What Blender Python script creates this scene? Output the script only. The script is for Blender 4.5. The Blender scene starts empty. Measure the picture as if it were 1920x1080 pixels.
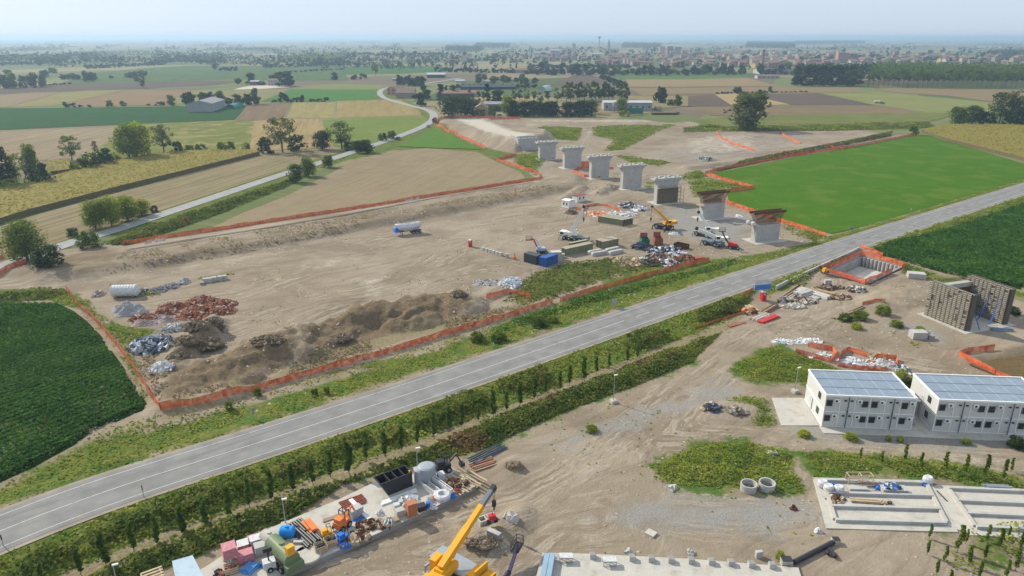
import bpy, math, random
import numpy as np
from mathutils import Vector, Matrix
random.seed(7); RS = np.random.RandomState(11)
S = bpy.context.scene
COL = S.collection
PI = math.pi
# ---------------------------------------------------------------- survey helper
CAM_H = 60.0; PITCH = math.radians(19.5); FOC = 1330.0
def P0(u, v, z=0.0):
    """map coordinates of a surveyed point of the site (metres)"""
    a, b = u - 960.0, v - 540.0
    y = FOC * math.cos(PITCH) - b * math.sin(PITCH); w = -FOC * math.sin(PITCH) - b * math.cos(PITCH)
    t = (z - CAM_H) / w
    return a * t, y * t
# ---------------------------------------------------------------- objects
def tag(o, label=None, cat=None, group=None, kind=None):
    if label: o['label'] = label
    if cat: o['category'] = cat
    if group: o['group'] = group
    if kind: o['kind'] = kind
    return o
def empty(name, loc, rz=0, label=None, cat=None, group=None):
    o = bpy.data.objects.new(name, None); COL.objects.link(o)
    o.location = loc; o.rotation_euler = (0, 0, rz); o.empty_display_size = .3
    return tag(o, label, cat, group)
def mesh_obj(name, verts, faces, mats, midx=None, parent=None, loc=None, rz=0, smooth=False):
    me = bpy.data.meshes.new(name); me.from_pydata([tuple(v) for v in verts], [], [tuple(f) for f in faces])
    for m in (mats if isinstance(mats, (list, tuple)) else [mats]): me.materials.append(m)
    if midx is not None: me.polygons.foreach_set('material_index', midx)
    if smooth: me.polygons.foreach_set('use_smooth', [True] * len(me.polygons))
    me.update()
    o = bpy.data.objects.new(name, me); COL.objects.link(o)
    if parent: o.parent = parent
    if loc is not None: o.location = loc
    if rz: o.rotation_euler = (0, 0, rz)
    return o
def np_obj(name, V, F, mats, parent=None, midx=None, smooth=False):
    """fast quad/tri mesh from arrays"""
    me = bpy.data.meshes.new(name); V = np.asarray(V, np.float32); F = np.asarray(F, np.int32)
    n, k = F.shape
    me.vertices.add(len(V)); me.vertices.foreach_set('co', V.ravel())
    me.loops.add(n * k); me.loops.foreach_set('vertex_index', F.ravel())
    me.polygons.add(n); me.polygons.foreach_set('loop_start', np.arange(n, dtype=np.int32) * k)
    me.polygons.foreach_set('loop_total', np.full(n, k, np.int32))
    if smooth: me.polygons.foreach_set('use_smooth', np.ones(n, bool))
    if midx is not None: me.polygons.foreach_set('material_index', np.asarray(midx, np.int32))
    for m in (mats if isinstance(mats, (list, tuple)) else [mats]): me.materials.append(m)
    me.update(calc_edges=True); me.validate()
    o = bpy.data.objects.new(name, me); COL.objects.link(o)
    if parent: o.parent = parent
    return o
def kids(o): return [c for c in COL.objects if c.parent == o]
def dup(root, loc, rz=0, scale=None, label=None, group=None):
    def cp(o, par):
        c = o.copy(); COL.objects.link(c)
        if par: c.parent = par
        for ch in CH.get(o.name, []): cp(ch, c)
        return c
    CH = {}
    for o in root.children_recursive: CH.setdefault(o.parent.name, []).append(o)
    r = cp(root, None); r.location = loc; r.rotation_euler = (0, 0, rz)
    if scale is not None: r.scale = scale if isinstance(scale, (tuple, list)) else (scale,) * 3
    if label: r['label'] = label
    if group: r['group'] = group
    return r
class MB:
    def __init__(s): s.v = []; s.f = []; s.m = []; s.M = Matrix.Identity(4)
    def at(s, loc=(0, 0, 0), rz=0, rx=0, ry=0):
        s.M = Matrix.Translation(loc) @ Matrix.Rotation(rz, 4, 'Z') @ Matrix.Rotation(ry, 4, 'Y') @ Matrix.Rotation(rx, 4, 'X'); return s
    def add(s, vs, fs, m=0):
        b = len(s.v); s.v += [s.M @ Vector(v) for v in vs]; s.f += [tuple(b + i for i in f) for f in fs]; s.m += [m] * len(fs); return s
    def box(s, x0, x1, y0, y1, z0, z1, m=0):
        return s.add([(x0, y0, z0), (x1, y0, z0), (x1, y1, z0), (x0, y1, z0), (x0, y0, z1), (x1, y0, z1), (x1, y1, z1), (x0, y1, z1)],
                     [(0, 3, 2, 1), (4, 5, 6, 7), (0, 1, 5, 4), (1, 2, 6, 5), (2, 3, 7, 6), (3, 0, 4, 7)], m)
    def cyl(s, p, q, r0, r1=None, n=10, m=0, caps=True):
        p, q = Vector(p), Vector(q); r1 = r0 if r1 is None else r1
        d = (q - p).normalized(); a = d.orthogonal().normalized(); b = d.cross(a); vs = []
        for c, r in ((p, r0), (q, r1)):
            for i in range(n):
                t = 2 * PI * i / n; vs.append(c + a * (r * math.cos(t)) + b * (r * math.sin(t)))
        fs = [(i, (i + 1) % n, n + (i + 1) % n, n + i) for i in range(n)]
        if caps: fs += [tuple(reversed(range(n))), tuple(range(n, 2 * n))]
        return s.add(vs, fs, m)
    def bar(s, p, q, w, h=None, m=0, w2=None, h2=None):
        """rectangular beam between two points"""
        p, q = Vector(p), Vector(q); h = h or w; w2 = w2 or w; h2 = h2 or h; d = (q - p).normalized()
        a = d.cross(Vector((0, 0, 1)))
        if a.length < 1e-3: a = Vector((1, 0, 0))
        a.normalize(); b = a.cross(d); vs = []
        for c, ww, hh in ((p, w, h), (q, w2, h2)):
            for i, j in ((-1, -1), (1, -1), (1, 1), (-1, 1)): vs.append(c + a * (ww / 2 * i) + b * (hh / 2 * j))
        return s.add(vs, [(0, 3, 2, 1), (4, 5, 6, 7), (0, 1, 5, 4), (1, 2, 6, 5), (2, 3, 7, 6), (3, 0, 4, 7)], m)
    def prism(s, poly, z0, z1, m=0, mt=None):
        n = len(poly); vs = [(x, y, z0) for x, y in poly] + [(x, y, z1) for x, y in poly]
        s.add(vs, [(i, (i + 1) % n, n + (i + 1) % n, n + i) for i in range(n)] + [tuple(reversed(range(n)))], m)
        return s.add(vs, [tuple(range(n, 2 * n))], m if mt is None else mt)
    def extr(s, prof, x0, x1, m=0):
        """profile in (y,z) swept along x"""
        n = len(prof); vs = [(x0, y, z) for y, z in prof] + [(x1, y, z) for y, z in prof]
        return s.add(vs, [(i, n + i, n + (i + 1) % n, (i + 1) % n) for i in range(n)] + [tuple(range(n)), tuple(reversed(range(n, 2 * n)))], m)
    def lathe(s, prof, n=14, m=0, c=(0, 0)):
        vs = []; fs = []
        for r, z in prof:
            for i in range(n): t = 2 * PI * i / n; vs.append((c[0] + r * math.cos(t), c[1] + r * math.sin(t), z))
        for k in range(len(prof) - 1):
            for i in range(n): fs.append((k * n + i, k * n + (i + 1) % n, (k + 1) * n + (i + 1) % n, (k + 1) * n + i))
        fs += [tuple(reversed(range(n))), tuple(range((len(prof) - 1) * n, len(prof) * n))]
        return s.add(vs, fs, m)
    def build(s, name, mats, parent=None, smooth=False, loc=None, rz=0):
        return mesh_obj(name, s.v, s.f, mats, s.m, parent, loc, rz, smooth)
# ---------------------------------------------------------------- materials
class NT:
    def __init__(s, name):
        s.mat = bpy.data.materials.new(name); s.mat.use_nodes = True; s.t = s.mat.node_tree
        s.b = s.t.nodes['Principled BSDF']; s.b.inputs['Specular IOR Level'].default_value = .25
        s.pos = None
    def n(s, typ, **kw):
        x = s.t.nodes.new(typ)
        for k, v in kw.items(): setattr(x, k, v)
        return x
    def set(s, sock, v):
        if isinstance(v, bpy.types.NodeSocket): s.t.links.new(v, sock)
        elif v is not None: sock.default_value = v if not (isinstance(v, tuple) and len(v) == 3 and sock.type == 'RGBA') else (*v, 1)
    def P(s):
        if s.pos is None: s.pos = s.n('ShaderNodeNewGeometry').outputs['Position']
        return s.pos
    def OBJ(s): return s.n('ShaderNodeTexCoord').outputs['Object']
    def map(s, vec, rz=0, sc=(1, 1, 1), loc=(0, 0, 0)):
        if rz:
            r = s.n('ShaderNodeMapping'); s.t.links.new(vec, r.inputs[0]); r.inputs['Rotation'].default_value = (0, 0, rz); vec = r.outputs[0]; rz = 0
        m = s.n('ShaderNodeMapping'); s.t.links.new(vec, m.inputs[0])
        m.inputs['Rotation'].default_value = (0, 0, rz); m.inputs['Scale'].default_value = sc; m.inputs['Location'].default_value = loc
        return m.outputs[0]
    def noise(s, scale, detail=3, vec=None, rough=.55, dist=0, col=False):
        x = s.n('ShaderNodeTexNoise'); s.t.links.new(vec if vec is not None else s.P(), x.inputs['Vector'])
        x.inputs['Scale'].default_value = scale; x.inputs['Detail'].default_value = detail
        x.inputs['Roughness'].default_value = rough; x.inputs['Distortion'].default_value = dist
        return x.outputs['Color' if col else 'Fac']
    def wave(s, scale, vec, dist=0, dscale=1):
        x = s.n('ShaderNodeTexWave'); s.t.links.new(vec, x.inputs['Vector']); x.inputs['Scale'].default_value = scale
        x.inputs['Distortion'].default_value = dist; x.inputs['Detail'].default_value = 2; x.inputs['Detail Scale'].default_value = dscale
        return x.outputs['Fac']
    def vor(s, scale, vec=None, out='Color'):
        x = s.n('ShaderNodeTexVoronoi'); s.t.links.new(vec if vec is not None else s.P(), x.inputs['Vector']); x.inputs['Scale'].default_value = scale
        return x.outputs[out]
    def ramp(s, fac, stops):
        x = s.n('ShaderNodeValToRGB'); s.set(x.inputs[0], fac); e = x.color_ramp.elements
        while len(e) < len(stops): e.new(.5)
        for i, (p, c) in enumerate(stops):
            e[i].position = p; e[i].color = (c, c, c, 1) if not isinstance(c, tuple) else (*c, 1)
        return x.outputs['Color']
    def step(s, fac, a, b):
        x = s.n('ShaderNodeMapRange'); x.interpolation_type = 'SMOOTHSTEP'; s.set(x.inputs[0], fac)
        x.inputs[1].default_value = a; x.inputs[2].default_value = b; return x.outputs[0]
    def mix(s, fac, a, b, mode='MIX'):
        x = s.n('ShaderNodeMix', data_type='RGBA', blend_type=mode); s.set(x.inputs[0], fac); s.set(x.inputs[6], a); s.set(x.inputs[7], b)
        return x.outputs[2]
    def m(s, op, a, b=0.0):
        x = s.n('ShaderNodeMath', operation=op); s.set(x.inputs[0], a); s.set(x.inputs[1], b); return x.outputs[0]
    def attr(s, name, out='Color'):
        x = s.n('ShaderNodeAttribute'); x.attribute_name = name; return x.outputs[out]
    def sep(s, c):
        x = s.n('ShaderNodeSeparateColor'); s.t.links.new(c, x.inputs[0]); return x.outputs
    def bump(s, h, strength=.5, dist=.1):
        x = s.n('ShaderNodeBump'); s.t.links.new(h, x.inputs['Height']); x.inputs['Strength'].default_value = strength
        x.inputs['Distance'].default_value = dist; s.t.links.new(x.outputs[0], s.b.inputs['Normal'])
    def leaf(s, col, amt=.3):
        t = s.n('ShaderNodeBsdfTranslucent'); s.set(t.inputs[0], s.mix(1, col, (1.5, 1.5, .7), 'MULTIPLY')); mx = s.n('ShaderNodeMixShader'); mx.inputs[0].default_value = amt; s.t.links.new(s.b.outputs[0], mx.inputs[1]); s.t.links.new(t.outputs[0], mx.inputs[2])
        s.t.links.new(mx.outputs[0], [n for n in s.t.nodes if n.type == 'OUTPUT_MATERIAL'][0].inputs[0]); return s.out(col, .8, spec=.1)
    def out(s, col, rough=.9, metal=0, spec=None):
        s.set(s.b.inputs['Base Color'], col); s.set(s.b.inputs['Roughness'], rough); s.b.inputs['Metallic'].default_value = metal
        if spec is not None: s.b.inputs['Specular IOR Level'].default_value = spec
        return s.mat
_mc = {}
def mat(name, c, rough=.7, var=.15, sc=.8, metal=0, bump=0, grime=0.0, obj=False):
    """painted / plain surface with uneven tone and some wear"""
    if name in _mc: return _mc[name]
    k = NT(name); vec = k.OBJ() if obj else k.P()
    a = k.noise(sc, 5, vec); b = k.noise(sc * 7, 3, vec)
    f = k.m('ADD', k.m('MULTIPLY', a, .65), k.m('MULTIPLY', b, .35))
    lo = tuple(x * (1 - var) for x in c); hi = tuple(min(1, x * (1 + var)) for x in c)
    col = k.ramp(f, [(.3, lo), (.7, hi)])
    if grime:
        g = k.step(k.noise(sc * 1.7, 6, vec), .5, .72)
        col = k.mix(k.m('MULTIPLY', g, grime), col, (.16, .12, .085))
    if bump: k.bump(b, bump, .05)
    _mc[name] = k.out(col, rough, metal); return _mc[name]
# ---------------------------------------------------------------- polygons, terrain
def poly2(pts, z=0): return np.array([P0(u, v, z) for u, v in pts])
def sdf(X, Y, poly, closed=True):
    """signed distance (positive inside) to a polygon / negative distance to a polyline"""
    n = len(poly); d = np.full(X.shape, 1e9); ins = np.zeros(X.shape, bool)
    for i in range(n if closed else n - 1):
        x0, y0 = poly[i]; x1, y1 = poly[(i + 1) % n]; ex, ey = x1 - x0, y1 - y0
        t = np.clip(((X - x0) * ex + (Y - y0) * ey) / (ex * ex + ey * ey + 1e-9), 0, 1)
        d = np.minimum(d, (X - x0 - t * ex) ** 2 + (Y - y0 - t * ey) ** 2)
        if closed and abs(ey) > 1e-9:
            c = (y0 > Y) != (y1 > Y); ins ^= c & (X < ex * (Y - y0) / ey + x0)
    d = np.sqrt(d); return np.where(ins, d, -d)
def sst(a, b, x): t = np.clip((x - a) / (b - a), 0, 1); return t * t * (3 - 2 * t)
class VN:
    """value noise on arrays"""
    def __init__(s, seed): s.g = np.random.RandomState(seed).rand(256, 256)
    def __call__(s, X, Y, sc):
        x = np.asarray(X) / sc; y = np.asarray(Y) / sc; xi = np.floor(x).astype(int); yi = np.floor(y).astype(int); fx = x - xi; fy = y - yi
        fx = fx * fx * (3 - 2 * fx); fy = fy * fy * (3 - 2 * fy); g = s.g
        a = g[xi & 255, yi & 255]; b = g[(xi + 1) & 255, yi & 255]; c = g[xi & 255, (yi + 1) & 255]; d = g[(xi + 1) & 255, (yi + 1) & 255]
        return (a * (1 - fx) + b * fx) * (1 - fy) + (c * (1 - fx) + d * fx) * fy
vn1, vn2, vn3 = VN(1), VN(2), VN(3)
def fbm(X, Y, sc): return (vn1(X, Y, sc) * .5 + vn2(X, Y, sc / 2.1) * .28 + vn3(X, Y, sc / 4.3) * .15 + vn1(X, Y, sc / 9) * .07)
# main road: surveyed edges, smoothed
_RU = [(-300, 1078), (0, 957), (320, 851), (640, 752), (960, 650), (1280, 544), (1450, 489), (1600, 440), (1760, 391), (1920, 341), (2150, 272)]
_RL = [(-300, 1168), (0, 1026), (320, 915), (640, 811), (960, 697), (1280, 585), (1450, 524), (1600, 472), (1760, 419), (1920, 367), (2150, 296)]
ROAD_Z = .5
def resample(pts, step):
    pts = np.array(pts, float); out = []
    # Catmull-Rom
    Q = np.vstack([2 * pts[0] - pts[1], pts, 2 * pts[-1] - pts[-2]])
    for i in range(1, len(Q) - 2):
        n = max(2, int(np.linalg.norm(Q[i + 1] - Q[i]) / step))
        for t in np.linspace(0, 1, n, endpoint=False):
            a, b, c, d = Q[i - 1], Q[i], Q[i + 1], Q[i + 2]
            out.append(.5 * ((2 * b) + (c - a) * t + (2 * a - 5 * b + 4 * c - d) * t * t + (3 * b - a - 3 * c + d) * t ** 3))
    out.append(pts[-1]); return np.array(out)
_u, _l = poly2(_RU, ROAD_Z), poly2(_RL, ROAD_Z)
def _mid(a, b):  # centre line between the two edges
    out = []
    for p in a:
        k = np.argmin(((b - p) ** 2).sum(1)); out.append((p + b[k]) / 2)
    return np.array(out)
_bu, _bl = resample(_u, 2), resample(_l, 2)
_mm = _mid(_bu, _bl)[::12]
ROAD_C = resample(_mm, 3)
for _ in range(6): ROAD_C[1:-1] = (ROAD_C[:-2] + ROAD_C[1:-1] * 2 + ROAD_C[2:]) / 4
ROAD_HW = 4.65
# country road curving away to the farm
_R2 = [(-200, 575), (0, 500), (60, 481), (130, 455), (200, 436), (300, 403), (400, 370), (520, 330), (600, 305), (700, 272), (757, 252), (795, 236), (813, 222), (809, 210), (790, 203), (755, 194), (722, 184), (712, 174), (722, 166), (760, 160.5), (800, 156), (840, 150), (865, 146)]
ROAD2_C = resample(poly2(_R2, .2), 4); ROAD2_HW = 3.1
for _ in range(3): ROAD2_C[1:-1] = (ROAD2_C[:-2] + ROAD2_C[1:-1] * 2 + ROAD2_C[2:]) / 4
def ridge(X, Y, pts, w, h, px=True, sharp=1.6, seed=0):
    p = poly2(pts) if px else np.array(pts); d = -sdf(X, Y, p, False)
    wob = (fbm(X + seed * 17, Y, 6) - .5) * w * .9
    t = np.clip(1 - (d + wob) / w, 0, 1); return h * t ** (1 / sharp) * np.where(t > 0, 1, 0) * sst(0, .35, t)
BANK = [(60, 540), (127, 528), (267, 510), (367, 490), (500, 470), (640, 443), (773, 417), (923, 390), (1000, 376), (1060, 362), (1100, 350)]
BANKT = [(20, 530), (110, 508), (233, 486), (367, 460), (500, 442), (640, 420), (783, 394), (907, 374), (990, 362), (1040, 352), (1090, 345)]
TRENCH = [(250, 480), (433, 450), (640, 416), (723, 399), (873, 368), (1003, 351)]
RAMP = [(817, 240), (822, 222), (838, 217), (900, 222), (1040, 252), (1045, 270), (985, 284), (965, 287), (930, 281), (880, 263), (845, 250)]
PIT = [(1547, 512), (1612, 479), (1692, 500), (1627, 531)]
YARD = [(300, 1120), (520, 972), (640, 905), (708, 880), (840, 875), (870, 893), (897, 916), (780, 976), (600, 1062), (480, 1130)]
RH = [(1290, 316), (1380, 305), (1468, 292), (1560, 274), (1675, 250)]
_P = {k: poly2(v) for k, v in dict(BANK=BANK, BANKT=BANKT, TRENCH=TRENCH, RAMP=RAMP, PIT=PIT, RH=RH).items()}
ABUT = (np.array(P0(991, 281)))
def height(X, Y):
    X = np.asarray(X, float); Y = np.asarray(Y, float); h = np.zeros(X.shape)
    near = (Y < 700) & (np.abs(X) < 520)
    if not near.any(): return h
    x, y = X[near], Y[near]; z = np.zeros(x.shape)
    site = sst(0, 12, sdf(x, y, poly2([(-400, 1500), (-400, 560), (100, 540), (400, 440), (1000, 330), (1200, 250), (1700, 300), (2400, 700), (2400, 1500)])))
    z += (fbm(x, y, 9) - .5) * .28 * site + (vn2(x, y, 2.2) - .5) * .10 * site
    # spoil heaps
    for pts, w, hh, sd in (([(555, 655), (585, 632), (650, 612), (700, 600)], 7.5, 2.0, 1), ([(680, 602), (740, 590), (800, 572), (850, 566), (866, 572)], 8, 2.2, 2), ([(740, 612), (800, 600)], 5, 2.0, 9),
                           ([(335, 718), (380, 702), (430, 686), (470, 672)], 7, 1.7, 3), ([(440, 700), (500, 676), (548, 662)], 7.5, 1.7, 4), ([(420, 740), (330, 752)], 5, 1.0, 12),
                           ([(345, 664), (375, 640), (400, 618)], 4, 2.0, 5), ([(322, 690), (340, 672)], 3.2, 1.4, 6), ([(375, 650), (392, 640)], 4, 1.8, 7), ([(388, 612), (410, 606)], 2.5, 1.2, 8),
                           ([(470, 655), (560, 630)], 5, 1.2, 10), ([(1125, 383 - 20), (1145, 352)], 4.0, 1.7, 11), ([(1063, 372), (1092, 354)], 3.5, 1.6, 11), ([(1655, 570), (1700, 558), (1730, 548)], 7, 1.1, 13),
                           ([(1160, 350), (1190, 342)], 3, 1.0, 15), ([(600, 585), (640, 560)], 6, .5, 17), ([(905, 1010), (960, 985), (975, 960)], 2.6, .9, 18), ([(880, 990), (885, 1018), (925, 1020)], 2.4, .5, 19),
                           ([(560, 760), (300, 778)], 3, .3, 20), ([(1815, 672), (1870, 664), (1925, 655)], 3, .8, 21), ([(1340, 775), (1400, 770)], 4, .7, 22), ([(955, 875), (975, 866), (990, 868)], 2.2, .6, 23)):
        z += ridge(x, y, pts, w, hh, seed=sd)
    r = sst(-.7, .8, z - .9); z += r * ((fbm(x * 1.7, y * 1.7, 3.0) - .5) * 1.5 + (vn3(x, y, 1.5) - .5) * .7 - np.abs(vn2(x, y, 3.3) - .5) * .9 + .25)
    # terrace bank along the top of the site, trench behind it
    d = -sdf(x, y, _P['BANK'], False)
    up = sdf(x, y, poly2(BANK + [(1100, 300), (900, 330), (500, 405), (200, 455), (0, 510)]))
    b = sst(-1.0, 6.0, up + (vn1(x, y, 5) - .5) * 2.2) * sst(34, 14, d); z += 1.9 * b
    dt = -sdf(x, y, _P['TRENCH'], False); z -= 1.0 * sst(1.5, .5, dt)
    z += .35 * sst(3.5, 1.8, dt) * sst(.8, 1.6, dt)
    z -= 1.4 * sst(1.5, .5, -sdf(x, y, poly2([(885, 985), (888, 987)]), False))
    # road embankments and ditches
    dr = -sdf(x, y, ROAD_C, False); e = ROAD_Z - .12
    fl = sst(ROAD_HW + 6.0, ROAD_HW + 1.2, dr); z = z * (1 - sst(ROAD_HW + 4, ROAD_HW + .6, dr)) + e * fl * 1.0
    side = sdf(x, y, np.vstack([ROAD_C, [[600, -600], [-600, -600]]])) > 0
    z -= np.where(side, 1.0, .35) * sst(ROAD_HW + 4.0, ROAD_HW + 6.0, dr) * sst(ROAD_HW + 10.5, ROAD_HW + 7.5, dr)
    dr2 = -sdf(x, y, ROAD2_C, False); z = z * sst(ROAD2_HW, ROAD2_HW + 2.5, dr2) + .1 * sst(ROAD2_HW + 3, ROAD2_HW, dr2)
    # bridge approach embankment
    s = sdf(x, y, _P['RAMP']); along = np.clip((y - ABUT[1]) / 150, 0, 1); top = 6.6 - 5.2 * along
    z = np.maximum(z, np.minimum(top, s / 1.45) * (s > 0) + (s > .5) * (fbm(x, y, 7) - .5) * .5)
    z = np.where((y < ABUT[1] + 3) & (s > 0) & (x > ABUT[0] - 4), np.minimum(z, 0.4), z)
    dd = -sdf(x, y, _P['RH'], False); z += 1.5 * sst(6, 1.5, dd + (vn2(x, y, 6) - .5) * 2)
    # excavation
    z = np.where(sdf(x, y, _P['PIT']) > -.4, -3.4, z)
    # low earth ridge far beyond the site
    z += ridge(x, y, [(1000, 232), (1150, 230), (1290, 231), (1330, 240)], 8, 1.6, seed=31)
    h[near] = z; return h
def gz(x, y):
    i = int(min(max(np.searchsorted(xs, x) - 1, 0), len(xs) - 2)); j = int(min(max(np.searchsorted(ys, y) - 1, 0), len(ys) - 2)); a = (x - xs[i]) / (xs[i + 1] - xs[i]); b = (y - ys[j]) / (ys[j + 1] - ys[j])
    return float((GZ[j, i] * (1 - a) + GZ[j, i + 1] * a) * (1 - b) + (GZ[j + 1, i] * (1 - a) + GZ[j + 1, i + 1] * a) * b)
def G(u, v, dz=0.0):
    x, y = P0(u, v); z = gz(x, y)
    for _ in range(2): x, y = P0(u, v, z); z = gz(x, y)
    return Vector((x, y, z + dz))
# ---------------------------------------------------------------- ground sheet with surface masks
def axis(lo, hi, fine, coarse):
    a = list(np.arange(lo, hi, fine))
    s = fine; x = a[-1]
    while x < coarse: s *= 1.22; x += s; a.append(x)
    return a
ys = []; y = 58.0
while y < 460: ys.append(y); y += max(.75 if not 108 < y < 172 else .55, y * .0036)
while y < 32000: ys.append(y); y *= 1.045
y = 57.0; s = 1.0; lo = []
while y > -3000: lo.append(y); s *= 1.3; y -= s
ys = np.array(lo[::-1] + ys)
xs = np.array([-t for t in axis(150, 150.5, 1, 30000)[::-1]][:-1] + list(np.arange(-150, -80, 1.0)) + list(np.arange(-80, -4, .55)) + list(np.arange(-4, 260, 1.0)) + axis(260, 260.5, 1, 30000))
GX, GY = np.meshgrid(xs, ys); GZ = height(GX, GY)
GRASS = [  # (polygon, strength)
 ([(-200, 1010), (0, 905), (60, 880), (130, 842), (200, 802), (280, 780), (300, 779), (420, 752), (520, 727), (600, 704), (740, 663), (873, 622), (973, 590), (1037, 568), (1077, 559), (1157, 536), (1280, 506), (1335, 490), (1400, 478), (1470, 466), (1540, 447), (1600, 432), (1930, 328), (1930, 345), (1280, 546), (640, 754), (0, 960), (-200, 1020)], .9),
 ([(-200, 1120), (0, 1024), (320, 913), (640, 809), (960, 695), (1280, 583), (1420, 535), (1400, 575), (1370, 610), (1300, 680), (1200, 722), (1090, 762), (1000, 800), (900, 848), (800, 872), (700, 892), (640, 915), (560, 968), (430, 1020), (330, 1060), (200, 1120), (-200, 1300)], 1),
 ([(973, 527), (1010, 505), (1057, 493), (1140, 483), (1250, 478), (1330, 487), (1190, 512), (1107, 537), (1033, 563), (980, 575), (940, 565), (960, 545)], .8),
 ([(125, 545), (165, 560), (190, 590), (230, 610), (300, 620), (300, 640), (250, 640), (262, 700), (285, 745), (270, 760), (250, 715), (200, 630), (150, 580), (60, 565), (0, 565), (0, 545), (60, 540)], .85),
 ([(1218, 872), (1300, 830), (1400, 825), (1490, 852), (1515, 930), (1350, 925), (1225, 905)], 1),
 ([(1495, 848), (1560, 845), (1700, 856), (1930, 888), (1930, 925), (1740, 900), (1640, 890), (1520, 900)], 1),
 ([(1365, 690), (1420, 652), (1460, 648), (1530, 675), (1610, 705), (1530, 740), (1500, 720), (1395, 716)], 1),
 ([(1300, 742), (1350, 752), (1400, 738), (1445, 742), (1462, 805), (1400, 798), (1420, 770)], .85),
 ([(1715, 1010), (1760, 985), (1940, 975), (1940, 1100), (1830, 1100)], .62),
 ([(1640, 470), (1670, 478), (1700, 495), (1790, 522), (1930, 548), (1930, 560), (1780, 532), (1690, 512)], .9),
 ([(1615, 460), (1780, 410), (1930, 362), (1930, 385), (1780, 432), (1670, 470), (1640, 470)], .9),
 ([(1420, 535), (1480, 510), (1540, 487), (1600, 465), (1625, 462), (1570, 495), (1530, 515), (1500, 545), (1440, 560)], .8),
 ([(1000, 234), (1093, 240), (1087, 265), (1040, 262)], .8), ([(1110, 236), (1270, 234), (1230, 250), (1170, 282), (1130, 284), (1150, 262), (1110, 255)], .75),
 ([(1150, 291), (1180, 293), (1262, 305), (1235, 312), (1180, 305)], .85), ([(965, 290), (1010, 285), (1025, 298), (1005, 330), (1015, 335), (985, 322), (960, 303)], .8),
 ([(1290, 333), (1322, 328), (1410, 352), (1362, 360), (1300, 372), (1290, 350)], .75), ([(1270, 330), (1310, 318), (1330, 330), (1290, 345)], .8),
 ([(1460, 415), (1500, 425), (1560, 447), (1530, 455), (1480, 440)], .7), ([(1205, 338), (1235, 340), (1225, 356), (1205, 352)], .8),
 ([(1280, 240), (1420, 236), (1740, 228), (1760, 240), (1560, 246), (1280, 248)], .9), ([(1180, 500), (1330, 484), (1395, 486), (1300, 510), (1150, 545), (1080, 562)], .95),
 ([(600, 165), (720, 165), (800, 205), (815, 225), (850, 250), (900, 276), (980, 290), (930, 305), (900, 286), (740, 282), (640, 305), (400, 385), (210, 448), (190, 428), (380, 358), (640, 282), (760, 245), (800, 228), (780, 210), (700, 190)], .9),
 ([(190, 458), (380, 392), (520, 345), (540, 350), (400, 405), (240, 462)], 1), ([(1010, 400), (1020, 395)], .6),
 ([(1130, 770), (1095, 812), (1135, 800)], .3), ([(1595, 590), (1665, 568), (1680, 578), (1610, 596)], .8), ([(1650, 630), (1690, 625), (1760, 650), (1700, 655)], .5),
 ([(320, 528), (440, 512), (440, 516), (330, 534)], .7), ([(255, 545), (300, 548), (300, 556), (240, 560)], .7), ([(250, 640), (300, 610), (330, 640), (290, 668), (260, 660)], .7)]
DRY = [([(290, 782), (300, 765), (470, 738), (640, 692), (760, 660), (870, 622), (930, 600), (900, 622), (760, 672), (640, 705), (520, 742), (430, 764), (340, 790), (270, 812), (240, 808)], .75),
 ([(300, 765), (470, 728), (640, 678), (800, 630), (940, 592), (1010, 570), (930, 575), (760, 618), (620, 655), (470, 715), (330, 745)], .8),
 ([(1000, 572), (1060, 550), (1157, 522), (1240, 500), (1190, 510), (1060, 548)], .75), ([(1560, 495), (1610, 470), (1500, 530), (1470, 530)], .6),
 ([(150, 1080), (380, 1000), (640, 893), (740, 852), (740, 860), (640, 905), (400, 1030), (240, 1095)], .7), ([(520, 868), (640, 822), (640, 835), (540, 882), (240, 985), (0, 1060), (0, 1045), (240, 968)], .5),
 ([(250, 640), (262, 700), (300, 760), (330, 720), (300, 660)], .5), ([(1020, 560), (1200, 520), (1100, 530)], .5), ([(1420, 700), (1500, 725), (1420, 745), (1395, 720)], .5)]
GRAV = [([(960, 860), (1080, 800), (1250, 740), (1330, 700), (1420, 740), (1230, 800), (1080, 850)], .8), ([(1180, 935), (1500, 925), (1560, 985), (1400, 1010), (1250, 1000), (1100, 975)], .9),
 ([(1440, 760), (1540, 790), (1930, 810), (1930, 850), (1700, 845), (1480, 820)], .9), ([(1600, 590), (1730, 600), (1820, 625), (1800, 650), (1700, 640)], .7), ([(1240, 385), (1420, 400), (1400, 470), (1250, 440)], .8),
 ([(1180, 290), (1400, 250), (1600, 245), (1400, 300), (1280, 308)], .5), ([(1000, 300), (1050, 305), (1040, 320), (990, 318)], .6), ([(860, 500), (900, 480), (760, 540), (600, 600), (700, 560)], .3), ([(1340, 425), (1400, 420), (1400, 440), (1350, 445)], .6)]
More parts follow.
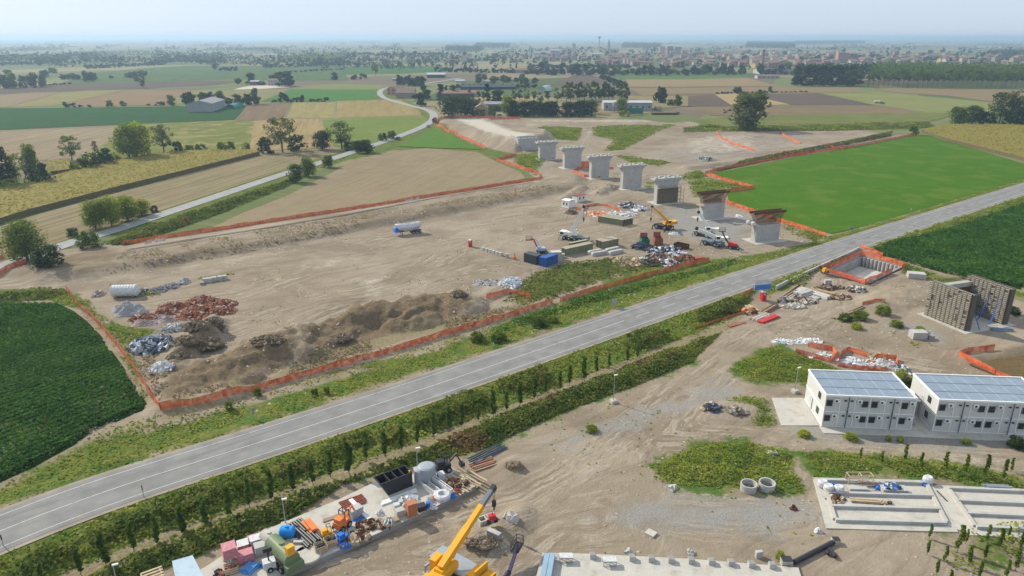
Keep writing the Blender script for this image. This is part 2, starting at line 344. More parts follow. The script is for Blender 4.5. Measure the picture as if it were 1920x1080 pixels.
PALE = [([(838, 219), (900, 224), (965, 262), (1000, 268), (985, 284), (965, 282), (905, 262), (870, 240)], .85), ([(1280, 258), (1420, 250), (1430, 285), (1280, 290)], .45), ([(560, 500), (640, 480), (660, 500), (580, 512)], .55), ([(640, 530), (720, 495), (750, 510), (720, 560), (660, 560)], .45),
 ([(430, 520), (600, 485), (540, 520), (480, 545)], .4), ([(850, 430), (1000, 400), (900, 440)], .3), ([(1450, 745), (1500, 745), (1530, 800), (1470, 800)], .5), ([(600, 1000), (800, 960), (900, 1000), (700, 1060)], .25), ([(1530, 690), (1800, 700), (1900, 760), (1700, 690)], .3),
 ([(860, 545), (900, 520), (960, 535), (900, 570)], .5), ([(1290, 280), (1480, 260), (1560, 262), (1400, 290)], .3), ([(1000, 226), (1280, 226), (1280, 230), (1000, 230)], .8), ([(1100, 240), (1120, 250), (1095, 275), (1080, 280)], .5)]
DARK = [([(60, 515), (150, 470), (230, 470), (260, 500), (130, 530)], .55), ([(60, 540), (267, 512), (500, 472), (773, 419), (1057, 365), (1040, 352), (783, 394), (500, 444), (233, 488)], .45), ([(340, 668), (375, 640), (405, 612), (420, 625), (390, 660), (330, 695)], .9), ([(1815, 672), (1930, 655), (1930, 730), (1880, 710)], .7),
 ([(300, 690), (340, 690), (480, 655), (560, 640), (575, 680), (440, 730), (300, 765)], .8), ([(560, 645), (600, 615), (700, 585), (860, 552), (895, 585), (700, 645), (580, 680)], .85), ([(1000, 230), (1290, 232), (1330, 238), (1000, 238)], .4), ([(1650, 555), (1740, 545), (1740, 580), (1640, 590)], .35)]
RED = [([(230, 600), (290, 580), (370, 565), (440, 570), (440, 590), (360, 600), (290, 615), (240, 618)], .7), ([(420, 540), (560, 510), (620, 520), (480, 565)], .35), ([(500, 560), (620, 560), (560, 620), (470, 600)], .3), ([(640, 470), (900, 420), (1050, 385), (900, 440)], .35), ([(700, 545), (800, 520), (860, 545), (760, 570)], .3)]
TRACKS = [[(1560, 520), (1540, 590), (1470, 620), (1400, 655), (1330, 705), (1250, 762), (1150, 850), (1000, 950), (800, 1012), (600, 1078), (500, 1130)], [(1330, 705), (1235, 800), (1190, 880), (1230, 950), (1480, 965)], [(1470, 620), (1620, 670), (1780, 700), (1900, 755), (2000, 800)], [(1190, 880), (1160, 1000), (1080, 1010), (980, 1078)], [(1210, 820), (1450, 832), (1920, 868)],
 [(-60, 540), (250, 513), (500, 478), (800, 432), (1050, 385), (1130, 345), (1085, 322), (1020, 320)], [(180, 590), (450, 552), (600, 502), (850, 448), (1100, 440), (1250, 402)], [(1050, 385), (1200, 395), (1290, 425), (1400, 475), (1560, 450)], [(1130, 345), (1200, 325), (1350, 310), (1700, 252)], [(1130, 345), (1085, 292), (1105, 245), (1000, 229)], [(440, 620), (600, 565), (750, 530), (850, 470), (960, 430)], [(700, 1060), (900, 1040), (1030, 960), (1200, 930)], [(520, 640), (720, 560), (900, 500), (1000, 520)], [(120, 520), (400, 440), (760, 385), (1000, 350)]]
def mask(lst, wid):
    M = np.zeros(GX.shape); near = (GY < 900) & (np.abs(GX) < 700); x, y = GX[near], GY[near]; a = np.zeros(x.shape)
    for p, k in lst: a = np.maximum(a, k * np.clip(.5 + sdf(x, y, poly2(p)) / wid, 0, 1))
    M[near] = a; return M
m1 = np.stack([mask(GRASS, 11), mask(DRY, 7), mask(GRAV, 12), np.ones(GX.shape)], -1)
_o = -sdf(GX[(GY < 260) & (np.abs(GX) < 150)], GY[(GY < 260) & (np.abs(GX) < 150)], ROAD_C, False); _q = (GY < 260) & (np.abs(GX) < 150)
_band = np.clip(1 - np.abs(_o - 15.3) / 2.2, 0, 1) * (sdf(GX[_q], GY[_q], poly2(GRASS[1][0])) > -1)
_t = m1[..., 1]; _t[_q] = np.maximum(_t[_q], np.clip(_band * 1.6, 0, .95)); _t = m1[..., 0]; _t[_q] = _t[_q] * (1 - np.clip(_band * 2, 0, .9))
m1[..., 0] *= 1 - .9 * np.clip(mask([(DRY[0][0], 1)], 7), 0, 1) * (vn1(GX, GY, 9) > .25)
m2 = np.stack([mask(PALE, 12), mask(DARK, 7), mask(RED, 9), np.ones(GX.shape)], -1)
site = mask([([(-400, 1500), (-400, 1000), (0, 560), (120, 545), (-60, 540), (-60, 500), (200, 455), (377, 433), (640, 395), (790, 370), (1010, 338), (985, 320), (930, 300), (968, 290), (905, 276), (850, 252), (820, 236), (830, 216), (1000, 222), (1290, 228), (1340, 246), (1500, 246), (1560, 244), (1720, 252), (1340, 330), (1470, 420), (1580, 440), (1900, 560), (2300, 700), (2300, 1500)], 1)], 4)
m1[..., 3] = site
trk = np.full(GX.shape, 12.0); _q = (GY < 640) & (np.abs(GX) < 420); _t = trk[_q]
for l in TRACKS: _t = np.minimum(_t, -sdf(GX[_q], GY[_q], resample(poly2(l), 12), False))
trk[_q] = _t
def ground():
    ny, nx = GX.shape; V = np.stack([GX, GY, GZ], -1).reshape(-1, 3); i = np.arange(ny * nx).reshape(ny, nx)
    F = np.stack([i[:-1, :-1], i[:-1, 1:], i[1:, 1:], i[1:, :-1]], -1).reshape(-1, 4)
    k = NT('earth and weeds'); a, b = k.attr('surface_a'), k.attr('surface_b'); A, B = k.sep(a), k.sep(b); site_f = k.attr('surface_a', 'Alpha')
    n1 = k.noise(.03, 6); n2 = k.noise(.22, 6); n3 = k.noise(1.6, 5, rough=.65); n4 = k.noise(5, 3)
    warp = k.n('ShaderNodeVectorMath', operation='MULTIPLY_ADD'); k.set(warp.inputs[0], k.noise(.018, 2, col=True)); warp.inputs[1].default_value = (18, 18, 0); k.set(warp.inputs[2], k.P())
    w = warp.outputs[0]
    tr = k.noise(1, 6, k.map(w, -.62, (.022, .30, .1)), .68); sel = k.noise(.02, 2); tr2 = k.mix(k.step(sel, .42, .58), k.noise(1, 6, k.map(w, -.95, (.05, .9, .1)), .7), k.noise(1, 6, k.map(w, -.12, (.05, .9, .1)), .7))
    dirt = k.ramp(n1, [(.3, (.205, .158, .108)), (.5, (.265, .212, .152)), (.7, (.33, .27, .20))])
    dirt = k.mix(k.m('MULTIPLY', k.step(n2, .45, .65), .5), dirt, (.34, .285, .215)); dirt = k.mix(k.m('MULTIPLY', k.step(tr, .5, .64), .5), dirt, (.17, .13, .09))
    dirt = k.mix(k.m('MULTIPLY', k.step(tr2, .54, .70), .5), dirt, (.40, .34, .265)); dirt = k.mix(k.m('MULTIPLY', k.step(tr2, .46, .34), .5), dirt, (.18, .14, .1))
    td = k.attr('track', 'Fac'); cx = k.n('ShaderNodeCombineXYZ'); k.set(cx.inputs[0], k.m('ADD', k.m('MULTIPLY', td, 1.15), k.m('MULTIPLY', n2, 2.6))); k.set(cx.inputs[1], k.m('MULTIPLY', n1, 9.0))
    tl = k.noise(1.5, 4, cx.outputs[0], .65); fd = k.m('MULTIPLY', k.step(td, 8, 3), k.step(k.noise(.09, 4), .36, .55))
    dirt = k.mix(k.m('MULTIPLY', k.m('MULTIPLY', k.step(tl, .52, .62), fd), .6), dirt, (.42, .365, .29)); dirt = k.mix(k.m('MULTIPLY', k.m('MULTIPLY', k.step(tl, .47, .38), fd), .65), dirt, (.165, .13, .095))
    dirt = k.mix(k.m('MULTIPLY', k.step(k.noise(.055, 7, rough=.62), .53, .6), .42), dirt, (.15, .118, .082))
    jit = k.m('ADD', k.m('MULTIPLY', k.m('SUBTRACT', n2, .5), .9), k.m('MULTIPLY', k.m('SUBTRACT', n3, .5), .5))
    def f(ch, lo=.35, hi=.62, j=1.0): return k.step(k.m('ADD', ch, k.m('MULTIPLY', jit, j)), lo, hi)
    grav = k.ramp(n4, [(.3, (.19, .183, .17)), (.7, (.31, .30, .28))])
    dirt = k.mix(f(B[2], .35, .75), dirt, k.ramp(n3, [(.3, (.25, .155, .10)), (.7, (.36, .24, .165))]))
    dirt = k.mix(k.m('MULTIPLY', f(A[2], .35, .75), .85), dirt, grav)
    dirt = k.mix(f(B[0], .3, .75), dirt, k.ramp(n3, [(.3, (.40, .35, .28)), (.7, (.54, .49, .41))]))
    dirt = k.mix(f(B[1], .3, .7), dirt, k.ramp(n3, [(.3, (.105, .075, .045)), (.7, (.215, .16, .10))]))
    dirt = k.mix(k.m('MULTIPLY', k.step(n3, .56, .72), .4), dirt, (.14, .11, .075)); dirt = k.mix(k.m('MULTIPLY', k.step(n4, .56, .75), .35), dirt, (.42, .37, .30))
    gr = k.ramp(n3, [(.25, (.055, .07, .015)), (.45, (.11, .125, .025)), (.6, (.17, .17, .042)), (.8, (.24, .21, .08))])
    gr = k.mix(k.step(n2, .4, .65), gr, k.ramp(n3, [(.3, (.04, .08, .016)), (.7, (.10, .16, .035))]))
    dry = k.ramp(n3, [(.25, (.13, .105, .055)), (.55, (.24, .20, .115)), (.8, (.36, .30, .19))])
    col = k.mix(f(A[1], .4, .6, .9), dirt, dry); col = k.mix(f(A[0], .42, .6, .9), col, gr)
    # farmland beyond the surveyed area: patchwork of plots
    pv = k.map(k.P(), .35, (1 / 170, 1 / 420, 1)); pv = k.map(pv, 0, (1, 1, 0)); sc = k.sep(k.vor(1, pv))
    far = k.ramp(sc[0], [(0, (.055, .085, .03)), (.22, (.09, .125, .04)), (.4, (.16, .17, .07)), (.55, (.24, .21, .11)), (.7, (.23, .175, .11)), (.85, (.14, .105, .075)), (1, (.08, .12, .04))])
    far = k.mix(k.m('MULTIPLY', k.step(n2, .4, .7), .35), far, (.10, .11, .04))
    rows = k.noise(1, 3, k.map(k.P(), .35, (.02, .5, 1)), .6); far = k.mix(k.m('MULTIPLY', k.step(rows, .45, .7), .3), far, (.3, .26, .15))
    col = k.mix(k.step(k.m('ADD', site_f, k.m('MULTIPLY', A[0], .0)), .35, .65), k.mix(f(A[0], .42, .6, .9), far, gr), col)
    hh = k.m('ADD', k.m('ADD', k.m('MULTIPLY', n3, .7), k.m('MULTIPLY', n4, .3)), k.m('MULTIPLY', k.m('MULTIPLY', tl, fd), .5)); k.bump(hh, .6, .3)
    o = np_obj('ground', V, F, k.out(col, .95, spec=.03), smooth=True); me = o.data
    at = me.attributes.new('track', 'FLOAT', 'POINT'); at.data.foreach_set('value', trk.ravel().astype(np.float32))
    for nm, m in (('surface_a', m1), ('surface_b', m2)):
        at = me.color_attributes.new(nm, 'FLOAT_COLOR', 'POINT'); at.data.foreach_set('color', m.reshape(-1).astype(np.float32))
    return tag(o, 'bare brown earth, weeds and farmland of the plain', kind='structure')
GROUND = ground()
# ---------------------------------------------------------------- roads
def strip(name, C, offs, z, m, parent=None, thick=0):
    T = np.gradient(C, axis=0); T /= np.linalg.norm(T, axis=1)[:, None] + 1e-9; N = np.stack([-T[:, 1], T[:, 0]], -1)
    V = []; n = len(C)
    for o in offs: V.append(np.column_stack([C + N * o, np.full(n, z)]))
    V = np.vstack(V); F = []
    for j in range(len(offs) - 1):
        for i in range(n - 1): F.append((j * n + i, j * n + i + 1, (j + 1) * n + i + 1, (j + 1) * n + i))
    return np_obj(name, V, np.array(F)[:, ::-1], m, parent)
def dashes(name, C, off, w, z, m, on, gap, parent=None, start=0):
    d = np.concatenate([[0], np.cumsum(np.linalg.norm(np.diff(C, axis=0), axis=1))]); L = d[-1]; V = []; F = []; s = start
    def at(t):
        p = np.array([np.interp(t, d, C[:, 0]), np.interp(t, d, C[:, 1])]); q = np.array([np.interp(t + 1, d, C[:, 0]), np.interp(t + 1, d, C[:, 1])]); e = (q - p) / (np.linalg.norm(q - p) + 1e-9); return p, np.array([-e[1], e[0]])
    while s < L - on - 2:
        b = len(V)
        for t in (s, s + on):
            p, nn = at(t)
            for o in (off - w / 2, off + w / 2): V.append((*(p + nn * o), z))
        F.append((b, b + 1, b + 3, b + 2)); s += on + gap
    return np_obj(name, V, F, m, parent)
def mk_asphalt(name, lo, hi, C):
    k = NT(name); n = k.noise(.35, 5); n4 = k.noise(9, 3); st = k.noise(1, 4, k.map(k.P(), -.66, (.03, 1.3, 1)), .6)
    c = k.ramp(n, [(.3, lo), (.7, hi)]); c = k.mix(k.m('MULTIPLY', k.step(st, .5, .68), .5), c, tuple(x * .72 for x in lo)); c = k.mix(k.m('MULTIPLY', k.step(n4, .5, .8), .3), c, tuple(min(1, x * 1.3) for x in hi))
    k.bump(n4, .3, .02); return k.out(c, .85, spec=.12)
M_asph = mk_asphalt('worn grey asphalt', (.18, .175, .165), (.25, .243, .228), None)
M_asph2 = mk_asphalt('pale country asphalt', (.26, .255, .245), (.34, .33, .315), None)
k = NT('road paint'); M_paint = k.out(k.mix(k.step(k.noise(2.5, 4), .5, .7), (.52, .51, .48), (.34, .33, .31)), .8)
road = strip('road', ROAD_C, (-ROAD_HW, -2, 0, 2, ROAD_HW), ROAD_Z, M_asph); tag(road, 'two lane asphalt road crossing the site diagonally', kind='structure')
M_should = mk_asphalt('gravel shoulder', (.24, .20, .15), (.33, .28, .22), None)
for sgn in (-1, 1):
    o = strip('road_shoulder', ROAD_C, ((sgn * ROAD_HW, sgn * (ROAD_HW + .7)) if sgn > 0 else (-(ROAD_HW + .7), -ROAD_HW)), ROAD_Z - .03, M_should); tag(o, 'narrow gravelly edge of the road', kind='structure')
strip('road_line', ROAD_C, (3.62, 3.74), ROAD_Z + .012, M_paint, road); strip('road_line', ROAD_C, (-3.74, -3.62), ROAD_Z + .012, M_paint, road)
_dc = np.concatenate([[0], np.cumsum(np.linalg.norm(np.diff(ROAD_C, axis=0), axis=1))])
_k = int(np.argmin(np.abs(ROAD_C[:, 0] - P0(1180, 610, .5)[0])))
strip('road_line', ROAD_C[:_k + 1], (-.07, .07), ROAD_Z + .012, M_paint, road)
tag(dashes('road_line', ROAD_C, 0, .14, ROAD_Z + .012, M_paint, 4.5, 4.5, road, start=_dc[_k] + 4))
road2 = strip('road', ROAD2_C, (-ROAD2_HW, 0, ROAD2_HW), .22, M_asph2); tag(road2, 'pale narrow country road curving past the farm', kind='structure')
strip('road_line', ROAD2_C, (ROAD2_HW - .42, ROAD2_HW - .3), .232, M_paint, road2); strip('road_line', ROAD2_C, (-ROAD2_HW + .3, -ROAD2_HW + .42), .232, M_paint, road2)
# ---------------------------------------------------------------- camera, sun, sky, air
def setup():
    cd = bpy.data.cameras.new('camera'); co = bpy.data.objects.new('camera', cd); COL.objects.link(co); S.camera = co
    co.location = (0, 0, CAM_H); co.rotation_euler = (PI / 2 - PITCH, 0, 0); cd.sensor_width = 36; cd.lens = 36 * FOC / 1920; cd.clip_end = 60000; cd.clip_start = .5
    w = bpy.data.worlds.new('World'); S.world = w; w.use_nodes = True; t = w.node_tree; bg = t.nodes['Background']
    sky = t.nodes.new('ShaderNodeTexSky'); sky.sky_type = 'NISHITA'; sky.sun_disc = False
    az = Vector((-.814, .58)); el = math.radians(36)
    sky.sun_elevation = el; sky.sun_rotation = math.atan2(az.x, az.y); sky.altitude = 100; sky.air_density = 1.0; sky.dust_density = 1.2; sky.ozone_density = 1.6
    hs = t.nodes.new('ShaderNodeHueSaturation'); hs.inputs['Saturation'].default_value = .45; t.links.new(sky.outputs[0], hs.inputs['Color']); mx = t.nodes.new('ShaderNodeMix'); mx.data_type = 'RGBA'; mx.blend_type = 'MULTIPLY'; mx.inputs[0].default_value = 1; t.links.new(hs.outputs[0], mx.inputs[6]); mx.inputs[7].default_value = (.80, .93, 1.16, 1); m2 = t.nodes.new('ShaderNodeMix'); m2.data_type = 'RGBA'; m2.inputs[0].default_value = .66; t.links.new(mx.outputs[2], m2.inputs[6]); m2.inputs[7].default_value = (8.6, 9.9, 11.6, 1); t.links.new(m2.outputs[2], bg.inputs[0]); bg.inputs[1].default_value = .092
    ld = bpy.data.lights.new('sun', 'SUN'); lo = bpy.data.objects.new('sun', ld); COL.objects.link(lo)
    ld.energy = 5.0; ld.angle = math.radians(.6); ld.color = (1, .94, .80)
    d = Vector((az.x * math.cos(el), az.y * math.cos(el), math.sin(el))); lo.rotation_euler = d.to_track_quat('Z', 'Y').to_euler(); lo.location = (-60, 40, 120)
    S.view_settings.view_transform = 'Standard'; S.view_settings.look = 'None'; S.view_settings.exposure = EXPOSURE; S.view_settings.gamma = 1
    S.cycles.max_bounces = 5; S.cycles.diffuse_bounces = 2; S.cycles.volume_bounces = 0; S.cycles.transparent_max_bounces = 6; S.cycles.sample_clamp_indirect = 3
    S.cycles.use_denoising = True
EXPOSURE = .04
def haze():
    hz = MB().box(-34000, 34000, -3200, 34000, -6, 75)
    m = bpy.data.materials.new('haze'); m.use_nodes = True; t = m.node_tree; t.nodes.clear(); o = t.nodes.new('ShaderNodeOutputMaterial'); v = t.nodes.new('ShaderNodeVolumePrincipled')
    v.inputs['Color'].default_value = (.60, .81, 1, 1); v.inputs['Density'].default_value = .00016; v.inputs['Anisotropy'].default_value = .3
    t.links.new(v.outputs[0], o.inputs['Volume'])
    tag(hz.build('haze', m), 'pale blue summer haze lying over the plain', kind='stuff')
setup()
haze()
# ---------------------------------------------------------------- fields
def field_mat(name, lo, hi, rz=0, row=.9, contrast=.5, dark=None, patch=None, bump=.3, fine=2.0):
    lo = tuple(x * f for x, f in zip(lo, (.82, .83, .70))); hi = tuple(x * f for x, f in zip(hi, (.82, .83, .70))); k = NT(name); n = k.noise(.02, 6); n3 = k.noise(fine, 4, rough=.7); n2 = k.noise(.12, 5)
    c = k.ramp(k.m('ADD', k.m('MULTIPLY', n, .5), k.m('MULTIPLY', n2, .5)), [(.35, lo), (.65, hi)])
    wv = k.noise(1, 3, k.map(k.P(), -rz, (.012, row, .2)), .7, .15)
    c = k.mix(k.m('MULTIPLY', k.step(wv, .42, .62), contrast), c, dark or tuple(x * .6 for x in lo))
    c = k.mix(k.m('MULTIPLY', k.step(n3, .5, .75), .35), c, tuple(min(1, x * 1.45) for x in hi)); c = k.mix(k.m('MULTIPLY', k.step(n3, .48, .3), .45), c, tuple(x * .5 for x in lo))
    if patch: c = k.mix(k.m('MULTIPLY', k.step(k.noise(.06, 6), .5, .62), .6), c, patch)
    k.bump(k.m('ADD', k.m('MULTIPLY', n3, .6), wv), bump, .3); return k.out(c, .95, spec=.02)
def heading(p, q): a = P0(*p); b = P0(*q); return math.atan2(b[1] - a[1], b[0] - a[0])
GREEN, YGREEN, TAN, BROWN, PURPLE, OLIVE = ((.035, .085, .02), (.05, .115, .028)), ((.16, .17, .045), (.22, .225, .07)), ((.30, .22, .11), (.37, .28, .15)), ((.20, .14, .095), (.25, .18, .125)), ((.125, .092, .082), (.155, .115, .105)), ((.24, .21, .09), (.30, .255, .12))
nF = [0]
def field(name, poly, cols, label, rz=0, z=None, raise_to=0, **kw):
    nF[0] += 1
    z = z if z is not None else .03 + .004 * nF[0]
    pts = [P0(u, v, z) for u, v in poly]; d = max(p[1] for p in pts)
    if d > 500: z += .1
    m = field_mat(name.replace('_', ' ') + str(nF[0]), cols[0], cols[1], rz, **kw)
    mb = MB(); mb.add([(x, y, z) for x, y in pts], [tuple(range(len(pts)))])
    o = mb.build(name, m)
    if o.data.polygons[0].normal.z < 0: o.data.flip_normals()
    import bmesh
    bm = bmesh.new(); bm.from_mesh(o.data); bmesh.ops.triangulate(bm, faces=bm.faces); bm.to_mesh(o.data); bm.free()
    return tag(o, label, kind='structure')
H1 = heading((200, 427), (520, 322))
def Z(pts, x0, y0, s=3.0): return [(x0 + a / s, y0 + b / s) for a, b in pts]
field('field', [(-300, 560), (0, 568), (60, 569), (112, 570), (140, 584), (165, 604), (190, 630), (215, 665), (240, 700), (262, 735), (281, 765), (250, 777), (200, 800), (130, 840), (60, 878), (0, 905), (-60, 935), (-400, 1100)], ((.02, .045, .012), (.03, .065, .016)), 'dark soil and leaf litter under the soybean crop', z=.02)
field('field', [(-100, 452), (0, 425), (57, 405), (233, 357), (333, 332), (487, 292), (540, 287), (640, 285), (600, 296), (520, 322), (400, 362), (300, 395), (200, 427), (130, 447), (0, 489), (-100, 520)], ((.26, .20, .135), (.33, .26, .18)), 'harvested stubble strip between the corn and the country road', H1, row=.55, contrast=.75, dark=(.13, .115, .06))
field('field', [(-100, 250), (0, 247), (230, 238), (200, 268), (140, 300), (72, 301), (40, 315), (0, 330), (-100, 350)], ((.28, .215, .15), (.36, .29, .21)), 'pale stubble field with light straw rows', heading((0, 290), (200, 243)), row=.35, contrast=.8, dark=(.19, .14, .10))
field('field', Z([(-300, 495), (0, 490), (340, 487), (1050, 478), (1390, 478), (1320, 555), (830, 575), (0, 612), (-300, 625)], 0, 40), ((.03, .085, .03), (.04, .105, .036)), 'long deep green crop field around the grey barn', 0, row=.2, contrast=.3)
field('field', [(232, 240), (277, 232), (440, 226), (478, 228), (467, 284), (333, 289), (233, 302), (133, 328), (87, 327), (87, 306), (133, 303), (200, 268)], ((.15, .16, .04), (.235, .235, .08)), 'yellow green weedy field behind the tree line', H1, row=.3, contrast=.45, dark=(.10, .12, .03), patch=(.30, .24, .12))
field('field', Z([(1430, 560), (1650, 548), (1800, 550), (1870, 700), (1800, 715), (1650, 720), (1400, 735)], 0, 40), ((.33, .235, .12), (.40, .295, .165)), 'orange tan stubble field beside the white lane', heading((480, 280), (520, 224)), row=.3, contrast=.5)
field('field', Z([(1400, 460), (1640, 458), (1600, 535), (1560, 556), (1325, 558)], 0, 40), BROWN, 'brown tilled field beside the deep green crop', heading((450, 222), (480, 195)), row=.15, contrast=.35)
field('field', Z([(1650, 456), (1892, 452), (1882, 546), (1612, 543)], 0, 40), ((.30, .235, .11), (.36, .29, .15)), 'tan cereal field with green lower edge', heading((540, 220), (555, 192)), row=.15, contrast=.4, patch=(.2, .22, .06))
field('field', [(632, 190), (707, 187), (750, 187), (772, 197), (790, 211), (787, 216), (720, 219), (632, 221)], ((.30, .225, .10), (.36, .275, .14)), 'tan corn stubble beside the road bend', heading((640, 220), (650, 190)), row=.2, contrast=.35)
field('field', [(605, 226), (640, 222), (787, 218), (803, 224), (800, 234), (765, 248), (700, 268), (668, 278), (625, 274), (607, 240)], ((.15, .19, .05), (.20, .24, .07)), 'light green meadow inside the road bend', 0, row=.3, contrast=.2)
field('field', Z([(1470, 450), (1640, 385), (1920, 388), (2105, 385), (2100, 425), (2150, 440), (1920, 446), (1860, 450), (1540, 452)], 0, 40), ((.07, .17, .035), (.09, .20, .045)), 'fresh green field west of the farmhouse', 0, row=.2, contrast=.2)
field('field', [(547, 167), (560, 161), (640, 157), (728, 160), (712, 168), (640, 168)], ((.19, .21, .08), (.23, .24, .1)), 'pale green meadow strip before the farmhouse', 0, contrast=.2)
field('field', Z([(0, 415), (180, 400), (350, 398), (120, 460), (40, 483), (0, 486), (-300, 490), (-300, 420)], 0, 40), ((.27, .20, .13), (.30, .22, .15)), 'pinkish bare field at the hazy west', 0, contrast=.3)
field('field', Z([(40, 484), (120, 462), (350, 400), (500, 390), (715, 385), (600, 410), (390, 455), (300, 474)], 0, 40), OLIVE, 'olive yellow stubble wedge', 0, contrast=.2)
field('field', Z([(400, 456), (600, 412), (720, 388), (1090, 385), (1000, 430), (940, 472), (860, 474), (420, 477)], 0, 40), ((.25, .165, .11), (.29, .195, .13)), 'rosy brown tilled field beyond the green crop', 0, row=.1, contrast=.3)
field('field', Z([(1090, 387), (1240, 390), (1640, 378), (1470, 450), (1300, 450), (1000, 460), (990, 430)], 0, 40), ((.22, .20, .1), (.28, .24, .13)), 'dull yellow plot beside the barn trees', 0, contrast=.3)
field('field', Z([(-300, 395), (0, 378), (250, 355), (480, 343), (1300, 333), (1330, 345), (1180, 362), (700, 384), (350, 396), (180, 399), (0, 412), (-300, 420)], 0, 40), PURPLE, 'purple brown ploughed strip', 0, contrast=.25)
field('field', Z([(500, 352), (330, 350), (550, 290), (820, 262), (1100, 248), (1500, 250), (1920, 250), (1960, 330), (1700, 335), (1250, 328), (1100, 335), (800, 342)], 0, 40), ((.075, .125, .045), (.10, .15, .055)), 'broad hazy green pasture', 0, row=.1, contrast=.3, patch=(.13, .15, .07))
field('field', Z([(0, 340), (330, 348), (300, 355), (0, 372), (-300, 380), (-300, 340)], 0, 40), TAN, 'tan strip behind the western trees', 0, contrast=.2)
field('field', [(640, 125), (720, 122), (850, 126), (842, 134), (760, 138), (640, 140)], ((.06, .13, .04), (.08, .15, .05)), 'green meadow before the western hamlet', 0, contrast=.2)
field('field', [(1153, 140), (1280, 140), (1380, 141), (1400, 146), (1280, 149), (1173, 149)], ((.10, .16, .05), (.12, .18, .06)), 'green strip along the edge of town', 0, contrast=.2)
field('field', [(1173, 149), (1280, 149), (1400, 146), (1440, 156), (1455, 161), (1280, 163), (1178, 163)], ((.28, .20, .12), (.33, .235, .15)), 'tan stubble field facing the town', 0, row=.1, contrast=.25)
field('field', [(1178, 165), (1280, 165), (1440, 163), (1610, 166), (1620, 173), (1440, 175), (1280, 176), (1205, 180)], ((.24, .175, .11), (.28, .20, .13)), 'narrow tan field behind the hedge line', 0, contrast=.25)
field('field', [(1035, 158), (1075, 141), (1090, 138), (1105, 139), (1125, 147), (1150, 157), (1120, 160), (1040, 161)], PURPLE, 'dark ploughed field before the town trees', 0, contrast=.2)
field('field', [(1250, 184), (1340, 177), (1367, 190), (1372, 199), (1280, 199), (1255, 193)], PURPLE, 'dark ploughed plot behind the lone tree', 0, contrast=.2)
field('field', [(1430, 177), (1533, 175), (1640, 197), (1480, 197), (1427, 184)], PURPLE, 'dark ploughed wedge beside the tractor field', 0, contrast=.2)
field('field', [(1340, 177), (1377, 175), (1430, 184), (1482, 196), (1427, 198), (1372, 198)], ((.36, .26, .14), (.41, .3, .17)), 'bright tan stubble wedge', 0, contrast=.2)
field('field', [(1303, 200), (1640, 198), (1700, 203), (1752, 211), (1580, 214), (1380, 218), (1330, 216)], BROWN, 'long brown tilled field behind the lone tree', 0, row=.1, contrast=.25)
field('field', [(1537, 175), (1647, 173), (1860, 192), (1870, 214), (1747, 212), (1690, 203), (1640, 197)], ((.21, .22, .085), (.26, .265, .11)), 'yellow green field worked by the tractor', heading((1500, 175), (1800, 205)), row=.12, contrast=.3)
field('field', [(1637, 165), (1890, 168), (2100, 170), (2100, 200), (1853, 190), (1780, 180), (1663, 172)], ((.24, .175, .11), (.28, .2, .13)), 'brown stubble field below the poplar wood', 0, row=.1, contrast=.3)
field('field', [(1400, 217), (1580, 213), (1752, 211), (1790, 215), (1760, 224), (1713, 233), (1513, 237), (1300, 238), (1280, 230), (1330, 222)], ((.15, .17, .05), (.21, .21, .08)), 'rough yellow green meadow', 0, row=.3, contrast=.3, patch=(.1, .12, .04))
field('field', [(1337, 325), (1497, 293), (1580, 279), (1723, 253), (1742, 253), (1920, 307), (1990, 322), (1923, 334), (1847, 357), (1700, 400), (1647, 417), (1600, 429), (1560, 438), (1467, 416), (1367, 380), (1363, 361), (1414, 354)], ((.062, .14, .010), (.08, .172, .014)), 'bright green lucerne field beside the main road', heading((1400, 400), (1700, 390)), row=.13, contrast=.4, dark=(.052, .12, .010), patch=(.10, .15, .022))
field('field', [(1625, 468), (1665, 452), (1780, 424), (1915, 380), (2200, 300), (2400, 420), (2400, 720), (1925, 545), (1780, 518), (1693, 494)], ((.018, .04, .010), (.028, .06, .015)), 'dark soil under the eastern soybean crop', z=.02)
field('field', [(377, 436), (455, 399), (540, 366), (625, 322), (665, 300), (735, 283), (800, 278), (895, 285), (930, 303), (975, 322), (985, 334), (940, 345), (790, 370), (627, 397)], ((.27, .20, .145), (.34, .26, .19)), 'harvested tan field inside the orange fence', heading((500, 400), (760, 300)), row=.4, contrast=.5, dark=(.19, .145, .10), patch=(.23, .195, .11))
field('field', [(743, 274), (800, 249), (815, 240), (840, 252), (880, 270), (905, 280), (800, 277)], ((.09, .18, .03), (.12, .21, .045)), 'small bright green meadow by the embankment', 0, contrast=.15)
field('field', [(1815, 682), (1860, 674), (1940, 662), (1990, 760), (1930, 738), (1875, 707)], ((.15, .105, .06), (.19, .135, .08)), 'brown tilled patch inside the orange fence', 0, z=.25, contrast=.3)
field('field', [(880, 178), (1000, 182), (1000, 192), (900, 190)], TAN, 'dry yard behind the dark hedge', 0, contrast=.2)
field('field', [(1180, 180), (1290, 180), (1290, 200), (1200, 205), (1150, 212), (1120, 212), (1110, 196)], ((.25, .2, .11), (.3, .235, .14)), 'dry tan paddock by the poplar row', 0, contrast=.2)
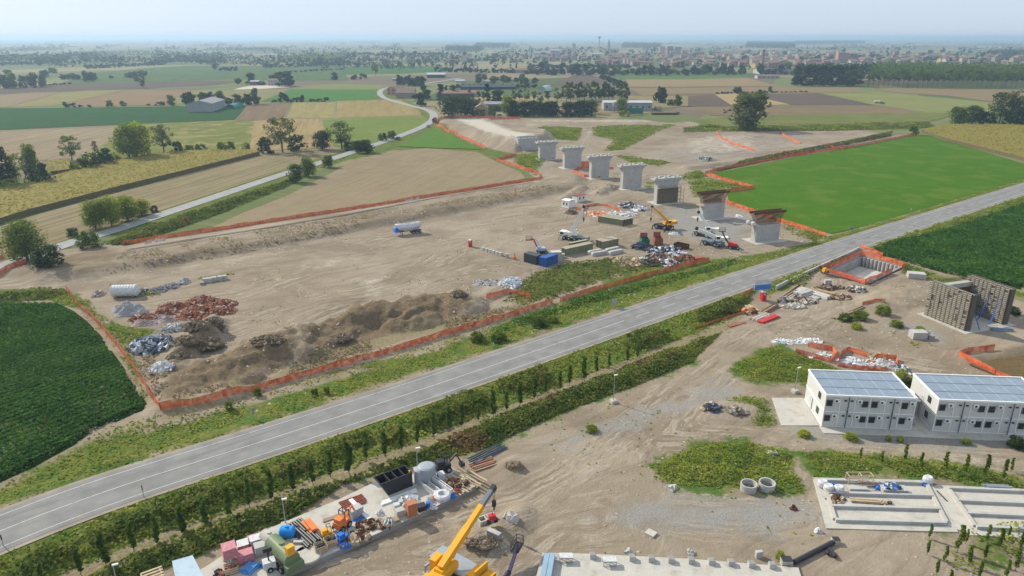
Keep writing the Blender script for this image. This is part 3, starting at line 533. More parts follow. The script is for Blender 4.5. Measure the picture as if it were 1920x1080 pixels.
# ---------------------------------------------------------------- foliage scatter helpers
def leaf_mat(name, stops, sc=.25, fine=1.6, extra=None):
    k = NT(name); n = k.noise(sc, 4); f = k.noise(fine, 3, rough=.7)
    c = k.ramp(k.m('ADD', k.m('MULTIPLY', n, .6), k.m('MULTIPLY', f, .4)), stops)
    if extra: c = k.mix(k.step(k.noise(extra[1], 4), extra[2], extra[2] + .1), c, extra[0])
    return k.leaf(c)
def cards(P, size, flat=.5, seed=0, squash=1.0):
    """leaf-clump faces (triangle pairs bent in the middle) at points P"""
    r = np.random.RandomState(seed); n = len(P); size = np.broadcast_to(size, (n,))[:, None]
    nrm = r.normal(size=(n, 3)); nrm[:, 2] = np.abs(nrm[:, 2]) * (1 + flat * 2) + .15; nrm /= np.linalg.norm(nrm, axis=1)[:, None]
    a = np.cross(nrm, r.normal(size=(n, 3))); a /= np.linalg.norm(a, axis=1)[:, None] + 1e-9; b = np.cross(nrm, a); b *= squash
    V = np.stack([P - a * size * .5, P - b * size * .42 - nrm * size * .08, P + a * size * .5, P + b * size * .42 - nrm * size * .08], 1).reshape(-1, 3)
    return V, np.arange(4 * n).reshape(n, 4)
def in_poly(poly, dens, seed=0, soft=0):
    r = np.random.RandomState(seed); poly = np.array(poly); lo, hi = poly.min(0), poly.max(0); n = int((hi - lo).prod() * dens)
    X = r.uniform(lo[0], hi[0], n); Y = r.uniform(lo[1], hi[1], n); s = sdf(X, Y, poly); k = s > (r.rand(n) ** 2 * soft - .0 if soft else 0)
    return X[k], Y[k], s[k]
def cover(name, polys, dens, hfun, size, m, label, kind='stuff', seed=0, flat=.5, keep=None, cat=None, soft=0, group=None):
    XS, YS, SS = [], [], []
    for i, p in enumerate(polys): a, b, c = in_poly(poly2(p), dens, seed + i, soft); XS.append(a); YS.append(b); SS.append(c)
    X, Y, s = map(np.concatenate, (XS, YS, SS))
    if keep is not None: q = keep(X, Y, s); X, Y, s = X[q], Y[q], s[q]
    r = np.random.RandomState(seed + 5); h = hfun(X, Y, s) * (1 if 'crop' in name else .2 + .8 * sst(0, 3.6, s + 1.5 * (vn2(X, Y, 3) - .5))); Zs = height(X, Y) + h * np.where(r.rand(len(X)) < .72, r.uniform(.85, 1.05, len(X)), r.uniform(.15, .85, len(X)))
    V, F = cards(np.stack([X, Y, Zs], -1), size * r.uniform(.7, 1.3, len(X)), flat, seed)
    return tag(np_obj(name, V, F, m), label, cat, group, kind)
L_soy = leaf_mat('soy leaves', [(.3, (.024, .075, .014)), (.5, (.048, .122, .02)), (.7, (.095, .185, .032))], .12, 1.1)
L_weed = leaf_mat('weeds', [(.3, (.09, .135, .018)), (.5, (.19, .235, .034)), (.68, (.33, .335, .07))], .18, 1.3)
L_bush = leaf_mat('bramble', [(.3, (.05, .085, .016)), (.5, (.115, .15, .03)), (.7, (.25, .24, .06))], .2, 1.0, ((.19, .12, .055), .07, .57))
L_dry = leaf_mat('dry grass', [(.3, (.15, .12, .07)), (.5, (.26, .205, .135)), (.7, (.37, .30, .21))], .3, 1.3)
L_corn = leaf_mat('ripening corn', [(.3, (.27, .23, .05)), (.5, (.30, .25, .06)), (.7, (.33, .27, .075))], .05, .9)
rows_a = heading((0, 870), (260, 760))
def soyh(X, Y, s):
    c, sn = math.cos(rows_a), math.sin(rows_a); w = -X * sn + Y * c
    return (.65 + .25 * fbm(X, Y, 8) + .12 * np.sin(w * 2 * PI / 1.5)) * sst(0, .7, s)
SOYL = [(-300, 562), (0, 570), (60, 571), (112, 572), (139, 587), (163, 607), (188, 633), (213, 668), (238, 703), (259, 737), (275, 762), (250, 772), (200, 795), (130, 836), (60, 874), (0, 901), (-60, 930), (-400, 1095)]
SOYR = [(1633, 472), (1665, 458), (1780, 429), (1915, 385), (2100, 335), (2160, 480), (1925, 541), (1780, 515), (1693, 491)]
vis = lambda X, Y, s: (np.abs(X) < Y * .78 + 12)
cover('soybean_crop', [SOYL], 20, soyh, .5, L_soy, 'dense dark green soybean crop at the lower west edge', seed=1, keep=vis)
cover('soybean_crop', [SOYR], 9, lambda X, Y, s: (.65 + .3 * fbm(X, Y, 9)) * sst(0, .7, s), .72, L_soy, 'dark green soybean crop beside the main road', seed=2, keep=vis)
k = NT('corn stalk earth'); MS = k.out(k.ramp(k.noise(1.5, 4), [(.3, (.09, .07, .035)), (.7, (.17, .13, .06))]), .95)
# corn stands: raised blocks of plants with a shaded edge
def corn(poly, label, seed, dens=1.6, hh=2.3, sz=.9, m=None):
    o = cover('corn_crop', [poly], dens, lambda X, Y, s: hh * (.92 + .12 * vn1(X, Y, 5)), sz, m or L_corn, label, seed=seed, flat=4, keep=vis)
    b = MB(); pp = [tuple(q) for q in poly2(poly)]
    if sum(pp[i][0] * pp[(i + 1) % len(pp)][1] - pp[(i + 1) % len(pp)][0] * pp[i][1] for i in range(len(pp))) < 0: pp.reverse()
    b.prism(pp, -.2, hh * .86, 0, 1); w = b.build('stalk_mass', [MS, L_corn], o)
corn([(-60, 432), (0, 420), (57, 402), (233, 355), (333, 330), (487, 291), (466, 287), (400, 287), (333, 289), (233, 303), (140, 326), (70, 346), (0, 364), (-60, 376)], 'long ripening corn strip above the country road', 3)
corn([(90, 308), (133, 304), (133, 325), (97, 329)], 'small ripening corn patch behind the bushes', 4)
corn([(1727, 248), (1773, 238), (1850, 237), (1990, 238), (1990, 322), (1920, 302), (1763, 262)], 'golden corn field above the bright green field', 5, 1.0, 2.2, 1.0)
# weeds and brambles
GP = [g[0] for g in GRASS]
offr = lambda X, Y: -sdf(X, Y, ROAD_C, False)
off2 = lambda X, Y: -sdf(X, Y, ROAD2_C, False)
def clump(X, Y, sc, a, b): return sst(a, b, fbm(X, Y, sc))
cover('roadside_grass', [GP[0]], 4.5, lambda X, Y, s: .12 + .45 * clump(X, Y, 7, .35, .7), .42, L_weed, 'weedy green grass between the orange fence and the road', seed=10, keep=lambda X, Y, s: (offr(X, Y) > ROAD_HW + .7) & vis(X, Y, s) & (vn2(X + 9, Y, 5) > .25) & ((sdf(X, Y, poly2(DRY[0][0])) < 1) | (vn1(X, Y, 4) > .72)), soft=3)
cover('roadside_grass', [GP[1]], 5, lambda X, Y, s: .15 + .4 * clump(X, Y, 6, .35, .7), .5, L_weed, 'green grass on the lower verge of the road', seed=11, keep=lambda X, Y, s: (offr(X, Y) > ROAD_HW + .8) & vis(X, Y, s) & (np.abs(offr(X, Y) - 15.3) > 1.6 * vn1(X, Y, 3) + .5), soft=2)
cover('bramble_thicket', [GP[1]], 26, lambda X, Y, s: .3 + 1.7 * np.where(offr(X, Y) < 13, clump(X, Y, 9, .36, .64), .62 * clump(X + 50, Y, 11, .2, .6)), .52, L_bush, 'dark green and rusty bramble thicket below the road', seed=12,
      keep=lambda X, Y, s: (((offr(X, Y) > ROAD_HW + 2.6 + 1.6 * vn1(X, Y, 6)) & (offr(X, Y) < 10.6 + 1.8 * vn3(X, Y, 4)) & (fbm(X, Y, 9) > .49)) | ((offr(X, Y) > 16.9) & (s > .3))) & vis(X, Y, s), soft=1)
cover('meadow_weeds', [GP[2], GP[20]], 4, lambda X, Y, s: .2 + .6 * clump(X, Y, 7, .4, .7), .6, leaf_mat('olive weeds', [(.3, (.06, .09, .02)), (.5, (.13, .145, .04)), (.7, (.2, .185, .07))], .15, 1.2), 'olive green weeds inside the long orange fence', seed=13, soft=3)
cover('green_weeds', [[(1060, 566), (1180, 533), (1300, 506), (1380, 484), (1395, 490), (1330, 512), (1180, 552), (1050, 590), (940, 625), (900, 640), (960, 600)]], 6, lambda X, Y, s: .3 + .9 * clump(X, Y, 6, .35, .65), .6, leaf_mat('fresh weeds', [(.3, (.03, .09, .012)), (.5, (.055, .14, .02)), (.7, (.10, .20, .03))], .2, 1.2), 'lush green weeds below the long orange fence', seed=14, soft=2)
cover('tall_weeds', [GP[4], GP[5], GP[6], GP[7]], 20, lambda X, Y, s: .3 + 1.1 * clump(X, Y, 2.6, .35, .7), .32, L_weed, 'lush yellow green weeds around the cabins and slab', seed=15, keep=lambda X, Y, s: (s > 6 * (fbm(X, Y, 5) - .38)) & (vn2(X, Y, 1.8) > .16), soft=2)
cover('sapling_weeds', [GP[8]], 7, lambda X, Y, s: .2 + 1.2 * clump(X, Y, 4, .42, .7), .4, L_weed, 'weeds growing between the planted saplings', seed=16, keep=lambda X, Y, s: fbm(X, Y, 5) > .5, soft=2)
cover('boundary_weeds', [GP[3], GP[-2], GP[-3]], 6, lambda X, Y, s: .2 + .9 * clump(X, Y, 5, .35, .65), .5, L_weed, 'weeds along the curved orange fence and heaps', seed=17, keep=lambda X, Y, s: fbm(X, Y, 5) > .4, soft=2)
cover('site_weeds', [GP[9], GP[10], GP[11], GP[12], GP[13], GP[14], GP[15], GP[16], GP[17], GP[18], GP[-4]], 3.5, lambda X, Y, s: .2 + .9 * clump(X, Y, 7, .35, .65), .7, L_weed, 'weeds scattered around the bridge piers and pit', seed=18, keep=lambda X, Y, s: (offr(X, Y) > ROAD_HW + .8) & (fbm(X, Y, 8) > .4) & vis(X, Y, s), soft=3)
cover('dry_grass', [DRY[1][0], DRY[2][0], DRY[6][0], DRY[3][0]], 7, lambda X, Y, s: .2 + .6 * fbm(X, Y, 4), .5, L_dry, 'dead brown grass along the foot of the long orange fence', seed=19, keep=lambda X, Y, s: (offr(X, Y) > ROAD_HW + 1.5) & (vn1(X, Y, 4) > .3), soft=2)
cover('dry_grass', [DRY[0][0]], 3, lambda X, Y, s: .1 + .35 * fbm(X, Y, 4), .45, L_dry, 'dead brown grass on the upper verge of the road', seed=20, keep=lambda X, Y, s: (offr(X, Y) > ROAD_HW + 2.5) & (vn1(X, Y, 6) > .4), soft=2)
cover('verge_bramble', [[(190, 458), (380, 392), (470, 362), (540, 340), (600, 318), (660, 290), (610, 312), (540, 350), (400, 407), (240, 462)]], 6, lambda X, Y, s: .5 + 1.4 * clump(X, Y, 6, .3, .6), .8, L_bush, 'dark hedge growth along the country road verge', seed=21, keep=lambda X, Y, s: off2(X, Y) > ROAD2_HW + .8, soft=1)
cover('ditch_bramble', [[(1335, 318), (1390, 306), (1480, 289), (1560, 274), (1675, 250), (1670, 256), (1480, 294), (1345, 322)]], 5, lambda X, Y, s: .3 + .9 * clump(X, Y, 6, .2, .6), .8, L_bush, 'dark weeds on the ditch bank behind the green field', seed=22)
cover('field_hedge', [[(-80, 560), (0, 555), (60, 547), (118, 543), (128, 552), (80, 562), (0, 568), (-80, 575)]], 9, lambda X, Y, s: .6 + 1.3 * clump(X, Y, 5, .2, .6), .6, L_bush, 'dark shrubby strip along the soybean field corner', seed=23)
cover('bank_grass', [[(127, 528), (267, 508), (500, 468), (773, 415), (923, 388), (1057, 361), (1040, 352), (907, 374), (640, 420), (367, 461), (233, 487)]], 1.2, lambda X, Y, s: .1 + .4 * fbm(X, Y, 4), .6, L_dry, 'sparse dry grass on the terrace bank', seed=24, keep=lambda X, Y, s: fbm(X, Y, 8) > .48)
for i, p in enumerate([[(1000, 237), (1090, 241), (1080, 262), (1030, 256)], [(1280, 238), (1420, 236), (1730, 229), (1755, 239), (1560, 246), (1420, 246), (1280, 247)]]):
    cover('rough_meadow', [p], 1.6, lambda X, Y, s: .2 + 1.0 * clump(X, Y, 9, .35, .65), 1.1, L_weed, ['green grass strip behind the bridge abutment', 'long dark green bank of weeds beneath the lone tree'][i], seed=30 + i, keep=lambda X, Y, s: fbm(X, Y, 12) > .42, soft=9)

BARE = [(-400, 1300), (-100, 620), (120, 545), (400, 460), (1000, 350), (1300, 320), (1560, 440), (1900, 600), (2000, 900), (1900, 1200)]
def bare(X, Y, s): return (offr(X, Y) > ROAD_HW + 2) & vis(X, Y, s) & (vn1(X, Y, 14) + vn2(X, Y, 5) > 1.05)
cover('sparse_weeds', [BARE], .22, lambda X, Y, s: .12 + 0 * X, .42, L_weed, 'thin weed tufts dotted over the bare site ground', seed=51, keep=lambda X, Y, s: bare(X, Y, s) & (vn3(X, Y, 9) > .55))
X, Y_, s_ = in_poly(poly2(BARE), .14, 77); q = bare(X, Y_, s_); X, Y_ = X[q], Y_[q]; r_ = np.random.RandomState(5); n = len(X); sz = (r_.uniform(.08, .22, n) * (1 + Y_ / 260))[:, None]; C = np.stack([X, Y_, height(X, Y_)], -1)
V = np.stack([C + sz * [-1, -.7, -.3], C + sz * [1, -.8, -.3], C + sz * [.8, .8, -.3], C + sz * [-.8, .7, -.3], C + sz * [.1, 0, .8]], 1) + r_.uniform(-.3, .3, (n, 5, 3)) * sz[:, None]; V = V.reshape(-1, 3); b_ = np.arange(n)[:, None] * 5
F = np.concatenate([b_ + np.array([t]) for t in ((0, 1, 4), (1, 2, 4), (2, 3, 4), (3, 0, 4))], 0); tag(np_obj('stones', V, F, mat('loose stones', (.36, .31, .25), .95, .4, 1.5)), 'loose stones and clods strewn over the bare site', kind='stuff')
# ---------------------------------------------------------------- trees
def ztop(y, v): b = v - 540; return CAM_H + y * (-FOC * math.sin(PITCH) - b * math.cos(PITCH)) / (FOC * math.cos(PITCH) - b * math.sin(PITCH))
def ppm(u, v):  # pixels (photo) per metre at ground point
    x, y = P0(u, v); d = y * math.cos(PITCH) + CAM_H * math.sin(PITCH); return FOC / d
def tleaf(name, stops):
    k = NT(name); n = k.noise(.9, 3, k.P()); r = k.n('ShaderNodeObjectInfo').outputs['Random']
    c = k.ramp(k.m('ADD', k.m('MULTIPLY', n, .75), k.m('MULTIPLY', r, .25)), stops); return k.leaf(c, .15 if name[0] == 'd' else .35)
T_dark = tleaf('dark leaves', [(.35, (.02, .04, .012)), (.55, (.038, .068, .017)), (.75, (.065, .105, .024))])
T_mid = tleaf('mid leaves', [(.35, (.06, .10, .016)), (.55, (.12, .165, .026)), (.75, (.20, .235, .038))])
T_yel = tleaf('yellow leaves', [(.35, (.13, .18, .02)), (.55, (.25, .29, .032)), (.75, (.42, .42, .05))])
T_grey = tleaf('willow leaves', [(.35, (.055, .075, .024)), (.55, (.095, .115, .038)), (.75, (.15, .165, .052))])
k = NT('bark'); M_bark = k.out(k.ramp(k.noise(2, 4), [(.3, (.09, .07, .05)), (.7, (.19, .155, .12))]), .95)
def crown_pts(kind, n, r):
    """points of a unit-height crown: clumps arranged on an uneven envelope"""
    out = []
    nc = max({'round': 20, 'sparse': 18, 'bush': 12, 'column': 16, 'cone': 16, 'plant': 9}[kind] if n > 60 else 5, n // 34)
    for i in range(nc):
        if kind == 'round': z = r.uniform(.14, .9); R = .34 * math.sqrt(max(.05, 1 - ((z - .48) / .5) ** 2)) * r.uniform(.3, 1.05); rc = r.uniform(.11, .19)
        elif kind == 'sparse': z = r.uniform(.25, .95); R = .34 * math.sqrt(max(.08, 1 - ((z - .62) / .42) ** 2)) * r.uniform(.2, 1.1); rc = r.uniform(.06, .12)
        elif kind == 'bush': z = r.uniform(.08, .85); R = .52 * math.sqrt(max(.05, 1 - (z - .25) ** 2 / .5)) * r.uniform(.5, 1); rc = r.uniform(.12, .22)
        elif kind == 'column': z = r.uniform(.08, .97); R = .085 * (1 - abs(z - .45) * .9) * r.uniform(.2, 1.1); rc = r.uniform(.035, .07)
        elif kind == 'cone': z = r.uniform(.05, .95); R = .26 * (1.1 - z) ** .35 * r.uniform(.2, 1); rc = r.uniform(.09, .15)
        elif kind == 'plant': z = r.uniform(.42, .97); R = .17 * math.sqrt(max(.05, 1 - ((z - .7) / .32) ** 2)) * r.uniform(.3, 1.05); rc = r.uniform(.05, .09)
        a = r.uniform(0, 2 * PI); c = np.array([R * math.cos(a), R * math.sin(a), z]); m = max(3, n // nc)
        q = r.normal(size=(m, 3)); q /= np.linalg.norm(q, axis=1)[:, None]; q *= rc * r.uniform(.55, 1.05, (m, 1)); q[:, 2] *= .8; out.append(c + q)
    return np.vstack(out)
def tree_mesh(kind, n, csz, seed):
    r = np.random.RandomState(seed); P = crown_pts(kind, n, r); P = P[P[:, 2] > .02]; V, F = cards(P, csz * r.uniform(.7, 1.3, len(P)), .35, seed); t = MB()
    if kind != 'bush':
        top = {'round': .55, 'sparse': .62, 'column': .8, 'cone': .7, 'plant': .85}[kind]; w = {'round': .03, 'sparse': .024, 'column': .012, 'cone': .02, 'plant': .013}[kind]
        lean = Vector((r.uniform(-.03, .03), r.uniform(-.03, .03), 0)); t.cyl((0, 0, -.02), Vector((0, 0, top * .5)) + lean, w, w * .75, 7); t.cyl(Vector((0, 0, top * .5)) + lean, (0, 0, top), w * .75, w * .35, 7)
        if kind in ('round', 'sparse'):
            for i in range(7):
                a = r.uniform(0, 2 * PI); z0 = r.uniform(.24, .45); R = r.uniform(.14, .28); t.cyl((0, 0, z0), (R * math.cos(a), R * math.sin(a), z0 + r.uniform(.14, .36)), w * .5, w * .15, 5)
    return V, F, t
PROTO = {}
def proto(kind, n, csz, seed, leaf, name, single=False):
    V, F, t = tree_mesh(kind, n, csz, seed)
    if single:
        VV = np.vstack([V, np.array([tuple(v) for v in t.v])]) if t.v else V
        fs = [tuple(f) for f in F] + [tuple(len(V) + i for i in f) for f in t.f]
        o = mesh_obj(name, VV, fs, [leaf, M_bark], [0] * len(F) + [1] * len(t.f)); return o
    if kind == 'bush': return np_obj(name, V, F, leaf)
    root = empty(name, (0, 0, 0)); np_obj('crown', V, F, leaf, root); t.build('trunk', M_bark, root); return root
NEARS = {}
def get(kind, leafn, near, var):
    key = (kind, leafn, near, var)
    if key in NEARS: return NEARS[key], False
    leaf = {'d': T_dark, 'm': T_mid, 'y': T_yel, 'g': T_grey}[leafn]
    n = {'round': 2600, 'sparse': 1700, 'bush': 1000, 'column': 700, 'cone': 1700, 'plant': 300}[kind]; cs = {'round': .06, 'sparse': .046, 'bush': .11, 'column': .05, 'cone': .06, 'plant': .075}[kind]
    if near == 0: n, cs = n // 3, cs * 2.4
    if near == 2: n, cs = int(n * 2.2), cs * .68
    nm = {'round': 'broadleaf_tree', 'sparse': 'open_crowned_tree', 'bush': 'bush', 'column': 'poplar_tree', 'cone': 'cypress_tree', 'plant': 'poplar_tree'}[kind]
    NEARS[key] = proto(kind, n, cs, abs(hash(kind)) % 1 + len(NEARS) * 7 + 3, leaf, nm, single=(near == 0)); return NEARS[key], True
CATN = {'round': 'tree', 'sparse': 'tree', 'bush': 'bush', 'column': 'poplar', 'cone': 'cypress', 'plant': 'poplar'}
rt = random.Random(5)
def tree(u, v, vt, wpx, kind, leaf, label, group=None, near=None, xyz=None):
    p = G(u, v) if xyz is None else Vector(xyz); h = max(1.0, ztop(p.y, vt) - p.z) if vt is not None else 1
    D = p.y; near = near if near is not None else (2 if D < 260 else 1 if D < 620 else 0)
    pr, new = get(kind, leaf, near, rt.randrange(3 if near < 2 else 2))
    w0 = {'round': .8, 'sparse': .76, 'bush': 1.15, 'column': .19, 'cone': .5, 'plant': .4}[kind]
    wm = wpx / ppm(u, v) if wpx else h * w0; s = wm / w0
    lo, hi = (.5, 1.9) if kind != 'column' else (.6, 2.5); s = min(max(s, h * lo), h * hi)
    if new: o = pr; o.location = p; o.rotation_euler = (0, 0, rt.uniform(0, 6.28)); o.scale = (s, s, h)
    else: o = dup(pr, p, rt.uniform(0, 6.28), (s, s, h))
    return tag(o, label, CATN[kind], group)
T = [  # near and middle distance, one by one
 (52, 489, 412, 72, 'round', 'm', 'large tree with yellowish top where the country road leaves the frame'), (92, 497, 458, 58, 'bush', 'd', 'dark shrub at the foot of the large roadside tree'), (168, 464, 433, 46, 'bush', 'm', 'round green bush at the end of the road bend by the track'),
 (137, 444, 426, 22, 'bush', 'd', 'small dark bush alone in the stubble strip'), (180, 429, 374, 42, 'round', 'y', 'westernmost yellow green tree of the roadside clump'), (210, 424, 366, 44, 'round', 'y', 'tallest yellow green tree in the roadside clump'), (240, 414, 366, 44, 'round', 'y', 'yellow green tree east of the tallest in the roadside clump'), (266, 404, 373, 34, 'round', 'y', 'small eastern tree of the yellow green roadside clump'), (290, 398, 384, 16, 'bush', 'd', 'small dark bush at the east end of the roadside clump'),
 (4, 352, 272, 56, 'round', 'd', 'tall dark tree cut by the west edge above the corn'), (33, 346, 288, 30, 'sparse', 'm', 'thin tree beside the tall dark edge tree'), (58, 325, 268, 34, 'round', 'm', 'upright tree standing behind the dark round bush'), (76, 346, 303, 44, 'bush', 'd', 'dark round bush at the corn edge'), (22, 355, 335, 40, 'bush', 'y', 'low yellowish shrub at the corn edge'),
 (135, 302, 254, 38, 'sparse', 'm', 'ivy covered crooked tree in the pale stubble field'), (179, 286, 264, 12, 'sparse', 'g', 'small dead tree beside the bushes'), (116, 292, 283, 8, 'bush', 'm', 'tiny shrub left of the crooked tree'),
 (145, 324, 305, 24, 'bush', 'm', 'low bush at the west end of the bush row'), (168, 319, 284, 36, 'bush', 'g', 'grey green willow bush in the bush row'), (195, 312, 275, 38, 'bush', 'd', 'highest dark bush of the bush row'), (216, 305, 283, 22, 'bush', 'y', 'bright small bush at the east end of the bush row'),
 (243, 300, 230, 46, 'round', 'y', 'tall yellow crowned tree, western of the pair'), (266, 297, 228, 46, 'round', 'y', 'tall yellow crowned tree, eastern of the pair'), (308, 288, 233, 44, 'sparse', 'g', 'thin open tree beside the tall yellow pair'),
 (334, 289, 262, 22, 'bush', 'd', 'dark upright bush under the thin open tree'), (355, 287, 270, 20, 'bush', 'm', 'first of two joined bushes at the corn edge'), (376, 286, 268, 22, 'bush', 'm', 'second of two joined bushes at the corn edge'), (418, 286, 264, 20, 'bush', 'm', 'western half of the round bush pair'), (433, 285, 263, 20, 'bush', 'm', 'eastern half of the round bush pair'), (462, 284, 266, 18, 'bush', 'm', 'single round bush west of the big willow'),
 (530, 286, 219, 56, 'sparse', 'g', 'big grey willow rising from dark shrubs'), (500, 287, 255, 32, 'bush', 'd', 'dark shrub at the west foot of the big willow'), (558, 282, 249, 34, 'bush', 'd', 'dark shrub at the east foot of the big willow'), (605, 281, 244, 36, 'round', 'd', 'dense dark tree beside the white lane'), (641, 279, 226, 50, 'sparse', 'g', 'open grey tree by the road bend'), (655, 281, 264, 26, 'bush', 'd', 'dark bush below the open grey tree'), (688, 287, 261, 28, 'round', 'd', 'small round roadside tree, eastern of two'), (672, 287, 263, 22, 'round', 'd', 'small round roadside tree, western of two'),
 (555, 342, 306, 30, 'round', 'm', 'round tree on the verge casting its shadow on the tan field'), (579, 331, 295, 29, 'round', 'm', 'middle round tree of the three on the road verge'), (615, 314, 290, 23, 'round', 'm', 'smallest round tree of the three on the road verge'), (718, 264, 248, 18, 'bush', 'd', 'dark bush in the meadow by the parked cars bend'), (735, 261, 243, 20, 'bush', 'm', 'greener bush in the meadow by the road bend'),
 (1402, 243, 169, 76, 'round', 'g', 'big lone willow at the edge of the bridge site'), (1712, 253, 234, 18, 'bush', 'm', 'small round bush at the corner of the bright green field'), (1795, 235, 199, 34, 'round', 'm', 'bright green tree at the west end of the eastern grove'), (1822, 234, 196, 34, 'round', 'm', 'second tree of the eastern grove'), (1848, 235, 207, 34, 'bush', 'd', 'dark low tree inside the eastern grove'), (1872, 234, 172, 50, 'sparse', 'g', 'tall open tree of the eastern grove'), (1905, 235, 167, 56, 'sparse', 'g', 'tallest tree of the eastern grove at the frame edge'), (1900, 236, 208, 50, 'bush', 'd', 'dark shrubs beneath the tallest eastern tree'), (1925, 236, 200, 40, 'bush', 'd', 'dark shrub cut by the east edge of the frame'),
 (790, 199, 174, 22, 'round', 'd', 'dark pointed tree beside the road before the farm'), (800, 186, 168, 20, 'round', 'd', 'dark tree behind the stone farm shed'), (778, 186, 176, 12, 'bush', 'd', 'dark bush at the corner of the stone farm shed'), (794, 170, 157, 12, 'round', 'd', 'small tree above the stone farm shed'),
 (826, 188, 157, 13, 'column', 'd', 'tallest slim poplar beside the dark grove'), (837, 180, 160, 7, 'column', 'd', 'thin poplar right of the tallest slim poplar'), (845, 180, 158, 7, 'column', 'd', 'second thin poplar by the barn'), (850, 181, 160, 7, 'column', 'd', 'third thin poplar by the barn'), (846, 220, 177, 46, 'round', 'd', 'biggest dark tree of the grove at the road bend'), (872, 217, 178, 38, 'round', 'd', 'dark tree on the east side of the grove'), (890, 200, 184, 30, 'round', 'm', 'spreading tree behind the yellow farmhouse'), (867, 212, 195, 12, 'round', 'm', 'small umbrella shaped tree in front of the grove'), (881, 219, 199, 22, 'bush', 'd', 'dark round bush before the yellow farmhouse'), (900, 219, 203, 18, 'bush', 'm', 'bush in front of the yellow farmhouse wall'), (921, 219, 198, 17, 'bush', 'm', 'pointed bush by the open barn'),
 (914, 191, 157, 11, 'column', 'd', 'dark poplar behind the open barn'), (933, 192, 168, 28, 'round', 'd', 'dark spreading tree behind the open barn'), (950, 217, 177, 24, 'round', 'y', 'bright green tree between the barn and the cypress row'), (898, 192, 168, 6, 'column', 'm', 'first thin young poplar in the farm paddock'), (906, 192, 170, 6, 'column', 'm', 'second thin young poplar in the farm paddock'), (870, 176, 164, 6, 'column', 'g', 'first faded poplar beside the red roofed barn'), (880, 182, 165, 6, 'column', 'g', 'second faded poplar beside the red roofed barn'),
 (1109, 214, 185, 28, 'round', 'g', 'grey green tree at the east end of the cypress row'), (1166, 214, 183, 24, 'round', 'm', 'tree covering the corner of the long grey shed'), (1166, 218, 206, 14, 'bush', 'y', 'yellow green bush before the long grey shed'), (1178, 219, 207, 9, 'bush', 'y', 'small upright bush before the green container'), (1238, 193, 160, 22, 'round', 'd', 'dark tree east of the timber pile'), (1272, 199, 177, 17, 'round', 'm', 'thin stemmed tree east of the farm'), (1256, 198, 186, 16, 'bush', 'm', 'round bush beneath the dark tree east of the farm'), (1243, 193, 183, 12, 'bush', 'm', 'low bush by the dark tree east of the farm'),
 (1382, 175, 162, 16, 'round', 'g', 'grey tree on the hedge behind the lone willow'), (1427, 176, 167, 14, 'bush', 'd', 'dark bush on the hedge east of the lone willow'), (1443, 172, 161, 8, 'round', 'm', 'small tree on the hedge east of the lone willow'), (1600, 162, 128, 34, 'round', 'g', 'grey round tree in front of the poplar wood'),
 (535, 162, 134, 34, 'round', 'd', 'big dark tree beside the white farmhouse'), (520, 158, 134, 16, 'round', 'd', 'dark tree joined to the big one by the white farmhouse'), (470, 158, 137, 20, 'round', 'd', 'dark tree beside the low farm shed'), (447, 157, 146, 13, 'round', 'd', 'small tree west of the low farm shed'), (492, 160, 152, 14, 'bush', 'd', 'bush between shed and white farmhouse'), (508, 149, 140, 9, 'round', 'd', 'treetop behind the white farmhouse'), (627, 150, 136, 15, 'round', 'd', 'round tree alone in the northern meadow'),
 (704, 142, 115, 14, 'sparse', 'm', 'tall thin tree in the pasture near the farm'), (666, 149, 139, 16, 'bush', 'd', 'western bush of the meadow pair'), (680, 148, 136, 16, 'bush', 'd', 'eastern bush of the meadow pair'), (403, 134, 109, 15, 'sparse', 'g', 'bare tall tree in the wide pasture'), (268, 166, 143, 15, 'sparse', 'g', 'faded tree on the purple field edge'), (162, 120, 99, 26, 'sparse', 'g', 'large pale tree far in the west fields'), (183, 114, 103, 9, 'round', 'd', 'small tree right of the large pale far tree'), (1112, 160, 152, 10, 'bush', 'g', 'low bush beside the dark ploughed field'),
]
for t_ in T: tree(*t_)
for i, (u, v, vt, w, kd, lf) in enumerate([(121, 201, 190, 12, 'bush', 'd'), (137, 201, 192, 15, 'bush', 'd'), (150, 201, 196, 9, 'bush', 'd'), (166, 201, 196, 11, 'bush', 'd'), (205, 200, 188, 15, 'bush', 'm'), (231, 199, 189, 13, 'bush', 'm'), (279, 198, 194, 10, 'bush', 'd'), (297, 198, 190, 14, 'bush', 'd'), (305, 197, 189, 10, 'bush', 'd'), (322, 198, 176, 15, 'round', 'm')]):
    tree(u, v, vt, w, kd, lf, 'bush on the boundary line of the long green crop field', 'boundary bushes of the long green field')
for u, v, vt, w, lf in [(355, 197, 171, 25, 'd'), (382, 195, 171, 18, 'd'), (396, 194, 170, 20, 'd'), (411, 194, 169, 22, 'm'), (430, 197, 182, 14, 'd'), (446, 197, 175, 20, 'm'), (464, 197, 174, 17, 'd'), (480, 196, 163, 16, 'm')]:
    tree(u, v, vt, w, 'round', lf, 'tree of the belt behind the grey barn', 'tree belt behind the grey barn')
for u, v, vt, w in [(514, 192, 186, 12), (530, 192, 172, 22), (542, 192, 184, 14), (556, 191, 181, 15), (569, 191, 177, 14), (585, 191, 184, 16), (600, 191, 184, 14), (611, 191, 181, 12)]:
    tree(u, v, vt, w, 'bush', 'd', 'shrub of the dark hedge beside the brown field', 'hedge shrubs beside the brown field')
for i in range(15):
    if i in (9,): continue
    u = 962 + i * 9.9; tree(u, 218.5, 188 + rt.uniform(-2, 4), 19, 'cone', 'd', 'tall dark cypress in the dense row hiding the farmyard', 'cypress row of the farm')
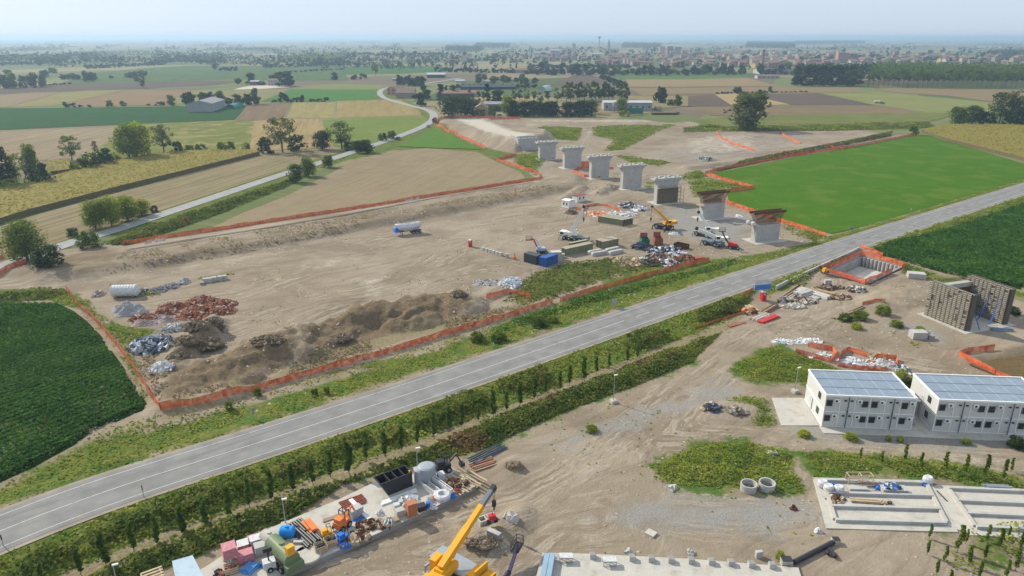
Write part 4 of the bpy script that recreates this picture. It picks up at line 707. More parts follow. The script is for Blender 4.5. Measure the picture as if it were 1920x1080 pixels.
for i in range(13): u = 1062 + i * 9; tree(u + rt.uniform(-3, 3), 189 + rt.uniform(-3, 4), 153 + rt.uniform(-2, 5), 20, 'sparse', 'g', 'pale poplar of the tall row behind the cypresses', 'pale poplar row behind the farm')
for u, v, vt in [(963, 190, 170), (975, 188, 168), (988, 190, 165), (1000, 188, 170), (1014, 192, 172), (1028, 190, 168), (1045, 191, 163), (1052, 189, 167)]: tree(u, v, vt, 15, 'sparse', rt.choice('gm'), 'spindly tree in the farm paddock', 'spindly paddock trees')
for u in range(748, 798, 9): tree(u, 161 + rt.uniform(-1, 1), 141 + rt.uniform(-3, 4), 15, 'round', 'd', 'dark tree of the belt behind the stone farm', 'tree belt behind the stone farm')
for u in range(1130, 1172, 8): tree(u, 150 + (u - 1130) * .3 + rt.uniform(-2, 2), 138 + (u - 1130) * .35, 13, 'round', 'd', 'tree of the diagonal hedge beside the ploughed field', 'diagonal hedge trees')
for u in range(900, 1000, 11): tree(u + rt.uniform(-4, 4), 152 + rt.uniform(-3, 8), 139 + rt.uniform(-4, 8), 14, 'round', rt.choice('dm'), 'tree scattered north of the farm', 'trees scattered north of the farm')
for u in range(850, 1010, 10): tree(u + rt.uniform(-3, 3), 165 + rt.uniform(-1, 1), 158 + rt.uniform(-2, 1), 13, 'bush', 'd', 'shrub of the long dark hedge above the farm', 'long dark hedge above the farm')
for u in range(985, 1490, 8):
    if 1400 < u < 1425: continue
    b = 141 - .0 * u + rt.uniform(-3, 1); tree(u + rt.uniform(-3, 3), b, b - rt.choice([9, 11, 13, 14, 19, 22]) + rt.uniform(-2, 2), 13, 'round', rt.choice('ddm'), 'dark tree of the belt along the edge of town', 'tree belt along the town edge')
for i in range(40):
    u = rt.choice([rt.uniform(560, 960), rt.uniform(640, 960)]); v = rt.uniform(108, 130); tree(u, v, v - rt.uniform(7, 14), 0, 'round', rt.choice('ddm'), 'tree among the houses of the western hamlet', 'trees of the western hamlet')
for i in range(40): u = rt.uniform(980, 1915); v = rt.uniform(100, 132); tree(u, v, v - rt.uniform(6, 14), 0, 'round', 'd', 'dark tree rising between the town roofs', 'trees between the town roofs')
for u, v, vt, w in [(10, 166, 137, 20), (27, 166, 135, 20), (66, 164, 136, 22), (80, 163, 137, 14), (46, 156, 140, 16), (122, 149, 138, 16), (136, 149, 136, 18), (147, 149, 139, 12), (163, 153, 132, 16), (175, 153, 133, 16), (208, 147, 141, 8), (243, 146, 136, 12), (254, 146, 133, 14), (267, 144, 132, 14), (85, 146, 130, 16), (100, 137, 126, 18), (15, 140, 130, 20), (40, 165, 153, 8), (48, 165, 156, 8), (255, 153, 143, 8)]:
    tree(u, v, vt, w, 'round', rt.choice('gmd'), 'tree scattered over the hazy western fields', 'trees of the hazy western fields')
def hedge_row(u0, u1, v0, v1, hpx, step, label, leaf='d'):
    n = int((u1 - u0) / step)
    for i in range(n + 1):
        t = i / max(n, 1); v = v0 + (v1 - v0) * t; tree(u0 + (u1 - u0) * t + rt.uniform(-1, 1), v, v - hpx * rt.uniform(.75, 1.25), step * 1.5, 'bush', leaf, label, label + 's')
hedge_row(0, 105, 123, 119, 8, 9, 'shrub of the dark far hedge in the west'); hedge_row(165, 300, 129, 122, 8, 9, 'shrub of the long hazy hedge across the western fields'); hedge_row(85, 130, 161, 158, 4, 8, 'low shrub beside the purple field'); hedge_row(500, 640, 127, 123, 8, 10, 'shrub of the hedge north of the white farmhouse')
hedge_row(415, 444, 133, 133, 8, 6, 'shrub of the small copse in the wide pasture'); hedge_row(1345, 1510, 176, 173, 3.5, 9, 'shrub of the thin hedge behind the tilled fields'); hedge_row(238, 272, 145, 141, 9, 8, 'shrub of the small western copse')
def far_trees(name, spots, label, leafm, seed):
    r = np.random.RandomState(seed); PP = []; SZ = []
    for u, v, hp, w in spots:
        x, y = P0(u, v); h = min(24, max(5, ztop(y, v - hp))); q = crown_pts('round', 60, r) * [h * w, h * w, h] + [x, y, 0]; PP.append(q); SZ.append(np.full(len(q), h * .24))
    P = np.vstack(PP); V, F = cards(P, np.concatenate(SZ), .5, seed); return tag(np_obj(name, V, F, leafm), label, kind='stuff')
def lines(n, u0, u1, v0, v1, k=5):
    out = []
    for _ in range(n):
        u, v = rt.uniform(u0, u1), v0 + rt.random() ** 1.2 * (v1 - v0); m = rt.choice([1, 2, 3, k, k * 3]); du = (v - 66) * .16 + .8; sl = rt.uniform(-.03, .03)
        for i in range(m): out.append((u + i * du + rt.uniform(-.3, .3), v + i * du * sl, rt.uniform(.15, .3) * (v - 66) * rt.choice([.6, 1, 1]), rt.uniform(.9, 1.5)))
    return out
far_trees('distant_trees', lines(210, -60, 960, 73, 116) + lines(60, -60, 640, 112, 124, 3), 'hazy hedgerows and trees scattered across the western plain', T_dark, 41)
far_trees('distant_trees', lines(130, 940, 1980, 73, 96, 6), 'hazy hedgerows and trees behind the town', T_dark, 42)
far_trees('distant_trees', lines(60, 0, 960, 74, 124, 2), 'paler hazy trees scattered across the western plain', T_grey, 43)
far_trees('town_trees', [(rt.uniform(985, 1930), rt.uniform(98, 132), rt.uniform(6, 13), rt.uniform(.9, 1.4)) for _ in range(330)] + [(rt.uniform(580, 980), rt.uniform(105, 132), rt.uniform(6, 12), rt.uniform(.9, 1.4)) for _ in range(150)], 'dark trees growing all through the distant town', T_dark, 44)
# far woods: one mass each
def wood(name, polys, hm, spacing, label, kind='round', leafm=None, nleaf=26, seed=1, near=1):
    XS = []
    for i, p in enumerate(polys):
        q = poly2(p); lo, hi = q.min(0), q.max(0); gx, gy = np.meshgrid(np.arange(lo[0], hi[0], spacing), np.arange(lo[1], hi[1], spacing)); r = np.random.RandomState(seed + i)
        gx = gx.ravel() + r.uniform(-.2, .2, gx.size) * spacing; gy = gy.ravel() + r.uniform(-.2, .2, gy.size) * spacing; s = sdf(gx, gy, q) > 0; XS.append(np.stack([gx[s], gy[s]], -1))
    C = np.vstack(XS); r = np.random.RandomState(seed); PP = []
    for cx, cy in C:
        h = hm * r.uniform(.85, 1.15); q = crown_pts(kind, nleaf, r); q = q * [h, h, h]; q[:, :2] *= 1.25; q += [cx, cy, 0]; PP.append(q)
    P = np.vstack(PP); V, F = cards(P, hm * (.13 if kind == 'plant' else .2), .5, seed); return tag(np_obj(name, V, F, leafm or T_dark), label, None, None, 'stuff'), C
wood('wood', [[(1622, 150), (1625, 160), (1700, 163.5), (2100, 165.5), (2100, 146), (1640, 141)]], 21, 7.5, 'deep plantation of tall poplars reading as one green block', 'plant', T_mid, 22, 3)
wood('wood', [[(1489, 158.5), (1600, 160.5), (1640, 154), (1640, 150), (1500, 149)]], 23, 7.5, 'dark poplar plantation block west of the grey tree', 'plant', T_dark, 24, 4)
for i in range(17): u = 1490 + i * 6.4; tree(u, 161.0, 122, 10, 'column', 'd', 'dark poplar at the front of the western plantation block', 'front poplars of the western plantation block', near=0)
for i in range(34): u = 1628 + i * 9.2; tree(u, 162.5 + min(2.6, i * .2), 131 + rt.uniform(-1, 1.5), 13, 'plant', 'm', 'tall bare stemmed poplar at the front of the plantation', 'front poplars of the plantation', near=1)
wood('wood', [[(835, 97.5), (900, 99), (905, 93), (840, 91)], [(893, 90), (955, 91), (955, 85), (893, 84)]], 22, 26, 'two hazy copses north of the hamlet', seed=6)
wood('wood', [[(1165, 91), (1235, 93), (1240, 85), (1170, 83)], [(1398, 91.5), (1490, 92.5), (1490, 82), (1400, 80)], [(1490, 84), (1620, 83), (1620, 78), (1490, 79)]], 22, 34, 'hazy far woods behind the town', seed=7)
wood('wood', [[(1850, 110), (1960, 110), (1960, 100), (1850, 102)]], 20, 22, 'dark wood at the east edge of town', seed=8)
wood('wood', [[(500, 119), (640, 118), (640, 106), (560, 106), (545, 112)]], 14, 18, 'mixed wood west of the hamlet', seed=9, leafm=T_mid)
wood('wood', [[(140, 108), (300, 110), (310, 100), (150, 100)], [(0, 118), (60, 116), (60, 108), (0, 108)], [(380, 97), (520, 97), (520, 92), (400, 92)], [(0, 98), (120, 97), (120, 93), (0, 93)]], 14, 34, 'hazy woods of the western plain', seed=10, leafm=T_grey)
for u0, u1, v0, v1, hp, st, lb in [(300, 420, 118, 117, 7, 9, 'shrub of a hazy hedge north of the pasture'), (0, 180, 108, 106, 6, 10, 'shrub of the farthest western hedge'), (640, 830, 104, 103, 6, 10, 'shrub of the hedge behind the hamlet'), (545, 640, 136, 131, 4, 9, 'shrub of the ditch in the northern pasture'), (820, 960, 135, 137, 9, 9, 'shrub of the garden belt before the hamlet'), (1500, 1900, 112, 113, 6, 12, 'shrub of the belt behind the eastern roofs'), (1000, 1180, 128, 128, 8, 10, 'shrub of the gardens below the town')]: hedge_row(u0, u1, v0, v1, hp, st, lb)
# planted saplings
def sapling_proto(seed, wid=.10, lf=None):
    r = np.random.RandomState(seed); n = int(1900 * wid); z = r.uniform(.12, 1, n) ** .85; R = wid * (1 - np.abs(z - .5)) * r.uniform(0, 1, n) ** .5; a = r.uniform(0, 6.28, n); wob = .03 * np.sin(z * 7)
    P = np.stack([R * np.cos(a) + wob, R * np.sin(a), z], -1); V, F = cards(P, .10, .2, seed); root = empty('young_hornbeam', (0, 0, 0)); np_obj('crown', V, F, lf or T_sap, root); t = MB(); t.cyl((0, 0, -.05), (0, 0, .8), .012, .006, 5); t.build('trunk', M_bark, root); return root
T_sap = tleaf('sapling leaves', [(.35, (.045, .08, .016)), (.55, (.08, .125, .024)), (.75, (.13, .175, .035))])
SP = [sapling_proto(1), sapling_proto(2), sapling_proto(3, .085, T_mid), sapling_proto(4, .085, T_mid)]; used_sp = [False] * 4
def sapling(u, v, h, label, group):
    p = G(u, v); i = rt.randrange(2) + (0 if 'row' in label else 2); s = (h, h, h); 
    if not used_sp[i]: used_sp[i] = True; o = SP[i]; o.location = p; o.scale = s
    else: o = dup(SP[i], p, rt.uniform(0, 6), s)
    tag(o, label, 'sapling', group)
for u, v, vt in [(85, 1105, 1060), (152, 1078, 1035), (200, 1063, 1005), (252, 1035, 985), (297, 1023, 975), (345, 1007, 955), (388, 995, 945), (431, 972, 918), (468, 952, 902), (510, 940, 888), (550, 924, 875), (587, 910, 868), (620, 896, 850), (655, 890, 835), (687, 864, 815), (722, 857, 815), (753, 845, 802), (783, 833, 800), (814, 822, 778), (842, 808, 768), (866, 802, 762), (897, 790, 770), (925, 783, 738), (950, 770, 736), (975, 762, 722), (1002, 750, 712), (1022, 740, 708), (1050, 732, 700), (1068, 722, 690), (1095, 715, 675), (1118, 700, 672), (1142, 690, 665), (1176, 680, 652), (1195, 672, 648)]:
    p = G(u, v); sapling(u, v, max(2.6, (ztop(p.y, vt) - p.z) * 1.12), 'slim young hornbeam of the long row below the main road', 'young hornbeams along the road')
for u, v, vt in [(1612, 864, 832), (1652, 870, 838), (1695, 868, 822), (1725, 880, 840), (1770, 885, 835), (1808, 890, 842), (1845, 895, 840), (1880, 900, 850), (1895, 885, 850), (1742, 1010, 975), (1738, 1040, 1005), (1755, 1078, 1040), (1778, 1100, 1060), (1795, 1035, 970), (1815, 1060, 1010), (1850, 1015, 975), (1845, 1050, 1010), (1872, 1030, 980), (1890, 1010, 980), (1903, 1070, 1015), (1885, 1085, 1040), (1835, 1085, 1045), (1912, 1030, 990), (1770, 1055, 1015), (1810, 1020, 985)]:
    p = G(u, v); low = v > 960; sapling(u, v, max(1.6, (ztop(p.y, vt) - p.z) * .78), 'young hornbeam of the planted block beyond the ribbed slab' if low else 'young hornbeam in the weed strip below the cabins', 'young hornbeams of the planted block' if low else 'young hornbeams in the weed strip')
# ---------------------------------------------------------------- shared paints
M_conc = mat('cast concrete', (.42, .41, .385), .85, .14, .5, bump=.3, grime=.25); M_conc2 = mat('pale slab concrete', (.46, .43, .375), .85, .12, .35, grime=.3); M_concd = mat('dark concrete', (.27, .265, .255), .85, .2, .7)
M_white = mat('white sheet metal', (.72, .72, .69), .5, .06, .5, grime=.12); M_glass = mat('window glass', (.03, .035, .04), .15, .2, .5); M_dark = mat('dark rubber', (.025, .025, .027), .7, .3, 2); M_steel = mat('galvanised steel', (.42, .45, .48), .4, .12, 1, metal=.6)
M_blk = mat('black painted steel', (.035, .036, .04), .45, .25, 1); M_red = mat('red plastic', (.55, .035, .04), .45, .1, 1); M_blue = mat('blue plastic', (.03, .16, .55), .45, .12, 1); M_rust = mat('rusty steel', (.095, .045, .026), .85, .35, 2.5)
M_olive = mat('olive painted steel', (.18, .19, .115), .6, .12, .6, grime=.35); M_olive2 = mat('dusty beam top', (.38, .34, .25), .8, .2, 1.2, grime=.3); M_wood = mat('weathered timber', (.30, .225, .145), .85, .25, 2, bump=.3); M_wood2 = mat('pale timber', (.46, .36, .23), .85, .2, 2); M_yel = mat('crane yellow', (.74, .36, .02), .45, .07, .6, grime=.08)
M_tarp = mat('white plastic sheet', (.56, .56, .56), .55, .18, 1.5, grime=.35); M_orange = mat('orange plastic', (.70, .20, .05), .6, .12, 1.5); M_brick = mat('brick red block', (.42, .17, .09), .85, .15, 2.5); M_ribbed = mat('bluish roof sheet', (.22, .27, .325), .5, .14, .8, grime=.15); M_redbr = mat('brown red paint', (.30, .10, .06), .7, .2, 1)
def netting():
    k = NT('orange netting'); f = k.noise(.5, 4); c = k.ramp(f, [(.3, (.50, .075, .03)), (.7, (.80, .19, .07))])
    t = k.n('ShaderNodeBsdfTransparent'); mx = k.n('ShaderNodeMixShader'); g = k.m('MULTIPLY', k.step(k.noise(1.1, 4), .35, .7), .4); k.t.links.new(g, mx.inputs[0]); k.t.links.new(k.b.outputs[0], mx.inputs[1]); k.t.links.new(t.outputs[0], mx.inputs[2])
    out = [n for n in k.t.nodes if n.type == 'OUTPUT_MATERIAL'][0]; k.t.links.new(mx.outputs[0], out.inputs[0]); k.out(c, .7); return k.mat
M_net = netting()
# ---------------------------------------------------------------- orange mesh fences
def fence(pts, label, h=1.15, group=None, m=None, flat=None):
    gz = (lambda x, y: flat) if flat is not None else globals()['gz']; q = [G(u, v) if flat is None else Vector((*P0(u, v, flat), flat)) for u, v in pts]
    out = []
    for a, b in zip(q[:-1], q[1:]):
        n = max(1, int((b - a).length / 2.2)); out += [a + (b - a) * (i / n) for i in range(n)]
    out.append(q[-1]); r = random.Random(len(out)); mb = MB(); V = []; F = []
    for i, p in enumerate(out):
        z = gz(p.x, p.y); jx, jy = r.uniform(-.12, .12), r.uniform(-.12, .12); hh = (h + .12) * r.uniform(.78, 1.06); V += [(p.x, p.y, z - .05), (p.x + jx, p.y + jy, z + hh * .5), (p.x + jx * .3, p.y + jy * .3, z + hh)]
    for i in range(len(out) - 1):
        for j in (0, 1): F.append((i * 3 + j, i * 3 + 3 + j, i * 3 + 4 + j, i * 3 + 1 + j))
    root = empty('plastic_fence', out[0], 0, label, 'fence', group); ro = Vector(out[0])
    mesh_obj('netting', [Vector(v) - ro for v in V], F, m or M_net, None, root)
    mp = MB()
    step = max(1, len(out) // 40)
    for i in range(0, len(out), step * 2):
        p = MB(); z = gz(out[i].x, out[i].y); q0 = Vector((out[i].x, out[i].y, z)) - ro; p.cyl(q0 - Vector((0, 0, .1)), q0 + Vector((0, 0, h + .12)), .03, n=5); p.build('post', M_rust, root)
    return root
fence([(302, 772), (363, 761), (420, 747), (473, 735), (520, 721), (600, 698), (640, 687), (740, 659), (873, 617), (940, 599), (973, 588), (1037, 568)], 'long orange mesh fence between the spoil heaps and the main road', 1.3)
fence([(1050, 566), (1077, 557), (1157, 534), (1220, 516), (1280, 502), (1330, 489)], 'orange mesh fence running past the scrap heap above the road', 1.2)
fence([(125, 545), (147, 573), (173, 597), (200, 627), (233, 667), (257, 700), (276, 735), (301, 771)], 'orange mesh fence curving down beside the soybean field', 1.3)
fence([(230, 460), (305, 448), (377, 437), (500, 418), (627, 399), (715, 385), (790, 372), (865, 360), (940, 348), (1015, 337)], 'orange mesh fence along the harvested tan field', 1.3)
fence([(1013, 336), (1010, 326), (987, 320), (955, 309), (931, 302), (968, 292)], 'orange mesh fence folding back near the abutment', 1.5)
fence([(910, 279), (880, 265), (853, 253), (833, 246), (818, 237), (821, 228), (837, 221), (905, 222), (975, 223)], 'orange mesh fence around the bridge embankment foot', 1.8)
fence([(-20, 524), (0, 517), (50, 494)], 'short orange mesh fence beside the country road mouth', 1.6); fence([(-20, 492), (0, 487), (9, 482)], 'orange mesh scrap across the country road', 1.3)
fence([(912, 561), (945, 551), (957, 549), (995, 561)], 'small orange mesh fence bent in a corner beside the rubble', 1.3)
fence([(1322, 327), (1360, 317), (1420, 306), (1497, 291), (1547, 284), (1600, 276), (1660, 264), (1720, 253)], 'orange mesh fence along the far side of the bright green field', 1.4)
fence([(1322, 328), (1365, 341), (1413, 354), (1390, 357), (1364, 361)], 'orange mesh fence in a pointed corner of the bright green field', 1.5); fence([(1362, 382), (1410, 398), (1470, 419), (1510, 432), (1547, 444)], 'orange mesh fence behind the unfinished piers', 1.4)
fence([(1468, 288), (1490, 293), (1510, 290)], 'short orange mesh spur west of two by the far ditch', 1.3); fence([(1548, 277), (1580, 281), (1590, 277)], 'short orange mesh spur east of two by the far ditch', 1.3)
fence([(1343, 249), (1352, 260), (1380, 273), (1415, 283)], 'orange mesh fence across the bare ground beneath the lone tree', 1.2); fence([(1462, 250), (1480, 261), (1500, 270)], 'short orange mesh fence on the bare slope east of the lone tree', 1.2)
fence([(1058, 314), (1085, 313), (1110, 311), (1112, 306), (1080, 307)], 'orange mesh fence at the foot of the second pier', 1.3); fence([(1125, 334), (1095, 332), (1075, 324), (1082, 318), (1100, 315), (1150, 318)], 'orange mesh ring around the hole by the third pier', 1.2)
fence([(1363 - 283, 393), (1092, 396), (1100, 388), (1120, 385), (1140, 388), (1160, 394), (1165, 399)], 'heap of orange netting near the white site huts', .9)
fence([(1540, 508), (1575, 496), (1614, 477), (1650, 487), (1697, 500), (1690, 506)], 'orange mesh fence around the back of the excavation', 1.3, flat=.3); fence([(1544, 510), (1580, 519), (1622, 532), (1630, 528), (1660, 515), (1672, 511)], 'orange mesh fence around the front of the excavation', 1.2, flat=.3)
fence([(1612, 464), (1634, 472), (1655, 480)], 'short orange mesh fence at the end of the concrete barrier', 1.0); fence([(1863, 657), (1830, 661), (1796, 669), (1816, 679), (1865, 703), (1925, 727), (1990, 752)], 'orange mesh fence around the brown patch by the east edge', 1.2)
fence([(1303, 617), (1340, 604), (1393, 587)], 'low orange netting lying below the timber pile', .5); fence([(1390, 560), (1400, 552), (1412, 545)], 'orange netting hung beside the timber pile', 1.0); fence([(1617, 573), (1640, 568), (1659, 566)], 'orange netting draped over the long wooden beam', .9)
fence([(1491, 663), (1520, 670), (1555, 680), (1568, 668), (1560, 657), (1530, 654), (1515, 650)], 'orange mesh fence looping around the round pit', 1.1)
fence([(1570, 687), (1577, 668), (1590, 658), (1625, 670)], 'orange mesh fence at the west end of the tarpaulin basin', 1.1); fence([(1642, 672), (1680, 674), (1682, 690)], 'orange mesh fence at the east end of the tarpaulin basin', 1.1); fence([(1572, 687), (1610, 693), (1665, 697)], 'orange mesh fence on the near side of the tarpaulin basin', .9)
# ---------------------------------------------------------------- bridge piers
PX, PY = Vector((.937, .35, 0)), Vector((-.35, .937, 0)); PANG = math.atan2(.35, .937)
def pier(u, v, H, label, cap=True, form=False, rebar=False, w=4.45):
    p = G(u, v); p.z = 0; root = empty('bridge_pier', p, PANG, label, 'bridge pier', 'piers of the unfinished bridge')
    f = MB(); f.box(-6, 6, -2.6, 4.8, -.4, .12); f.build('footing', M_conc2, root)
    hs = H * .62 if cap else H
    b = MB(); b.box(-w, w, 0, 2.3, .12, hs)
    for x in (-w / 2 - .3, w / 2 + .2): b.box(x - .02, x + .02, -.012, 0, .2, hs, 1)
    for z in (hs * .5,): b.box(-w, w, -.012, 0, z - .02, z + .02, 1)
    b.build('stem', [M_conc, M_concd], root)
    if cap:
        pr = [(w + 1.35 * (t ** 2.4), hs + (H - .9 - hs) * t) for t in [i / 7 for i in range(8)]]
        h = MB(); n = len(pr); vs = [(x, 0, z) for x, z in pr] + [(-x, 0, z) for x, z in reversed(pr)]; vs += [(x, 2.3, z) for x, _, z in vs]; m = 2 * n
        h.add(vs, [(i, m + i, m + (i + 1) % m, (i + 1) % m) for i in range(m)] + [tuple(range(m)), tuple(reversed(range(m, 2 * m)))][:2]); o = h.build('hammerhead', M_conc, root)
        c = MB(); c.box(-6.1, 6.1, -.45, 2.75, H - .9, H - .1); c.build('cap_beam', M_conc, root)
        for i in range(6):
            q = MB(); x = -5.1 + i * 2.04; q.box(x - .45, x + .45, .1 + (i % 2) * .9, 1.2 + (i % 2) * .9, H - .1, H + .28); q.build('bearing_plinth', M_conc2, root)
        s = MB(); s.box(-6.1, 6.1, 2.3, 2.7, H - .1, H + .3); s.build('upstand', M_conc2, root)
    if form:
        s = MB(); s.box(-w - .1, w + .1, -.35, -.03, .2, hs * .98)
        for i in range(16): x = -w + i * w / 7.5; s.box(x - .05, x + .05, -.5, -.35, .2, hs * .98, 1)
        s.build('formwork', [mat('stained formwork', (.13, .12, .10), .85, .35, .9), M_wood], root)
        pl = MB(); pl.box(-w - .6, w + .6, -1.4, -.5, hs * .98, hs * .98 + .12); pl.bar((-w - .6, -1.4, hs + .9), (w + .6, -1.4, hs + .9), .08); [pl.bar((x, -1.4, hs), (x, -1.4, hs + 1), .06) for x in (-w, -w / 2, 0, w / 2, w)]; pl.build('work_platform', M_wood, root)
        tw = MB()
        for x in (w + .6, w + 2.2):
            for y in (-1, 1): tw.bar((x, y, 0), (x, y, hs), .08)
        for z in (1.2, 2.6, 4, 5.2): tw.bar((w + .6, -1, z), (w + 2.2, -1, z), .07); tw.bar((w + .6, 1, z), (w + 2.2, 1, z), .07); tw.bar((w + .6, -1, z), (w + .6, 1, z), .07)
        tw.build('scaffold', M_rust, root)
    if rebar:
        g = MB(); n = 26
        for i in range(n + 1):
            x = -w + 2 * w * i / n
            for y in (.1, 2.2):
                xo = x * 1.33; g.cyl((x, y, H), (x, y, H + 1.6), .06, n=4, caps=False); g.cyl((x, y, H + 1.6), (xo, y, H + 4.2), .065, n=4, caps=False)
        for z in (.3, .6, .9, 1.2, 1.5, 1.8, 2.1, 2.4, 2.7, 3.0, 3.3, 3.6):
            s_ = 1 if z < 1.6 else 1 + .33 * (z - 1.6) / 2.6
            for y in (.1, 2.2): g.bar((-w * s_, y, H + z), (w * s_, y, H + z), .075)
        g.box(-w * 1.36, w * 1.36, -.1, .12, H + 3.6, H + 4.3); g.box(-w * 1.36, w * 1.36, 2.15, 2.4, H + 3.6, H + 4.3)
        for i in range(13): x = -w * 1.33 + i * w * 2.66 / 12; g.bar((x, -.1, H + 4.25), (x, 2.4, H + 4.25), .06)
        g.build('rebar_cage', M_rust, root)
    return root
pier(1027, 299, 9.2, 'first hammerhead pier nearest the abutment'); pier(1074, 315, 10, 'second hammerhead pier with netting at its foot'); pier(1125, 333.5, 10, 'third hammerhead pier beside the fenced hole'); pier(1185, 353.5, 10, 'fourth hammerhead pier, the last without formwork'); pier(1250, 380.5, 9.9, 'fifth hammerhead pier with dark stained formwork and scaffold', form=True)
p7 = pier(1337, 409.5, 5.2, 'unfinished pier with rusty cage behind the white cranes', cap=False, rebar=True); p8 = pier(1438, 452, 5.2, 'unfinished pier with rusty cage nearest the main road', cap=False, rebar=True)
_w = MB(); _w.box(-5.9, -4.45, -.8, 2.4, 4.9, 5.05); [_w.bar((-5.9, y, 5.05), (-5.9, y, 6.1), .09) for y in (-.8, .8, 2.4)]; _w.bar((-5.9, -.8, 6.05), (-5.9, 2.4, 6.05), .12); _w.bar((-5.9, -.8, 5.6), (-5.9, 2.4, 5.6), .12); _w.bar((-5.9, -.8, 6.05), (-4.5, -.8, 6.05), .12); _w.build('work_platform', M_wood2, p7)
_w = MB(); _w.bar((-4.4, .3, 5.28), (-9.5, 5.5, 5.2), .3, .12); _w.bar((-4.4, 1.3, 5.28), (-8.8, 6, 5.2), .3, .12); _w.build('loose_plank', M_wood2, p8)
a = G(991, 281.5); a.z = 0; ab = empty('bridge_abutment', a, PANG, 'blocky concrete abutment closing the earth embankment', 'abutment')
_w = MB(); _w.box(-6.2, 6.2, 0, 2.2, -.3, 6.6); _w.build('front_wall', M_conc, ab); _w = MB(); _w.box(-6.2, -5.6, 2.2, 12, -.3, 7.4); _w.build('wing_wall', M_conc, ab); _w = MB(); _w.box(5.6, 6.2, 2.2, 12, -.3, 7.4); _w.build('wing_wall', M_conc, ab)
_w = MB(); _w.box(-5.6, 5.6, 2.2, 3.0, 5, 7.7); _w.build('back_wall', M_conc, ab)
for i in range(6): _w = MB(); x = -5 + i * 2; _w.box(x - .5, x + .5, .4, 1.5, 6.6, 7.0); _w.build('bearing_plinth', M_conc2, ab)
# ---------------------------------------------------------------- timber clad abutment under construction (east)
def slatted(L, Hh, seed, parent, name='formwork_panel'):
    """timber walings and slats over dark sheeting, one wall face in the y-z plane, length along y"""
    b = MB(); r = random.Random(seed); b.box(0, .25, 0, L, 0, Hh, 1)
    ny = int(L / .95)
    for i in range(ny):
        y = i * L / ny
        b.box(-.16, 0, y, y + .10, 0, Hh, 2)
    nz = int(Hh / .42)
    for j in range(nz):
        z = j * Hh / nz + .06
        for i in range(ny):
            if r.random() < .93: y = i * L / ny; b.box(-.26, -.16, y + .02, y + L / ny * r.uniform(.74, .82), z, z + .2, 0 if r.random() < .75 else 2)
    for _ in range(int(L * .5)):
        y = r.uniform(.3, L - .4); z = r.uniform(.5, Hh - 2.2); b.box(-.36, -.26, y, y + .2, z, z + 1.5, 1)
    return b.build(name, [mat('formwork slat', (.38, .34, .265), .85, .18, 1.5), M_blk2, mat('grey slat', (.34, .31, .25), .85, .25, 1.5)], parent)
M_blk2 = mat('dark sheeting', (.11, .095, .07), .85, .35, 1.5)
c0 = Vector((*P0(1732, 590), 0)); c1 = Vector((*P0(1807, 621), 0)); e0 = Vector((*P0(1892, 609), 0))
dY = (c0 - c1); LL = dY.length; dY.normalize(); HH = 8.4; ang = math.atan2(dY.y, dY.x) - PI / 2
ta = empty('formed_abutment', c1, ang, 'tall U shaped abutment clad in timber slat formwork', 'abutment'); W2 = (e0 - c1).dot(Vector((math.cos(ang), math.sin(ang), 0)))
w1 = slatted(LL, HH, 1, ta); w2 = slatted(LL, HH, 2, ta); w2.location = (W2 - 1.65, 0, 0)
M_sh = mat('fresh concrete', (.27, .24, .2), .9, .2, .8)
t = MB(); t.box(.25, 1.35, 0, LL, 0, HH - .25); t.box(.2, 1.45, -.35, 0, 0, HH - .1, 1); t.build('side_wall', [M_sh, M_blk2], ta)
t = MB(); t.box(W2 - 1.4, W2 - .3, 0, LL, 0, HH - .25); t.box(W2 - 1.42, W2 - .2, -.35, 0, 0, HH - .1, 1); t.box(W2 - .3, W2, 0, LL, 0, HH, 1); t.build('side_wall', [M_sh, M_blk2], ta)
t = MB(); t.box(1.35, W2 - 1.7, LL - 1.5, LL, 0, HH - 1.2); t.box(1.4, W2 - 1.75, LL - 1.7, LL - 1.5, 0, HH - 2.2, 1); t.build('back_wall', [M_conc2, M_rust], ta)
t = MB(); [t.bar((1.4 + i * .35, LL - .4, HH - 1.2), (1.4 + i * .35, LL - .4, HH + .1), .04) for i in range(int((W2 - 3) / .35))]; t.bar((1.4, LL - .4, HH - .3), (W2 - 1.7, LL - .4, HH - .3), .06); t.build('rebar_row', M_rust, ta)
t = MB(); t.box(-1.1, W2 + 1, -1.4, LL + 1.0, -.3, .1); t.build('footing', M_conc2, ta)
for y in (LL * .12, LL * .38, LL * .62):
    t = MB(); t.bar((W2 - 1.9, y, 5.8), (W2 - 4.6, y - .5, .2), .11); t.bar((W2 - 1.9, y, 3), (W2 - 4.6, y - .5, .2), .1); t.build('push_pull_prop', mat('blue prop steel', (.04, .12, .42), .5), ta)
t = MB(); t.bar((1.6, .3, 5), (3.6, -.8, .1), .14); t.build('push_pull_prop', mat('blue prop steel', (.04, .12, .42)), ta)
